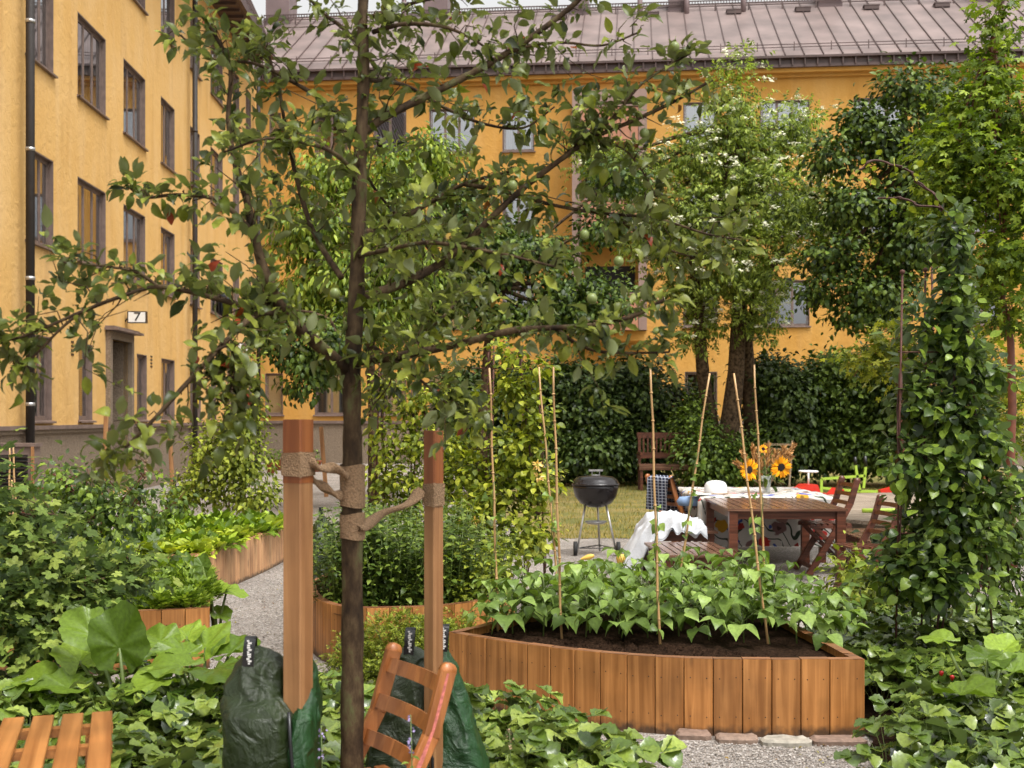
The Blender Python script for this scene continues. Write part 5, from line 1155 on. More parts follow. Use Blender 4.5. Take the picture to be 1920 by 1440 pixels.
# quilt heaped on the bench and falling to the gravel
from mathutils import noise as nz
g_ = []
for j in range(60):
    v = j / 59; row = []
    for i in range(80):
        u = i / 79; x = 1.14 + u * .86; y = 12.42 + v * 1.0; q = Vector((u * 3.2, v * 3.0, 3.7))
        fold = (1 - abs(nz.noise(q * 1.1)) * 2.4) * .085 + (1 - abs(nz.noise(q * 2.7 + Vector((5, 1, 0))) * 2.2)) * .035 + nz.noise(q * 7) * .014
        if u < .4: f_ = u / .4; z = .02 + .50 * f_ ** .6; x = 1.15 + .33 * f_ + .05 * nz.noise(Vector((v * 7, f_ * 1.5, 0))); fold *= .25 + .75 * f_
        else: z = .52 - .06 * (u > .75) * (u - .75) * 4
        z += fold
        if v < .2: d_ = (.2 - v) / .2; z -= d_ * (.12 + .16 * nz.noise(Vector((u * 4, 0, 1))) + .25 * max(0, 1 - u / .4)); y += .12 * d_ + .05 * nz.noise(Vector((u * 11, v * 3, 2))) * d_
        row.append((x, y, max(z, .012)))
    g_.append(row)
cloth('quilt', 'crumpled white quilt heaped on the bench and trailing to the gravel', 'quilt', g_, M['cloth_white'], thick=.02)
# table things
th = thing('cake_cover', 'white milky dome cake cover on a board at the left end of the flowered cloth', 'cake cover', (xat(1342, 14.35), 14.35, .755))
mb = MB(); mb.lathe([(.0, .155), (.06, .152), (.105, .135), (.13, .1), (.135, .02), (.135, .012)], 28); mb.build('dome', M['milk'], th)
mb = MB(); mb.lathe([(0, .012), (.15, .012), (.15, 0), (0, 0)], 28); mb.build('board', M['pale_wood'], th)
mb = MB(); mb.lathe([(0, .004), (.09, .006), (.125, .018), (.128, .016), (.09, 0), (0, 0)], 28); o_ = mb.build('plate', M['white']); o_.location = (xat(1314, 14.0), 14.02, .757); tag(o_, 'white plate at the left edge of the flowered cloth', 'plate')
VX, VY = xat(1437, 14.5), 14.5
th = thing('glass_vase', 'clear glass vase holding the sunflowers on the flowered cloth', 'vase', (VX, VY, .757))
mb = MB(); mb.lathe([(0, .003), (.045, .003), (.05, .06), (.055, .16), (.075, .2), (.072, .2), (.05, .16), (.045, .06), (.0, .01)], 20); mb.build('vase_body', M['vase'], th)
def sunflower(label, hx, hy, r_, yaw, pitch, Y):
    hd = at(hx, hy, Y); th = thing('sunflower', label, 'sunflower', (VX, VY, .77), group='sunflowers in the vase'); b0 = Vector(th.location); h_ = hd - b0
    mb = MB(); mb.tube([(0, 0, 0), (h_.x * .3, h_.y * .3, h_.z * .55), (h_.x * .8, h_.y * .6 + .03, h_.z * .95), (h_.x, h_.y + .02, h_.z)], .006, 6); mb.build('stem', M['stem'], th)
    Rm = np.array((Matrix.Rotation(yaw, 3, 'Z') @ Matrix.Rotation(pitch, 3, 'X'))); n = 34; A = np.arange(n) * 2 * PI / n * 1.0 + rng.random(n) * .1
    d = np.stack([np.cos(A), -.12 - .25 * rng.random(n), np.sin(A)], 1) @ Rm.T; nn = np.tile([0, -1.0, 0], (n, 1)) @ Rm.T; P = np.array(h_) + d * r_ * .36
    build_leaves('petals', 'petal', P, basis(d, nn), r_ * .8 * (.75 + .4 * rng.random(n)), M['petal'], th)
    mb = MB(); mb.lathe([(0, .012), (r_ * .3, .014), (r_ * .46, .004), (r_ * .46, -.01), (0, -.02)], 20); o_ = mb.build('seed_head', M['seed'], th); o_.location = h_; o_.rotation_euler = (R(90) + pitch, 0, yaw)
sunflower('sunflower on the left of the bouquet, its dark disc turned to the right', 1404, 881, .118, R(30), 0, 14.35)
sunflower('sunflower on the right of the bouquet, facing the camera', 1464, 876, .118, R(14), R(8), 14.3)
sunflower('small half hidden sunflower at the top of the bouquet', 1431, 842, .05, R(0), R(-20), 14.5)
P, D = [], []; mb = MB()
th = thing('reed_bouquet', 'brown feathery reed plumes rising behind the sunflowers', 'dried reeds', (VX, VY, .77)); b0 = Vector(th.location)
for hx, hy, bx, by in [(1393, 848, 1410, 890), (1412, 838, 1420, 880), (1440, 836, 1437, 880), (1455, 845, 1448, 885), (1487, 838, 1462, 870), (1480, 858, 1460, 880), (1382, 868, 1405, 890), (1425, 858, 1425, 895), (1470, 842, 1455, 878)]:
    a = at(bx, by, 14.55) - b0; e = at(hx, hy, 14.6) - b0; mb.tube([(0, 0, 0), a * .6, a, e], .003, 4)
    for i in range(130):
        f_ = random.random(); q = a.lerp(e, f_); v = Vector(unit(1)[0]); dd = (e - a).normalized() * 1.0 + v * .55; P.append(tuple(q + v * .02 * (1 - abs(f_ - .4)))); D.append(tuple(dd))
P = np.array(P); build_leaves('plume', 'petal', P, basis(np.array(D), unit(len(P))), .05 * (.6 + rng.random(len(P))), M['reed'], th); mb.build('reed_stems', M['pale_wood'], th)
C_ = np.array([[0, 0, .2]]); Pq, Bq, Sq = leaves_at(C_, np.array([[0, -.3, .6]]), 22, .075, .11, jit=1.0); build_leaves('foliage', 'ovate', Pq, Bq, Sq, M['herb'], th)

# kettle grill
th = thing('kettle_grill', 'black kettle barbecue with a lid on three metal legs beside the lawn', 'barbecue', (xat(1117, 14.7), 14.7, 0), R(0))
mb = MB(); mb.lathe([(0, .565), (.1, .575), (.19, .62), (.25, .70), (.275, .80), (.28, .835), (.272, .835), (.26, .82), (0, .8)], 40); mb.build('bowl', M['enamel'], th)
mb = MB(); mb.lathe([(.287, .835), (.29, .845), (.287, .856), (.278, .86), (.26, .90), (.2, .935), (.1, .95), (.0, .953)], 40); lid = mb.build('lid', M['enamel'], th)
mb = MB(); mb.tube([(-.045, 0, .95), (-.045, 0, 1.0)], .005, 6); mb.tube([(.045, 0, .95), (.045, 0, 1.0)], .005, 6); mb.box(-.085, .085, -.02, .02, 1.0, 1.022); mb.lathe([(0, .962), (.04, .96), (.05, .953)], 14); mb.build('handle', M['galv'], lid)
mb = MB(); mb.lathe([(.0, .36), (.1, .372), (.14, .40), (.137, .402), (.1, .378), (0, .366)], 28); mb.build('ash_catcher', M['galv'], th)
for (a, b), (c, d) in (((-.13, -.06), (-.235, -.1)), ((.12, -.07), (.24, -.12)), ((.03, .14), (.07, .28))):
    mb = MB(); mb.tube([(a, b, .60), (c, d, .02)], .0125, 10); mb.build('leg', M['galv'], th)
mb = MB(); mb.tube([(-.23, -.1, .09), (.23, -.12, .09)], .006, 6); mb.tube([(-.23, -.1, .09), (.06, .26, .09)], .006, 6); mb.tube([(.23, -.12, .09), (.06, .26, .09)], .006, 6)
for i in range(6): mb.tube([(-.2 + i * .07, -.1, .09), (-.05 + i * .03, .1 + .03 * (i < 4), .09)], .003, 5)
mb.build('bottom_rack', M['black'], th)
for x, y in ((.26, -.13), (-.25, -.09)):
    mb = MB(); mb.tube([(x - .02, y, .085), (x + .02, y, .085)], .085, 24); wh = mb.build('wheel', M['rubber'], th); mb = MB(); mb.tube([(x + .018, y, .085), (x + .024, y, .085)], .035, 12); mb.build('hub', M['black'], wh)
# toys, deck, bench
th = thing('ride_on_car', 'red plastic ride-on toy car with a pale steering wheel on the grass', 'toy car', (xat(1530, 21), 21, 0), R(15)); th.scale = (1.2, 1.2, 1.2)
mb = MB(); pr = [(-.36, .12), (-.36, .3), (-.2, .42), (-.05, .42), (.0, .3), (.25, .28), (.33, .36), (.37, .34), (.36, .12)]
mb.add([(x, -.14, z) for x, z in pr] + [(x, .14, z) for x, z in pr], [tuple(range(9))[::-1], tuple(range(9, 18))] + [(i, (i + 1) % 9, 9 + (i + 1) % 9, 9 + i) for i in range(9)]); mb.build('body', M['red_plastic'], th)
for x in (-.22, .24):
    for y in (-.16, .16): mb = MB(); mb.tube([(x, y - .03, .1), (x, y + .03, .1)], .1, 16); mb.build('wheel', M['rubber'], th)
mb = MB(); rg = [(.13 * math.cos(a) - .12, .13 * math.sin(a), .60) for a in [i * PI / 10 for i in range(21)]]; mb.tube(rg, .014, 6); mb.tube([(-.12, 0, .4), (-.12, 0, .6)], .015, 6); mb.tube([(-.25, 0, .6), (.01, 0, .6)], .012, 6); mb.build('steering_wheel', M['milk'], th)
th = thing('lime_frame', 'lime green tubular frame with black hand grips lying on the lawn', 'play frame', (xat(1540, 25), 25, 0)); sc_ = 25 / F
mb = MB(); Q = lambda px, py, y=0: Vector(((px - 1540) * sc_, y, zat(py, 25)))
for a, b in (((1540, 898), (1540, 938)), ((1540, 898), (1622, 892)), ((1542, 915), (1612, 921)), ((1612, 921), (1672, 922)), ((1612, 921), (1605, 880)), ((1619, 915), (1623, 875)), ((1672, 922), (1676, 905)), ((1605, 880), (1604, 872))): mb.bar(Q(*a), Q(*b), .05, .05, Vector((0, 1, 0)))
mb.bar(Q(1540, 918), Q(1542, 935, 1.0), .05, .05, Vector((0, 0, 1)))
mb.bar(Q(1612, 921), Q(1614, 925, .6), .05, .05, Vector((0, 0, 1))); mb.build('tube_frame', M['lime'], th)
for a, b in (((1604, 872), (1603, 857)), ((1623, 875), (1622, 855))): mb = MB(); mb.tube([Q(*a), Q(*b)], .035, 8); mb.build('hand_grip', M['black'], th)
th = thing('toy_seat', 'small red plastic toy seat on the lawn behind the honeysuckle', 'toy', (xat(1668, 24), 24, 0))
mb = MB(); mb.add([(-.2, -.1, .22), (.1, -.1, .3), (.26, -.1, .6), (.34, -.1, .55), (.2, -.1, .2), (-.2, -.1, .16), (-.2, .1, .22), (.1, .1, .3), (.26, .1, .6), (.34, .1, .55), (.2, .1, .2), (-.2, .1, .16)], [(5, 4, 3, 2, 1, 0), (6, 7, 8, 9, 10, 11)] + [(i, (i + 1) % 6, 6 + (i + 1) % 6, 6 + i) for i in range(6)]); mb.build('shell', M['red_plastic'], th)
mb = MB(); mb.tube([(0, 0, 0), (0, 0, .22)], .04, 8); mb.build('base', M['black'], th)
th = thing('round_deck', 'round low platform with grey boards on a stained concrete ring, right of the tables', 'platform', (7.5, 17.2, 0))
mb = MB(); mb.lathe([(3.68, -.05), (3.68, .32), (3.0, .32)], 72, smooth=False); mb.build('concrete_ring', M['concrete'], th)
mb = MB()
for i in range(120):
    a0, a1 = 2 * PI * (i + .03) / 120, 2 * PI * (i + .97) / 120; p_ = [(1.6 * math.cos(a0), 1.6 * math.sin(a0)), (3.78 * math.cos(a0), 3.78 * math.sin(a0)), (3.78 * math.cos(a1), 3.78 * math.sin(a1)), (1.6 * math.cos(a1), 1.6 * math.sin(a1))]
    mb.add([(x, y, .325) for x, y in p_] + [(x, y, .37) for x, y in p_], [(4, 5, 6, 7), (0, 3, 2, 1), (0, 1, 5, 4), (1, 2, 6, 5), (2, 3, 7, 6), (3, 0, 4, 7)])
mb.build('board_ring', M['deck'], th)
mb = MB(); mb.lathe([(0, .3), (1.65, .3)], 48); mb.build('sand_cover', M['white'], th)
mb = MB(); mb.tube([(0, 0, 0), (.55, .03, 0)], .03, 8); o_ = mb.build('foam_noodle', M['lime']); o_.location = (xat(1613, 16.5), 16.4, .4); tag(o_, 'short lime green foam stick lying on the boards of the round deck', 'toy')
th = thing('park_bench', 'dark wooden bench with a slatted back at the foot of the hedge', 'bench', (xat(1262, 27.6), 27.6, 0)); th.scale = (1.05, 1.05, 1.3)
mb = MB(); mb.box(-.75, .75, -.25, .2, .42, .46); mb.box(-.75, .75, -.27, -.25, .36, .45); mb.build('seat', M['brown_top'], th)
mb = MB(); mb.box(-.75, .75, .2, .25, .55, .65); mb.box(-.75, .75, .24, .29, .9, 1.0)
for i in range(16): mb.box(-.72 + i * .093, -.68 + i * .093, .225, .245, .6, .95)
mb.build('backrest', M['brown'], th)
for x in (-.7, .7):
    for y in (-.22, .22): mb = MB(); mb.box(x - .03, x + .03, y - .03, y + .03, 0, .42 if y < 0 else .95); mb.build('leg', M['brown'], th)
    mb = MB(); mb.box(x - .035, x + .035, -.26, .24, .62, .66); mb.build('armrest', M['brown'], th)
# wall side things on the left
th = thing('ventilation_cabinet', 'brown ventilation cabinet with black louvres against the left wall', 'cabinet', (xat(18, 18.6), 19.3, 0))
mb = MB(); mb.box(-.5, .33, -.6, -.35, 0, 1.2); mb.box(-.53, .36, -.63, -.33, 1.2, 1.25); mb.build('housing', M['plinth_cap'], th)
mb = MB()
for i in range(14): mb.add([(-.3, -.612, .35 + i * .055), (.24, -.612, .35 + i * .055), (.24, -.64, .32 + i * .055), (-.3, -.64, .32 + i * .055)], [(0, 1, 2, 3)]); 
for i in range(14): mb.box(-.3, .24, -.608, -.603, .33 + i * .055, .36 + i * .055)
mb.build('louvre', M['black'], th); mb = MB(); mb.box(.3, .338, -.64, -.6, 0, 1.2); mb.build('corner_trim', M['stake'], th)
# canes
def cane(label, p0, p1, Yb, Yt, r_=.008, zb=None, group='bamboo bean poles in the big bed', vine=False, mat='bamboo', cat='bamboo pole', name='bamboo_pole'):
    a = at(*p0, Yb); b = at(*p1, Yt)
    if zb is not None: a.z = zb
    th = thing(name, label, cat, tuple(a), group=group); d = b - a; n = 7 + int(d.length * 2); mb = MB(); jt = MB()
    pts = [d * (i / n) + Vector((math.sin(i * 1.7 + a.x * 9) * .003, 0, 0)) for i in range(n + 1)]; mb.tube(pts, [r_ * (1 - .25 * i / n) for i in range(n + 1)], 8)
    for q in pts[1:-1]: mb.tube([q - d.normalized() * .004, q + d.normalized() * .004], r_ * 1.22, 8)
    mb.build('cane', M[mat], th)
    if vine:
        vm = MB(); P_ = []; L = d.length * vine; ang = random.random() * 6; pts = []; k = int(L * 22)
        for i in range(k): a_ = ang + i * .75; q = d.normalized() * (i / 22) + Vector((math.cos(a_), math.sin(a_), 0)) * (r_ + .004); pts.append(q)
        vm.tube(pts, .0028, 5); C_ = [pts[i] for i in range(3, k, max(3, k // 9))]; Pv, Bv, Sv = leaves_at(np.array([tuple(q) for q in C_]), np.tile([0, -.3, .1], (len(C_), 1)), 1, .03, .055, jit=1.2)
        build_leaves('twining_vine', 'bean', Pv, Bv, Sv, M['bean'], th, stems=(vm, M['stem']))
    return th
cane('bamboo pole nearest the left tip of the big bed', (934, 1184), (918, 690), 7.44, 7.5, vine=.6)
cane('second bamboo pole from the left in the big bed, upright', (1053, 1200), (1037, 688), 7.15, 7.2)
cane('bamboo pole with a twining stem leaning left behind the second pole', (1048, 1120), (1010, 688), 8.1, 8.2, vine=.75)
cane('bamboo pole rising from the middle of the big bed with a vine at its foot', (1237, 1215), (1220, 684), 6.9, 7.0, vine=.55)
cane('bamboo pole leaning right behind the middle pole, wound with a bean stem', (1268, 1130), (1330, 700), 8.0, 8.2, vine=.7)
cane('bamboo pole leaning left in front of the sunflowers', (1440, 1212), (1377, 700), 7.0, 7.2, vine=.45)
cane('upright bamboo pole with a vine just right of the left sunflower', (1436, 1120), (1414, 684), 8.0, 8.1, vine=.5)
for i, (a, b) in enumerate([((18, 1010), (18, 832)), ((32, 1005), (24, 830)), ((26, 1000), (22, 900))]):
    cane(['pale bamboo cane at the left edge before the ventilation cabinet', 'bamboo cane crossing its neighbour at the left edge', 'shorter bamboo cane low at the left edge'][i], a, b, 9.5 + .3 * i, 9.6 + .3 * i, .009, group='bamboo canes at the left edge')
def far_stake(label, px, py0, py1, dx, Y, wd):
    th = thing('wooden_stake', label, 'stake', tuple(at(px, py1, Y)), group='stakes along the left path'); mb = MB(); L = (py1 - py0) / F * Y
    mb.bar((0, 0, -.3), (dx / F * Y, 0, L), wd, wd, Vector((0, 1, 0)), bev=.006); mb.build('post', M['stake'], th)
far_stake('leaning orange stake before the left wall right of the doorway', 327, 788, 935, -10, 16.5, .05)
far_stake('orange stake in front of the number 7 doorway', 193, 780, 960, 6, 16, .05)
far_stake('slanting stake by the flower pots behind the left post', 612, 800, 900, -10, 22, .07)
far_stake('thick round stake beside the black plastic sack at the right', 1848, 780, 892, 13, 23, .13)
for i, (px, Y, py) in enumerate([(330, 16, 960), (604, 11.5, 960)]):
    th = thing('watering_bag', ['dark green watering bag at the foot of the leaning stake by the wall', 'green watering bag showing between the left stake and the apple trunk'][i], 'watering bag', (xat(px, Y), Y, 0), group='watering bags farther off')
    mb = MB(); hh = [.75, .72][i]; mb.lathe([(.17, 0), (.16, hh * .5), (.1, hh * .85), (.03, hh)], 16); mb.build('bag_skin', M['tarp'], th); mb = MB(); mb.box(-.02, .02, -.07, -.06, hh - .04, hh + .09); mb.build('strap', M['black'], th)
th = thing('plastic_sack', 'slumped black plastic sack at the foot of the young tree on the right', 'sack', (xat(1905, 22.8), 22.8, 0))
mb = MB(); prof = [(.52, 0), (.5, .2), (.42, .4), (.36, .52), (.28, .56)]; mb.lathe(prof, 20); mb.v = [(x * (1 + .08 * math.sin(7 * math.atan2(y, x) + z * 9)), y * (1 + .08 * math.sin(5 * math.atan2(y, x))), z) for x, y, z in mb.v]; mb.build('sack_skin', M['plastic_bag'], th)
for i, (px, py, Y, r_) in enumerate([(592, 862, 37, .17), (524, 848, 38, .16), (508, 860, 36, .15)]):
    th = thing('flower_pot', ['terracotta flower pot with a green plant beside the left wooden post', 'terracotta pot by the far wall left of the post', 'small pot at the corner of the far path'][i], 'flower pot', (xat(px, Y), Y, 0), group='pots by the far wall')
    mb = MB(); h_ = .34; mb.lathe([(0, 0), (r_ * .7, 0), (r_, h_ * .9), (r_ * 1.1, h_ * .9), (r_ * 1.1, h_), (r_ * .9, h_)], 16); mb.build('pot', M['terracotta'], th)
    Pq, Bq, Sq = leaves_at(np.array([[0, 0, h_ + .12]]), np.array([[0, 0, 1.0]]), 60, .13, .1, jit=1); build_leaves('foliage', 'ovate', Pq, Bq, Sq, M['shrub'], th)
# ------------------------------------------------------------------ background trees and shrubs
def tree(name, label, cat, base, blobs, nclump, per, rad, size, tmpl, mat, barkm, trunks=(), r0=.08, group=None, flowers=0, shell=.45, k=4, **kw):
    b0 = Vector(base); th = thing(name, label, cat, base, group=group); mb = MB(); root = None
    for pts, ra, rb in trunks:
        P = [at(a, b, y) - b0 for a, b, y in pts]; n = len(P); mb.tube(P, [(ra + (rb - ra) * i / (n - 1)) * random.uniform(.95, 1.08) for i in range(n)], 10); root = P[-1]
    loc_blobs = blobs
    o_, C = foliage('crown', tmpl, blobs, nclump, per, rad, size, M[mat], th, shell, **kw)
    me = o_.data; n = len(me.vertices); co = np.empty(n * 3, np.float32); me.vertices.foreach_get('co', co); co = co.reshape(-1, 3) - np.array(b0, np.float32); me.vertices.foreach_set('co', co.ravel()); me.update()
    if root is not None:
        old = list(mb.v); m2 = MB(); limbs(m2, root + b0, blobs, C, r0, k); m2.v = [tuple(Vector(v) - b0) for v in m2.v]; mb.add(m2.v, m2.f, smooth=True)
        mb.build('trunk', M[barkm], th)
    if flowers:
        C2, O2 = blob_clumps(blobs, flowers, .12); P = np.repeat(C2, 16, 0); off = unit(len(P)) * np.array([.11, .11, .05]) * (rng.random(len(P))[:, None] ** .5) * 1.25; P = P + off + np.repeat(O2, 16, 0) * .2 + np.array([0, -.12, .08]) - np.array(b0)
        n = len(P); build_leaves('blossom', 'floret', P, basis(unit(n) * [1, 1, .3], np.tile([0, -.5, 1.0], (n, 1)) + unit(n) * .3), .048 * (.6 + .8 * rng.random(n)), M['elder_flower'], th)
    return th
G = lambda px, Y: (xat(px, Y), Y, 0)
HG = 'dark hedge shrubs behind the lawn'
def shrub(label, px, Y, blobs, ncl, mat='lilac', size=.14, per=9, rad=.17, tmpl='ovate', group=HG, name='shrub', cat='shrub', shell=.35, **kw):
    b = [(a, b_, c, d, Y + (e if e else 0), rY) for a, b_, c, d, e, rY in blobs]
    return tree(name, label, cat, G(px, Y), b, ncl, per, rad, size, tmpl, mat, 'bark', trunks=[([(px, HY + (H - 0) * F / Y, Y), (px + 3, HY + .7 * (H) * F / Y, Y)], .05, .03)], r0=.03, shell=shell, group=group, **kw)
shrub('tall dark lilac bush behind the kettle barbecue', 1110, 30, [(1100, 765, 75, 80, 0, 1.0), (1110, 845, 85, 50, -.5, 1.0), (1060, 720, 45, 40, 0, .8)], 1500)
shrub('broad dark lilac bush left of the wooden bench', 1205, 30.5, [(1205, 760, 75, 80, 0, 1.0), (1200, 845, 85, 50, -.4, 1.0), (1170, 705, 50, 35, 0, .8), (1268, 790, 40, 70, .6, .8)], 1500)
shrub('dark bush behind the honeysuckle frames, left end of the hedge', 940, 30, [(960, 760, 80, 90, 0, 1.0), (880, 780, 80, 100, 0, 1), (930, 855, 130, 45, -.4, 1)], 1700)
shrub('dark leafy bush right of the elder trunks', 1480, 29.5, [(1470, 755, 70, 65, 0, 1.0), (1480, 830, 85, 55, -.4, 1.0), (1440, 710, 50, 40, 0, .8)], 1400)
shrub('bush in the middle of the right hedge, behind the lime frame', 1590, 29.8, [(1580, 750, 75, 70, 0, 1.0), (1600, 830, 90, 55, -.4, 1.0), (1560, 700, 50, 35, 0, .8)], 1500, 'shrub')
shrub('bush at the right end of the hedge behind the climbing honeysuckle', 1700, 29, [(1690, 740, 80, 90, 0, 1.0), (1710, 835, 95, 55, -.4, 1.0), (1800, 800, 60, 80, 0, 1)], 1500)
shrub('loose green undergrowth at the foot of the elder', 1350, 27.5, [(1320, 850, 50, 45, 0, .7), (1400, 860, 60, 38, 0, .7), (1300, 800, 32, 50, .6, .6), (1350, 885, 70, 22, 0, .6)], 750, 'shrub', .11, group=None)
EG = 28.5
tree('elder_tree', 'flowering elder tree with cream blossom clusters and several furrowed trunks', 'tree', G(1365, EG),
     [(1372, 195, 48, 85, EG, 1.0), (1400, 300, 95, 80, EG, 1.6), (1300, 300, 62, 62, EG, 1.2), (1330, 400, 95, 70, EG, 1.6), (1450, 395, 95, 70, EG - .5, 1.6), (1545, 400, 60, 48, EG, 1.2), (1245, 440, 55, 60, EG, 1.1), (1300, 530, 70, 60, EG, 1.2), (1405, 510, 85, 75, EG - .6, 1.4), (1485, 245, 50, 45, EG, .9), (1420, 600, 45, 35, EG - .5, .8), (1600, 430, 50, 40, EG, .9), (1310, 620, 40, 30, EG, .7), (1190, 330, 52, 46, EG, .9), (1125, 305, 45, 38, EG, .8), (1195, 440, 48, 42, EG, .9)],
     1300, 9, .19, .24, 'pinnate', 'elder', 'bark', trunks=[([(1348, 905, EG), (1335, 800, EG), (1318, 700, EG), (1310, 600, EG), (1298, 480, EG), (1292, 380, EG)], .2, .08), ([(1420, 900, EG + .6), (1408, 780, EG + .5), (1400, 640, EG + .4), (1430, 520, EG + .2), (1500, 430, EG)], .2, .08), ([(1352, 905, EG - .2), (1368, 800, EG - .2), (1380, 700, EG - .2), (1385, 600, EG - .2), (1390, 500, EG - .2), (1380, 360, EG), (1372, 240, EG)], .27, .06)], r0=.08, flowers=420, k=7)
tree('dark_tree', 'dark small-leaved tree left of the maple with layered drooping branches', 'tree', G(1680, 25),
     [(1700, 165, 50, 40, 25, .9), (1650, 260, 55, 55, 25, 1.1), (1560, 290, 45, 38, 25, .9), (1600, 385, 60, 38, 25, 1.0), (1560, 480, 60, 45, 25, 1), (1645, 545, 80, 45, 25, 1.1), (1725, 330, 75, 90, 25, 1.3), (1610, 230, 30, 42, 25, .6), (1540, 545, 35, 28, 25, .6), (1700, 450, 70, 70, 25, 1.2), (1610, 590, 45, 25, 25, .7), (1780, 200, 60, 70, 25.5, 1.2)],
     1700, 10, .17, .13, 'ovate', 'elm', 'bark', trunks=[([(1690, 930, 25), (1700, 700, 25), (1680, 560, 25), (1690, 420, 25), (1700, 300, 25)], .16, .07)], r0=.07, k=5, flat=.45)
MY = 13.5
tree('maple_tree', 'tall young maple with bright lobed leaves at the right edge', 'tree', G(1893, MY),
     [(1868, 40, 24, 75, MY, .4), (1862, 140, 38, 50, MY, .5), (1820, 205, 62, 52, MY, .7), (1895, 215, 60, 60, MY, .7), (1790, 285, 62, 50, MY, .7), (1870, 330, 80, 75, MY, .9), (1790, 400, 55, 50, MY + .2, .7), (1880, 470, 70, 70, MY, .8), (1840, 540, 42, 42, MY, .6), (1900, 590, 55, 45, MY, .7), (1760, 345, 40, 36, MY, .5), (1950, 350, 80, 150, MY, 1.0)],
     1150, 6, .11, .075, 'maple', 'maple', 'red_bark', trunks=[([(1899, 1070, MY), (1893, 900, MY), (1898, 760, MY), (1895, 640, MY), (1880, 560, MY), (1884, 400, MY), (1872, 200, MY), (1868, 60, MY)], .055, .012)], r0=.02, k=4, droop=.6)
tree('vine_maple', 'pale green leafy shrub with lobed leaves left of the honeysuckle obelisk', 'shrub', G(1660, 15),
     [(1650, 640, 45, 32, 15, .5), (1620, 680, 42, 28, 15, .5), (1690, 690, 50, 40, 15, .5), (1680, 620, 30, 22, 15, .4), (1870, 720, 60, 50, 15, .7), (1830, 660, 50, 40, 15, .6), (1890, 800, 55, 60, 15, .7)], 330, 6, .11, .075, 'maple', 'vine_light', 'red_bark', trunks=[([(1700, 1030, 15), (1690, 800, 15), (1680, 700, 15)], .03, .015)], r0=.012)
tree('cherry_tree', 'fresh green drooping-leaved tree behind the apple trunk', 'tree', G(640, 21),
     [(620, 330, 62, 42, 21, .9), (585, 430, 75, 60, 21, 1.0), (720, 415, 85, 80, 21, 1.2), (650, 520, 90, 62, 21, 1.2), (560, 560, 55, 48, 21, .9), (740, 320, 55, 45, 21, .8), (760, 520, 60, 60, 21, .9), (700, 600, 70, 45, 21, .9), (810, 290, 45, 40, 21.5, .7)],
     2300, 7, .17, .14, 'narrow', 'cherry', 'bark', trunks=[([(700, 950, 21), (700, 780, 21), (690, 600, 21), (680, 470, 21)], .1, .05)], r0=.05, droop=1.0, k=4)
tree('dark_tree', 'dark fine-leaved tree with spreading branches in the middle before the balconies', 'tree', G(900, 24),
     [(850, 540, 75, 55, 24, 1), (945, 465, 85, 50, 24, 1.1), (1060, 540, 75, 42, 24, 1), (1135, 560, 62, 40, 24, .9), (870, 420, 62, 48, 24, .9), (1000, 590, 75, 32, 24, .9), (800, 310, 50, 52, 24.4, .8), (860, 360, 42, 38, 24, .7), (1130, 420, 50, 35, 24, .7), (1160, 330, 58, 40, 24, .8), (930, 600, 60, 35, 24, .9), (780, 600, 60, 45, 24, .9), (900, 510, 95, 55, 24.5, 1.1), (1000, 470, 80, 50, 24.5, 1.1), (1080, 590, 70, 32, 24, .9), (740, 470, 70, 60, 24.5, 1)],
     2100, 9, .16, .12, 'ovate', 'elm', 'bark', trunks=[([(905, 945, 24), (905, 780, 24), (915, 640, 24), (920, 540, 24)], .12, .06)], r0=.06, k=5, flat=.5)
tree('dark_tree', 'dark low-hanging branches before the corner of the two yellow buildings', 'tree', G(550, 19),
     [(560, 660, 42, 30, 19, .6), (520, 630, 38, 30, 19, .5), (590, 700, 32, 26, 19, .5), (560, 725, 22, 16, 19, .3), (620, 640, 50, 40, 19, .7), (500, 580, 30, 26, 19, .4)],
     430, 8, .12, .10, 'ovate', 'elm', 'bark', trunks=[([(655, 980, 19), (655, 800, 19), (640, 660, 19), (620, 600, 19)], .06, .03)], r0=.03, droop=.6)

# ------------------------------------------------------------------ climbers
def climber(name, label, cat, base, rods, bars, blobs, ncl, per, rad, size, tmpl, mat, stems=(), balls=(), **kw):
    b0 = Vector(base); th = thing(name, label, cat, base); L = lambda a, b, y: at(a, b, y) - b0
    mb = MB()
    for a, b in rods: mb.tube([L(*a), L(*b)], .007, 6)
    for a, b in bars: mb.tube([L(*a), L(*b)], .005, 6)
    for a in balls: c = L(*a); mb.lathe([(0, .016), (.013, .011), (.017, 0), (.013, -.011), (0, -.016)], 10, c)
    fr = mb.build('metal_frame', M['rust'], th)
    sm = MB()
    for pts in stems:
        P = [L(*q) for q in pts]; w_ = random.random() * 6
        PP = []
        for i in range(len(P) - 1):
            for s in range(6): q = P[i].lerp(P[i + 1], s / 6); PP.append(q + Vector((math.sin(w_ + i * 6 + s), math.cos(w_ + i * 5 + s * 1.3), 0)) * .012)
        PP.append(P[-1])
        for off in ((0, 0), (.016, .01)): sm.tube([q + Vector((off[0] * math.sin(i), off[1], 0)) for i, q in enumerate(PP)], .006, 5)
    sm.build('stem', M['red_stem'], th)
    o_, C = foliage('foliage', tmpl, blobs, ncl, per, rad, size, M[mat], th, **kw)
    me = o_.data; n = len(me.vertices); co = np.empty(n * 3, np.float32); me.vertices.foreach_get('co', co); co = co.reshape(-1, 3) - np.array(b0, np.float32); me.vertices.foreach_set('co', co.ravel()); me.update()
    return th
HYr = 7.6
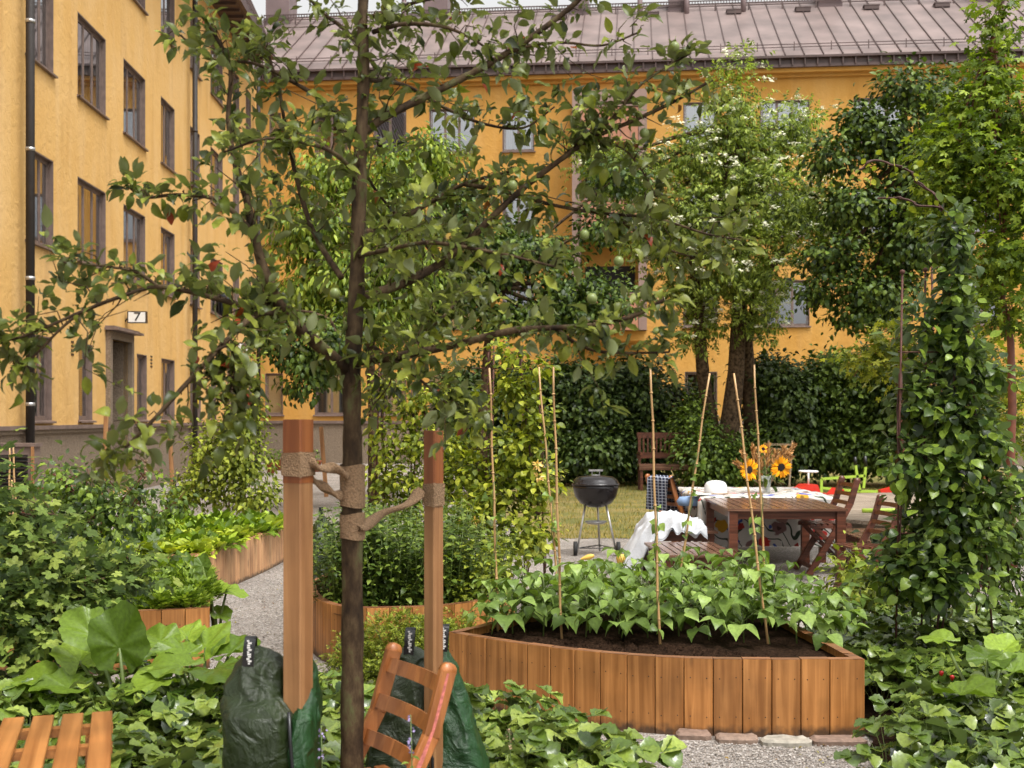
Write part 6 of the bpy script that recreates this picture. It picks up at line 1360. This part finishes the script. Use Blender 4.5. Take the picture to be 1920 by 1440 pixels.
hs1 = climber('honeysuckle', 'tall honeysuckle with round wet leaves climbing a rusty obelisk on the right', 'climbing plant', (xat(1760, HYr), HYr, 0),
     [((1680, 1200, HYr - .1), (1692, 512, HYr - .1)), ((1728, 1200, HYr + .2), (1735, 508, HYr + .2)), ((1760, 1200, HYr + .35), (1747, 500, HYr + .35)), ((1862, 1200, HYr), (1800, 430, HYr))],
     [((1684, 660, HYr - .1), (1790, 660, HYr)), ((1680, 1000, HYr - .1), (1790, 1004, HYr + .1)), ((1690, 1000, HYr - .1), (1830, 998, HYr + .3)), ((1735, 660, HYr + .2), (1800, 656, HYr + .2))],
     [(1788, 440, 14, 60, HYr, .07), (1786, 430, 15, 55, HYr, .08), (1790, 480, 18, 55, HYr, .08), (1788, 560, 20, 70, HYr, .09), (1786, 600, 22, 60, HYr, .1), (1790, 540, 18, 60, HYr, .1), (1792, 680, 34, 75, HYr, .13), (1790, 640, 26, 60, HYr, .12), (1782, 790, 66, 80, HYr, .22), (1775, 900, 84, 80, HYr, .28), (1765, 1000, 100, 70, HYr, .32), (1745, 1090, 115, 60, HYr - .1, .35), (1720, 740, 34, 70, HYr, .14), (1705, 860, 40, 60, HYr - .1, .15), (1725, 620, 24, 60, HYr, .12), (1840, 820, 40, 70, HYr, .2), (1860, 940, 45, 80, HYr, .2), (1700, 1060, 60, 60, HYr - .1, .2), (1860, 700, 50, 28, HYr, .15)],
     1100, 5, .042, .072, 'round', 'vine', stems=[[(1770, 1180, HYr), (1780, 950, HYr), (1790, 750, HYr), (1785, 560, HYr), (1795, 430, HYr), (1770, 390, HYr), (1730, 345, HYr), (1690, 312, HYr), (1640, 300, HYr), (1605, 320, HYr)], [(1760, 1180, HYr), (1745, 1000, HYr), (1735, 800, HYr), (1735, 620, HYr)], [(1700, 1130, HYr - .1), (1683, 900, HYr - .1), (1690, 700, HYr - .1)], [(1770, 390, HYr), (1720, 384, HYr), (1690, 370, HYr), (1650, 372, HYr)], [(1830, 1150, HYr), (1860, 950, HYr), (1845, 860, HYr)]],
     balls=[(1692, 510, HYr - .1), (1735, 506, HYr + .2)], shell=.6, droop=.45, jit=.8)
Pq, Bq, Sq = leaves_at(np.array([tuple(at(a, b, HYr) - Vector(hs1.location)) for a, b in [(1770, 392), (1745, 360), (1715, 330), (1680, 312), (1650, 300), (1620, 308), (1606, 322), (1700, 378), (1660, 372), (1640, 330), (1700, 318), (1790, 410), (1800, 455), (1775, 425)]]), np.tile([0, 0, -.2], (14, 1)), 5, .035, .05, jit=1.1, droop=.6); build_leaves('shoot_foliage', 'round', Pq, Bq, Sq, M['vine_light'], hs1)
CY = 10.3
cl1 = climber('honeysuckle', 'honeysuckle on a rusty frame in the centre, with a few pink and cream blooms', 'climbing plant', (xat(960, CY), CY, 0),
     [((906, 1140, CY), (916, 660, CY)), ((985, 1140, CY + .3), (978, 650, CY + .3)), ((1022, 1140, CY), (1010, 700, CY)), ((920, 1100, CY + .35), (926, 640, CY + .35))], [((885, 690, CY), (1000, 693, CY)), ((870, 842, CY), (1030, 842, CY + .2)), ((880, 960, CY), (1030, 962, CY))],
     [(965, 730, 32, 55, CY, .15), (1005, 790, 30, 70, CY, .16), (960, 850, 50, 60, CY, .25), (1005, 900, 40, 60, CY, .2), (930, 930, 60, 50, CY, .3), (985, 1000, 60, 45, CY - .3, .3), (880, 880, 30, 50, CY, .2), (880, 980, 50, 40, CY - .3, .3), (1010, 690, 25, 30, CY, .1), (945, 660, 28, 26, CY, .12), (920, 1050, 60, 40, CY - .5, .3), (900, 770, 16, 50, CY, .1)],
     720, 5, .055, .062, 'round', 'vine_light', stems=[[(915, 1100, CY), (918, 900, CY), (920, 700, CY), (918, 655, CY)], [(985, 1100, CY), (1000, 900, CY), (985, 750, CY), (975, 660, CY)], [(1020, 1080, CY), (1010, 900, CY), (1020, 760, CY)]], shell=.6, droop=.35)
for a, b in ((858, 980), (1008, 872), (853, 1022), (1010, 895), (890, 975)):
    c = at(a, b, CY - .55) - Vector(cl1.location); n = 26; d = unit(n); d[:, 1] -= .5; build_leaves('bloom', 'petal', np.array(c) + d * .012, basis(d, unit(n)), .05 * (.6 + .5 * rng.random(n)), M['hs_flower'], cl1)
climber('honeysuckle', 'slender climber on a rusty frame just right of the apple trunk', 'climbing plant', (xat(745, CY), CY + .2, 0),
     [((700, 1080, CY), (712, 660, CY)), ((770, 1080, CY + .2), (772, 680, CY + .2)), ((800, 1080, CY), (796, 720, CY))], [((700, 700, CY), (780, 700, CY)), ((700, 845, CY), (800, 845, CY))],
     [(718, 720, 22, 55, CY, .12), (722, 820, 26, 60, CY, .15), (775, 760, 30, 60, CY, .15), (790, 830, 40, 40, CY, .2), (720, 900, 34, 50, CY, .2), (780, 900, 50, 45, CY, .25), (810, 740, 30, 22, CY, .15), (740, 960, 60, 35, CY, .25), (850, 900, 45, 60, CY + .2, .25), (840, 830, 30, 30, CY, .15)],
     600, 5, .05, .056, 'ovate', 'vine_light', stems=[[(712, 1060, CY), (722, 900, CY), (716, 760, CY), (720, 670, CY)], [(775, 1060, CY), (780, 880, CY), (772, 740, CY)]], shell=.6)
LY = 15.2
climber('honeysuckle', 'bushy yellow-green climber on thin rods at the end of the lettuce bed', 'climbing plant', (xat(450, LY), LY, 0),
     [((430, 1000, LY), (428, 640, LY)), ((470, 1000, LY), (460, 650, LY))], [((425, 725, LY), (475, 727, LY))],
     [(455, 860, 60, 50, LY, .4), (400, 900, 60, 45, LY, .4), (480, 930, 60, 35, LY, .4), (390, 840, 36, 40, LY, .3), (462, 770, 28, 50, LY, .2), (460, 690, 14, 50, LY, .1), (440, 810, 40, 30, LY, .3), (350, 920, 30, 30, LY, .3)],
     800, 6, .08, .068, 'ovate', 'thyme', stems=[[(455, 960, LY), (460, 820, LY), (458, 700, LY), (462, 640, LY)]], shell=.5)

# ------------------------------------------------------------------ beans
def bean_plant(k):
    th = thing('bean_plant', 'young bean plant with broad pale green leaves in the large plank bed', 'bean plant', (0, 0, 0), group='bean plants in the large raised bed')
    n = 13; P, D, U, S = [], [], [], []; mb = MB(); h = .275 + .05 * (k % 3)
    mb.tube([(0, 0, -.03), (.01, 0, h * .5), (.0, .01, h)], [.0045, .004, .003], 6)
    for i in range(n):
        a = i * 2.4 + k; f_ = (i + 1) / n; r_ = (.08 + .13 * random.random()) * (1.2 - .5 * f_); z = h * (.3 + .85 * f_) + random.uniform(-.02, .03)
        e = Vector((math.cos(a) * r_, math.sin(a) * r_, z)); s_ = Vector((0, 0, h * (.25 + .7 * f_))); mb.tube([s_, s_.lerp(e, .5) + Vector((0, 0, .03)), e], [.0025, .002, .0015], 5)
        P.append(tuple(e)); D.append((math.cos(a + .3 * random.uniform(-1, 1)), math.sin(a), random.uniform(-.15, .4))); U.append((random.uniform(-.35, .35), random.uniform(-.35, .35) - .05, 1)); S.append(random.uniform(.075, .135) * (1.15 - .35 * f_))
    mb.build('stem', M['stem'], th); build_leaves('foliage', 'bean', np.array(P), basis(np.array(D), np.array(U)), np.array(S), M['bean'], th); return th
protos = [bean_plant(k) for k in range(5)]; used = set()
spots = []
for (x0, y0, x1, y1, n) in ((.0, 7.28, 1.58, 7.02, 9), (.05, 7.55, 1.62, 7.45, 9), (.2, 7.8, 1.6, 7.85, 8), (.5, 8.15, 1.55, 8.25, 6)):
    for i in range(n): f_ = i / (n - 1); spots.append((x0 + (x1 - x0) * f_ + random.uniform(-.05, .05), y0 + (y1 - y0) * f_ + random.uniform(-.06, .06), 1))
spots += [(-.12, 7.35, .8), (1.75, 7.5, 1.0), (1.82, 7.1, .95), (1.9, 7.3, .9)]
for i, (x, y, s) in enumerate(spots):
    p_ = protos[i % 5]; o_ = p_ if i < 5 else copy_tree(p_)
    o_.location = (x, y, .345); o_.rotation_euler = (0, 0, random.random() * 6.28); q = s * random.uniform(.88, 1.12); o_.scale = (q, q, q)

# ------------------------------------------------------------------ lettuces, spinach, parsley
def rosette(name, label, tmpl, mat, n, size, h, spread, group, cat):
    th = thing(name, label, cat, (0, 0, 0), group=group); P, D, U = [], [], []
    for i in range(n):
        a = i * 2.4; f_ = i / n; r_ = spread * (.15 + .5 * (1 - f_)) * random.random() ** .5; P.append((math.cos(a) * r_, math.sin(a) * r_, h * random.random() * .6)); up = .5 + 1.6 * f_
        D.append((math.cos(a), math.sin(a), up + random.uniform(-.2, .2))); U.append((-math.cos(a) * .9, -math.sin(a) * .9, .8))
    build_leaves('leaves', tmpl, np.array(P), basis(np.array(D), np.array(U)), size * (.6 + .6 * rng.random(n)), M[mat], th)
    mb = MB(); mb.tube([(0, 0, -.03), (0, 0, .03)], .012, 6); mb.build('stalk', M['stem'], th); return th
kinds = {'a': [rosette('lettuce', 'frilly yellow-green lettuce in the long pale bed', 'lettuce', 'lettuce', 44, .10, .06, .12, 'frilly lettuces in the long bed', 'lettuce') for _ in range(2)],
         'b': [rosette('spinach_plant', 'smooth darker green spinach plant in the long pale bed', 'spoon', 'spinach', 40, .14, .06, .12, 'spinach plants in the long bed', 'spinach') for _ in range(2)],
         'c': [rosette('parsley_plant', 'curly green parsley plant in the short plank bed', 'frond', 'parsley', 70, .13, .1, .16, 'parsley plants in the short bed', 'parsley') for _ in range(2)]}
cnt = {'a': 0, 'b': 0, 'c': 0}
def put(kd, x, y, z, s):
    pr = kinds[kd]; i = cnt[kd]; cnt[kd] += 1; o_ = pr[i] if i < len(pr) else copy_tree(pr[i % len(pr)]); o_.location = (x, y, z); o_.rotation_euler = (0, 0, random.random() * 6.28); o_.scale = (s, s, s)
for j in range(16):
    y = 11.15 + j * .195
    for i in range(6):
        x = -2.86 - i * .23 + random.uniform(-.05, .05) + (y - 11) * .06; kd = 'a' if (j // 3 + (i > 3)) % 2 == 0 else 'b'
        if j > 12: kd = 'b'
        put(kd, x, y + random.uniform(-.05, .05), .37, random.uniform(.85, 1.25) * (1.15 if j > 11 else 1))
for j in range(11):
    y = 8.15 + j * .21
    for i in range(7):
        x = -2.1 - i * .21 + random.uniform(-.05, .05) - (y - 8.1) * .28
        put('c' if j < 8 else 'b', x, y + random.uniform(-.05, .05), .35, random.uniform(.85, 1.2))

# ------------------------------------------------------------------ herbs in the round-fronted bed
def upright(name, label, cat, px, Y, zb, blobs, nst, hgt, mat, tmpl, size, per, group=None):
    """many upright leafy stems"""
    base = Vector(G(px, Y)); th = thing(name, label, cat, tuple(base), group=group); mb = MB(); P, D = [], []
    for _ in range(nst):
        b = random.choice(blobs); x = b[0] + random.gauss(0, b[2] * .5); y = b[1] + random.gauss(0, b[3] * .5); hh = hgt * random.uniform(.5, 1.2); lx, ly = random.gauss(0, .11), random.gauss(0, .11)
        a = Vector((x, y, zb)) - base; e = a + Vector((lx, ly, hh)); mb.tube([a, a.lerp(e, .5), e], [.003, .0025, .0015], 4)
        for i in range(per): f_ = .02 + .98 * i / per; q = a.lerp(e, min(f_, 1)); t_ = i * 2.4 + random.random(); P.append(tuple(q)); D.append((math.cos(t_), math.sin(t_), .55 - .5 * (1 - f_)))
    n = len(P); build_leaves('foliage', tmpl, np.array(P), basis(np.array(D), np.tile([0, 0, 1.0], (n, 1)) + unit(n) * .4), size * (.55 + .7 * rng.random(n)), M[mat], th, stems=(mb, M['stem'])); return th
upright('herb_clump', 'tall dark green herb clump filling the bed behind the apple trunk', 'herb', 690, 9.2, .34, [(-1.1, 9.0, .3, .4), (-.75, 8.9, .3, .4), (-.45, 9.1, .25, .4), (-1.2, 9.8, .3, .3), (-.6, 9.8, .4, .3), (-.85, 8.4, .3, .12), (-1.1, 8.55, .2, .15), (-.5, 8.5, .2, .15)], 560, .58, 'herb', 'ovate', .058, 24)
upright('herb_clump', 'fresh green herb clump at the right end of the herb bed', 'herb', 860, 8.9, .34, [(-.25, 8.75, .12, .2), (-.1, 9.3, .12, .3), (-.35, 8.5, .1, .1)], 90, .42, 'thyme', 'ovate', .06, 16)
def mound(name, label, cat, px, Y, r_, h, ncl, per, size, tmpl, mat, group=None, sy=1.0):
    base = Vector(G(px, Y)); th = thing(name, label, cat, tuple(base), group=group); n = ncl; u = unit(n); u[:, 2] = np.abs(u[:, 2]); q = rng.random(n) ** .3
    C = u * q[:, None] * np.array([r_, r_ * sy, h]); Pm, Bm, Sm = leaves_at(C, u, per, .035, size, jit=.9); Pm[:, 2] = np.maximum(Pm[:, 2], .01); mb = MB()
    for i in range(0, n, 6): mb.tube([(C[i][0] * .2, C[i][1] * .2, 0), tuple(C[i])], [.003, .0015], 4)
    build_leaves('foliage', tmpl, Pm, Bm, Sm, M[mat], th, stems=(mb, M['stem'])); return th
mound('thyme_mound', 'low yellow-green fine-leaved mound in front of the round plank bed', 'herb', 760, 7.75, .52, .40, 900, 8, .034, 'sprig', 'thyme', sy=.5)
mound('leafy_mound', 'small pale leafy mound between the herb bed and the bean bed', 'herb', 850, 8.1, .22, .36, 260, 8, .034, 'sprig', 'thyme')

# ------------------------------------------------------------------ currant bush and left side growth
CU = 6.7
tree('currant_bush', 'large blackcurrant bush with grey-green lobed leaves at the left edge', 'shrub', G(90, CU), [(50, 1040, 110, 72, CU, .5), (150, 1105, 90, 66, CU, .45), (30, 1130, 90, 90, CU - .2, .45), (70, 975, 60, 34, CU + .2, .4), (110, 1180, 90, 50, CU - .2, .4), (225, 1070, 50, 46, CU + .3, .35), (-60, 1000, 70, 200, CU, .5)], 860, 4, .09, .05, 'currant', 'currant', 'bark', trunks=[([(90, 1300, CU), (95, 1200, CU), (90, 1120, CU)], .02, .012)], r0=.012, k=8, shell=.5)
tree('rose_bush', 'loose reddish-tipped rambling bush in front of the ventilation cabinet', 'shrub', G(200, 9.4), [(180, 920, 70, 36, 9.4, .4), (240, 960, 60, 30, 9.4, .4), (120, 900, 60, 30, 9.4, .4), (90, 970, 100, 36, 9.4, .4), (270, 890, 16, 30, 9.4, .15), (160, 985, 80, 26, 9.2, .4)], 420, 5, .09, .062, 'ovate', 'vine', 'red_bark', trunks=[([(200, 1190, 9.4), (205, 1040, 9.4), (200, 980, 9.4)], .015, .01)], r0=.01, k=7)
tree('young_shrub', 'open young shrub with few leaves before the grey path', 'shrub', G(290, 12.5), [(270, 955, 26, 30, 12.5, .2), (330, 940, 20, 30, 12.5, .2), (240, 930, 26, 24, 12.5, .2), (300, 980, 40, 14, 12.5, .2)], 90, 5, .07, .06, 'ovate', 'shrub', 'red_bark', trunks=[([(290, 1050, 12.5), (290, 980, 12.5)], .012, .008)], r0=.008, k=4)
for i, (px, Y) in enumerate([(195, 14.5), (225, 15)]):
    base = Vector(G(px, Y)); th = thing('daylily', ['clump of long arching strap leaves before the left wall', 'paler strap-leaved clump right beside the first one'][i], 'plant', tuple(base), group='daylilies by the left wall'); n = 110
    A = rng.random(n) * 6.28; D = np.stack([np.cos(A) * .5, np.sin(A) * .5, np.full(n, 1.0)], 1); P = np.stack([np.cos(A) * .1, np.sin(A) * .1, np.zeros(n)], 1)
    build_leaves('leaves', 'strap', P, basis(D, np.stack([-np.cos(A), -np.sin(A), np.full(n, .3)], 1)), .62 * (.6 + .6 * rng.random(n)), M['daylily'], th); mb = MB(); mb.tube([(0, 0, 0), (0, 0, .1)], .03, 6); mb.build('crown_base', M['stem'], th)
# right side low shrubs
tree('shrub', 'light green leafy shrub at the right edge beside the round deck', 'shrub', G(1890, 9.4), [(1890, 1000, 50, 50, 9.4, .4), (1870, 1070, 60, 45, 9.4, .4), (1920, 920, 40, 50, 9.4, .3)], 330, 5, .09, .06, 'ovate', 'shrub', 'bark', trunks=[([(1890, 1180, 9.4), (1890, 1060, 9.4)], .015, .01)], r0=.01, k=6)
tree('shrub', 'trailing light green shrub at the right corner of the bean bed', 'shrub', G(1640, 9.0), [(1620, 1100, 50, 36, 9.0, .3), (1680, 1130, 50, 40, 8.9, .3), (1600, 1060, 26, 26, 9.2, .2)], 240, 5, .07, .058, 'ovate', 'thyme', 'bark', trunks=[([(1640, 1200, 9), (1640, 1120, 9)], .012, .008)], r0=.008, k=5)

# ------------------------------------------------------------------ rhubarb
def bigleaf(name, label, px, Y, leaves, group=None, mat='rhubarb', cat='rhubarb'):
    base = Vector(G(px, Y)); th = thing(name, label, cat, tuple(base), group=group); mb = MB(); P, D, U, S = [], [], [], []
    for a, b, dy, sz, d, u in leaves:
        q = at(a, b, Y + dy) - base; q.z = max(q.z, .03); P.append(tuple(q)); D.append(d); U.append(u); S.append(sz / F * Y)
        mb.tube([(random.uniform(-.04, .04), random.uniform(-.04, .04), 0), (q.x * .5, q.y * .5, q.z * .65), tuple(q)], [.012, .010, .007], 7)
    mb.build('stalk', M['stem'], th); build_leaves('leaf', 'rhubarb', np.array(P), basis(np.array(D, float), np.array(U, float)), np.array(S), M[mat], th); return th
U_ = (0, -.25, 1)
bigleaf('rhubarb_plant', 'rhubarb with one large upright pale leaf in front of the short bed', 240, 5.9, [(224, 1215, 0, 76, (-.1, .1, 1), (0, -1, .25)), (170, 1190, .1, 62, (-.8, .1, .6), (-.2, -.6, 1)), (130, 1290, 0, 60, (-1, -.3, .2), U_), (80, 1270, .1, 60, (-1, 0, .1), U_), (150, 1240, .2, 60, (-.3, .6, .3), U_)])
bigleaf('rhubarb_plant', 'spreading rhubarb plant with broad crinkled leaves left of the watering bag', 380, 6.0, [(300, 1205, .2, 60, (-.6, .5, .3), U_), (340, 1250, -.1, 66, (-.9, -.3, .15), U_), (385, 1215, .3, 62, (.1, .6, .4), U_), (400, 1255, -.1, 68, (.3, -.6, .1), U_), (345, 1225, .1, 55, (-.4, -.2, .1), U_), (430, 1225, .2, 52, (.8, .2, .2), U_), (445, 1265, 0, 55, (.7, -.5, 0), U_), (300, 1275, -.2, 55, (-.8, -.7, 0), U_), (260, 1240, 0, 46, (-1, 0, .1), U_), (350, 1195, .3, 46, (-.2, .8, .3), U_)], group=None)
bigleaf('rhubarb_plant', 'big leaves hanging over the corner of the short bed onto the gravel', 405, 8.6, [(395, 1110, 0, 34, (.9, -.3, .1), U_), (425, 1108, 0, 34, (1, 0, 0), U_), (385, 1085, .2, 26, (-.3, .5, .7), (0, -1, .5)), (405, 1150, 0, 32, (.8, -.5, -.3), U_), (380, 1062, .2, 22, (-.2, .3, 1), (0, -1, .3))])
bigleaf('squash_plant', 'squash plant with large pale leaves among the strawberries at the right edge', 1850, 5.9, [(1850, 1235, .1, 62, (.3, .5, .2), U_), (1800, 1300, -.2, 66, (.4, -.6, .1), U_), (1900, 1260, 0, 60, (.9, .2, .1), U_), (1880, 1220, .3, 46, (.5, .6, .3), U_), (1770, 1200, .3, 44, (-.8, .5, .2), U_)], cat='squash')
for i, (a, b, Y) in enumerate([(1163, 1053, 9.0), (1098, 1046, 9.1)]):
    p_ = at(a, b, Y); th = thing('squash_blossom', ['closed orange squash blossom behind the bean plants', 'long pale yellow squash blossom left of the orange one'][i], 'flower', (p_.x, p_.y, 0)); mb = MB(); mb.tube([(0, 0, 0), (.01, 0, p_.z * .6), (0, 0, p_.z - .03)], .005, 6); mb.build('stem', M['stem'], th)
    mb = MB(); mb.lathe([(.008, -.035), (.022, -.01), (.036, .02), (.03, .045), (.012, .06)], 10); o_ = mb.build('petals', M['squash'], th); o_.location = (0, 0, p_.z); o_.rotation_euler = (R([5, 0][i]), R([10, 75][i]), 0); o_.scale = ([1, .6][i], [1, .6][i], [1, 1.1][i])

# ------------------------------------------------------------------ strawberries (ground cover)
def inside(poly, x, y):
    c = False; j = len(poly) - 1
    for i in range(len(poly)):
        if (poly[i][1] > y) != (poly[j][1] > y) and x < (poly[j][0] - poly[i][0]) * (y - poly[i][1]) / (poly[j][1] - poly[i][1]) + poly[i][0]: c = not c
        j = i
    return c
def strawberries(label, poly, sp, hlo, hhi, mat, avoid=(), nl=12, size=.092):
    xs = [p[0] for p in poly]; ys = [p[1] for p in poly]; P, D, U, S = [], [], [], []; mb = MB(); y = min(ys)
    while y < max(ys):
        x = min(xs)
        while x < max(xs):
            cx, cy = x + random.uniform(-.5, .5) * sp, y + random.uniform(-.5, .5) * sp; x += sp
            if not inside(poly, cx, cy) or any((cx - a) ** 2 + (cy - b) ** 2 < r_ ** 2 for a, b, r_ in avoid): continue
            hh = random.uniform(hlo, hhi)
            for i in range(nl):
                a = i * 2.4 + random.random(); f_ = (i + .5) / nl; r_ = (.04 + .17 * f_ ** .7) * random.uniform(.8, 1.2); z = hh * (1.08 - .5 * f_ ** 1.5) * random.uniform(.8, 1.12)
                e = (cx + math.cos(a) * r_, cy + math.sin(a) * r_, z); P.append(e); D.append((math.cos(a), math.sin(a), random.uniform(-.35, .45))); U.append((math.cos(a) * .35 + random.gauss(0, .25), math.sin(a) * .35 + random.gauss(0, .25), 1)); S.append(size * random.uniform(.7, 1.25))
                mb.tube([(cx, cy, 0), (cx + math.cos(a) * r_ * .45, cy + math.sin(a) * r_ * .45, z * .7), e], [.0018, .0016, .0012], 3, cap=False)
        y += sp
    return tag(build_leaves('strawberry_patch', 'straw', np.array(P), basis(np.array(D), np.array(U)), np.array(S), M[mat], None, stems=(mb, M['stem'])), label, 'strawberries', kind='stuff')
strawberries('dense strawberry plants covering the ground in the left foreground', [(-3.6, 3.3), (-.45, 3.3), (-.5, 5.2), (-.85, 6.3), (-1.25, 6.75), (-2.2, 6.5), (-3.4, 6.3)], .21, .22, .36, 'straw', avoid=[(xat(508, 3.92), 3.92, .24), (-1.45, 3.5, .35), (-.53, 4.0, .1)])
strawberries('strawberry plants between the orange chair and the big bed', [(-.42, 4.3), (.55, 4.2), (.5, 4.9), (.42, 5.5), (.1, 5.95), (-.2, 6.35), (-.5, 6.0)], .20, .22, .36, 'straw', avoid=[(-.28, 4.3, .34)])
strawberries('dark wet strawberry plants covering the ground on the right', [(1.4, 4.6), (1.6, 5.3), (1.78, 5.75), (2.0, 6.1), (2.0, 7.6), (2.2, 8.6), (4.2, 9.4), (5.0, 7), (4.6, 4.4), (2.3, 4.2)], .22, .2, .36, 'straw_dark', avoid=[(2.5, 7.6, .2)])
for i, (a, b, Y) in enumerate([(1692, 1392, 5.5), (1676, 1410, 5.35), (1765, 1262, 6.2), (1785, 1270, 6.25), (1720, 1380, 5.5), (1083, 1433, 5.2)]):
    p_ = at(a, b, Y); mb = MB(); mb.lathe([(.001, -.017), (.007, -.012), (.012, 0), (.011, .008), (.004, .012), (.001, .012)], 10); o_ = mb.build('strawberry', M['berry']); o_.location = p_
    tag(o_, ['ripe red strawberry hanging near the right corner of the big bed', 'ripe strawberry just left of its neighbour by the path edge', 'red strawberry in the shade right of the bed corner', 'small red strawberry right next to the shaded one', 'red strawberry half under a leaf beside the path', 'dark red strawberry low in the middle strawberry patch'][i], 'strawberry', 'ripe strawberries')
# flowering catmint sprigs in the foreground
for i, (a, b, Y, hh) in enumerate([(770, 1400, 3.75, .5), (602, 1420, 3.85, .45), (955, 1425, 4.6, .4)]):
    base = Vector((xat(a, Y), Y, 0)); ztip = zat(b - 60, Y); th = thing('catmint_sprig', ['thin catmint sprig with lilac florets in front of the folding chair', 'catmint sprig with pale florets beside the left watering bag', 'dry cream catmint sprig among the middle strawberries'][i], 'herb', tuple(base), group='catmint sprigs'); mb = MB(); mb.tube([(0, 0, 0), (.01, 0, ztip * .5), (0, 0, ztip)], [.003, .0025, .0015], 5)
    P = []; D = []
    for k in range(14): z = ztip * (.5 + .35 * k / 14); t_ = k * 2.4; P.append((0, 0, z)); D.append((math.cos(t_), math.sin(t_), .2))
    build_leaves('foliage', 'ovate', np.array(P), basis(np.array(D), np.tile([0, 0, 1.0], (14, 1))), np.full(14, .03), M['herb'], th, stems=(mb, M['stem']))
    Pf = np.array([(random.gauss(0, .006), random.gauss(0, .006), ztip * (.84 + .16 * random.random())) for _ in range(22)])
    if i == 0: M['lilac_floret'] = plain('lilac_floret', (.35, .28, .5), .8)
    build_leaves('florets', 'floret', Pf, basis(unit(22), unit(22)), np.full(22, .007), M['lilac_floret'] if i < 2 else M['pale_wood'], th)

# ------------------------------------------------------------------ grass blades on the near lawn
n = 42000; X = rng.random(n) * 15 + .2; Y = 16.6 + (rng.random(n) ** 1.4) * 13; P = np.stack([X, Y, np.zeros(n)], 1); ok = X > (Y - 16) * -.1 + .2; P = P[ok]; n = len(P)
gt = [T([(-.06, 0, 0), (.06, 0, 0), (0.02, .9, .25)], [(0, 1, 2)])]
tag(build_leaves('grass', gt, P, basis(unit(n) * [.6, .6, 0] + [0, 0, 1.0], unit(n)), .065 * (.5 + rng.random(n)), M['grass']), 'short patchy summer grass growing on the lawn', 'grass', kind='stuff')

# fallen leaves and crumbs on the gravel
n = 260; X = np.concatenate([.4 + 1.5 * rng.random(120), -2.4 + 1.0 * rng.random(140)]); Y = np.concatenate([4.9 + 1.3 * rng.random(120), 7.2 + 6 * rng.random(140)]); P = np.stack([X, Y, np.full(n, .012)], 1)
M['litter'] = leafmat('dry_leaf', (.10, .05, .02), (.2, .12, .04), (.16, .17, .05), .8, .1)
tag(build_leaves('leaf_litter', 'tiny', P, basis(unit(n) * [1, 1, .2], np.tile([0, 0, 1.0], (n, 1)) + unit(n) * .3), .022 * (.4 + rng.random(n)), M['litter']), 'dry leaf bits scattered on the gravel path', 'leaf litter', kind='stuff')
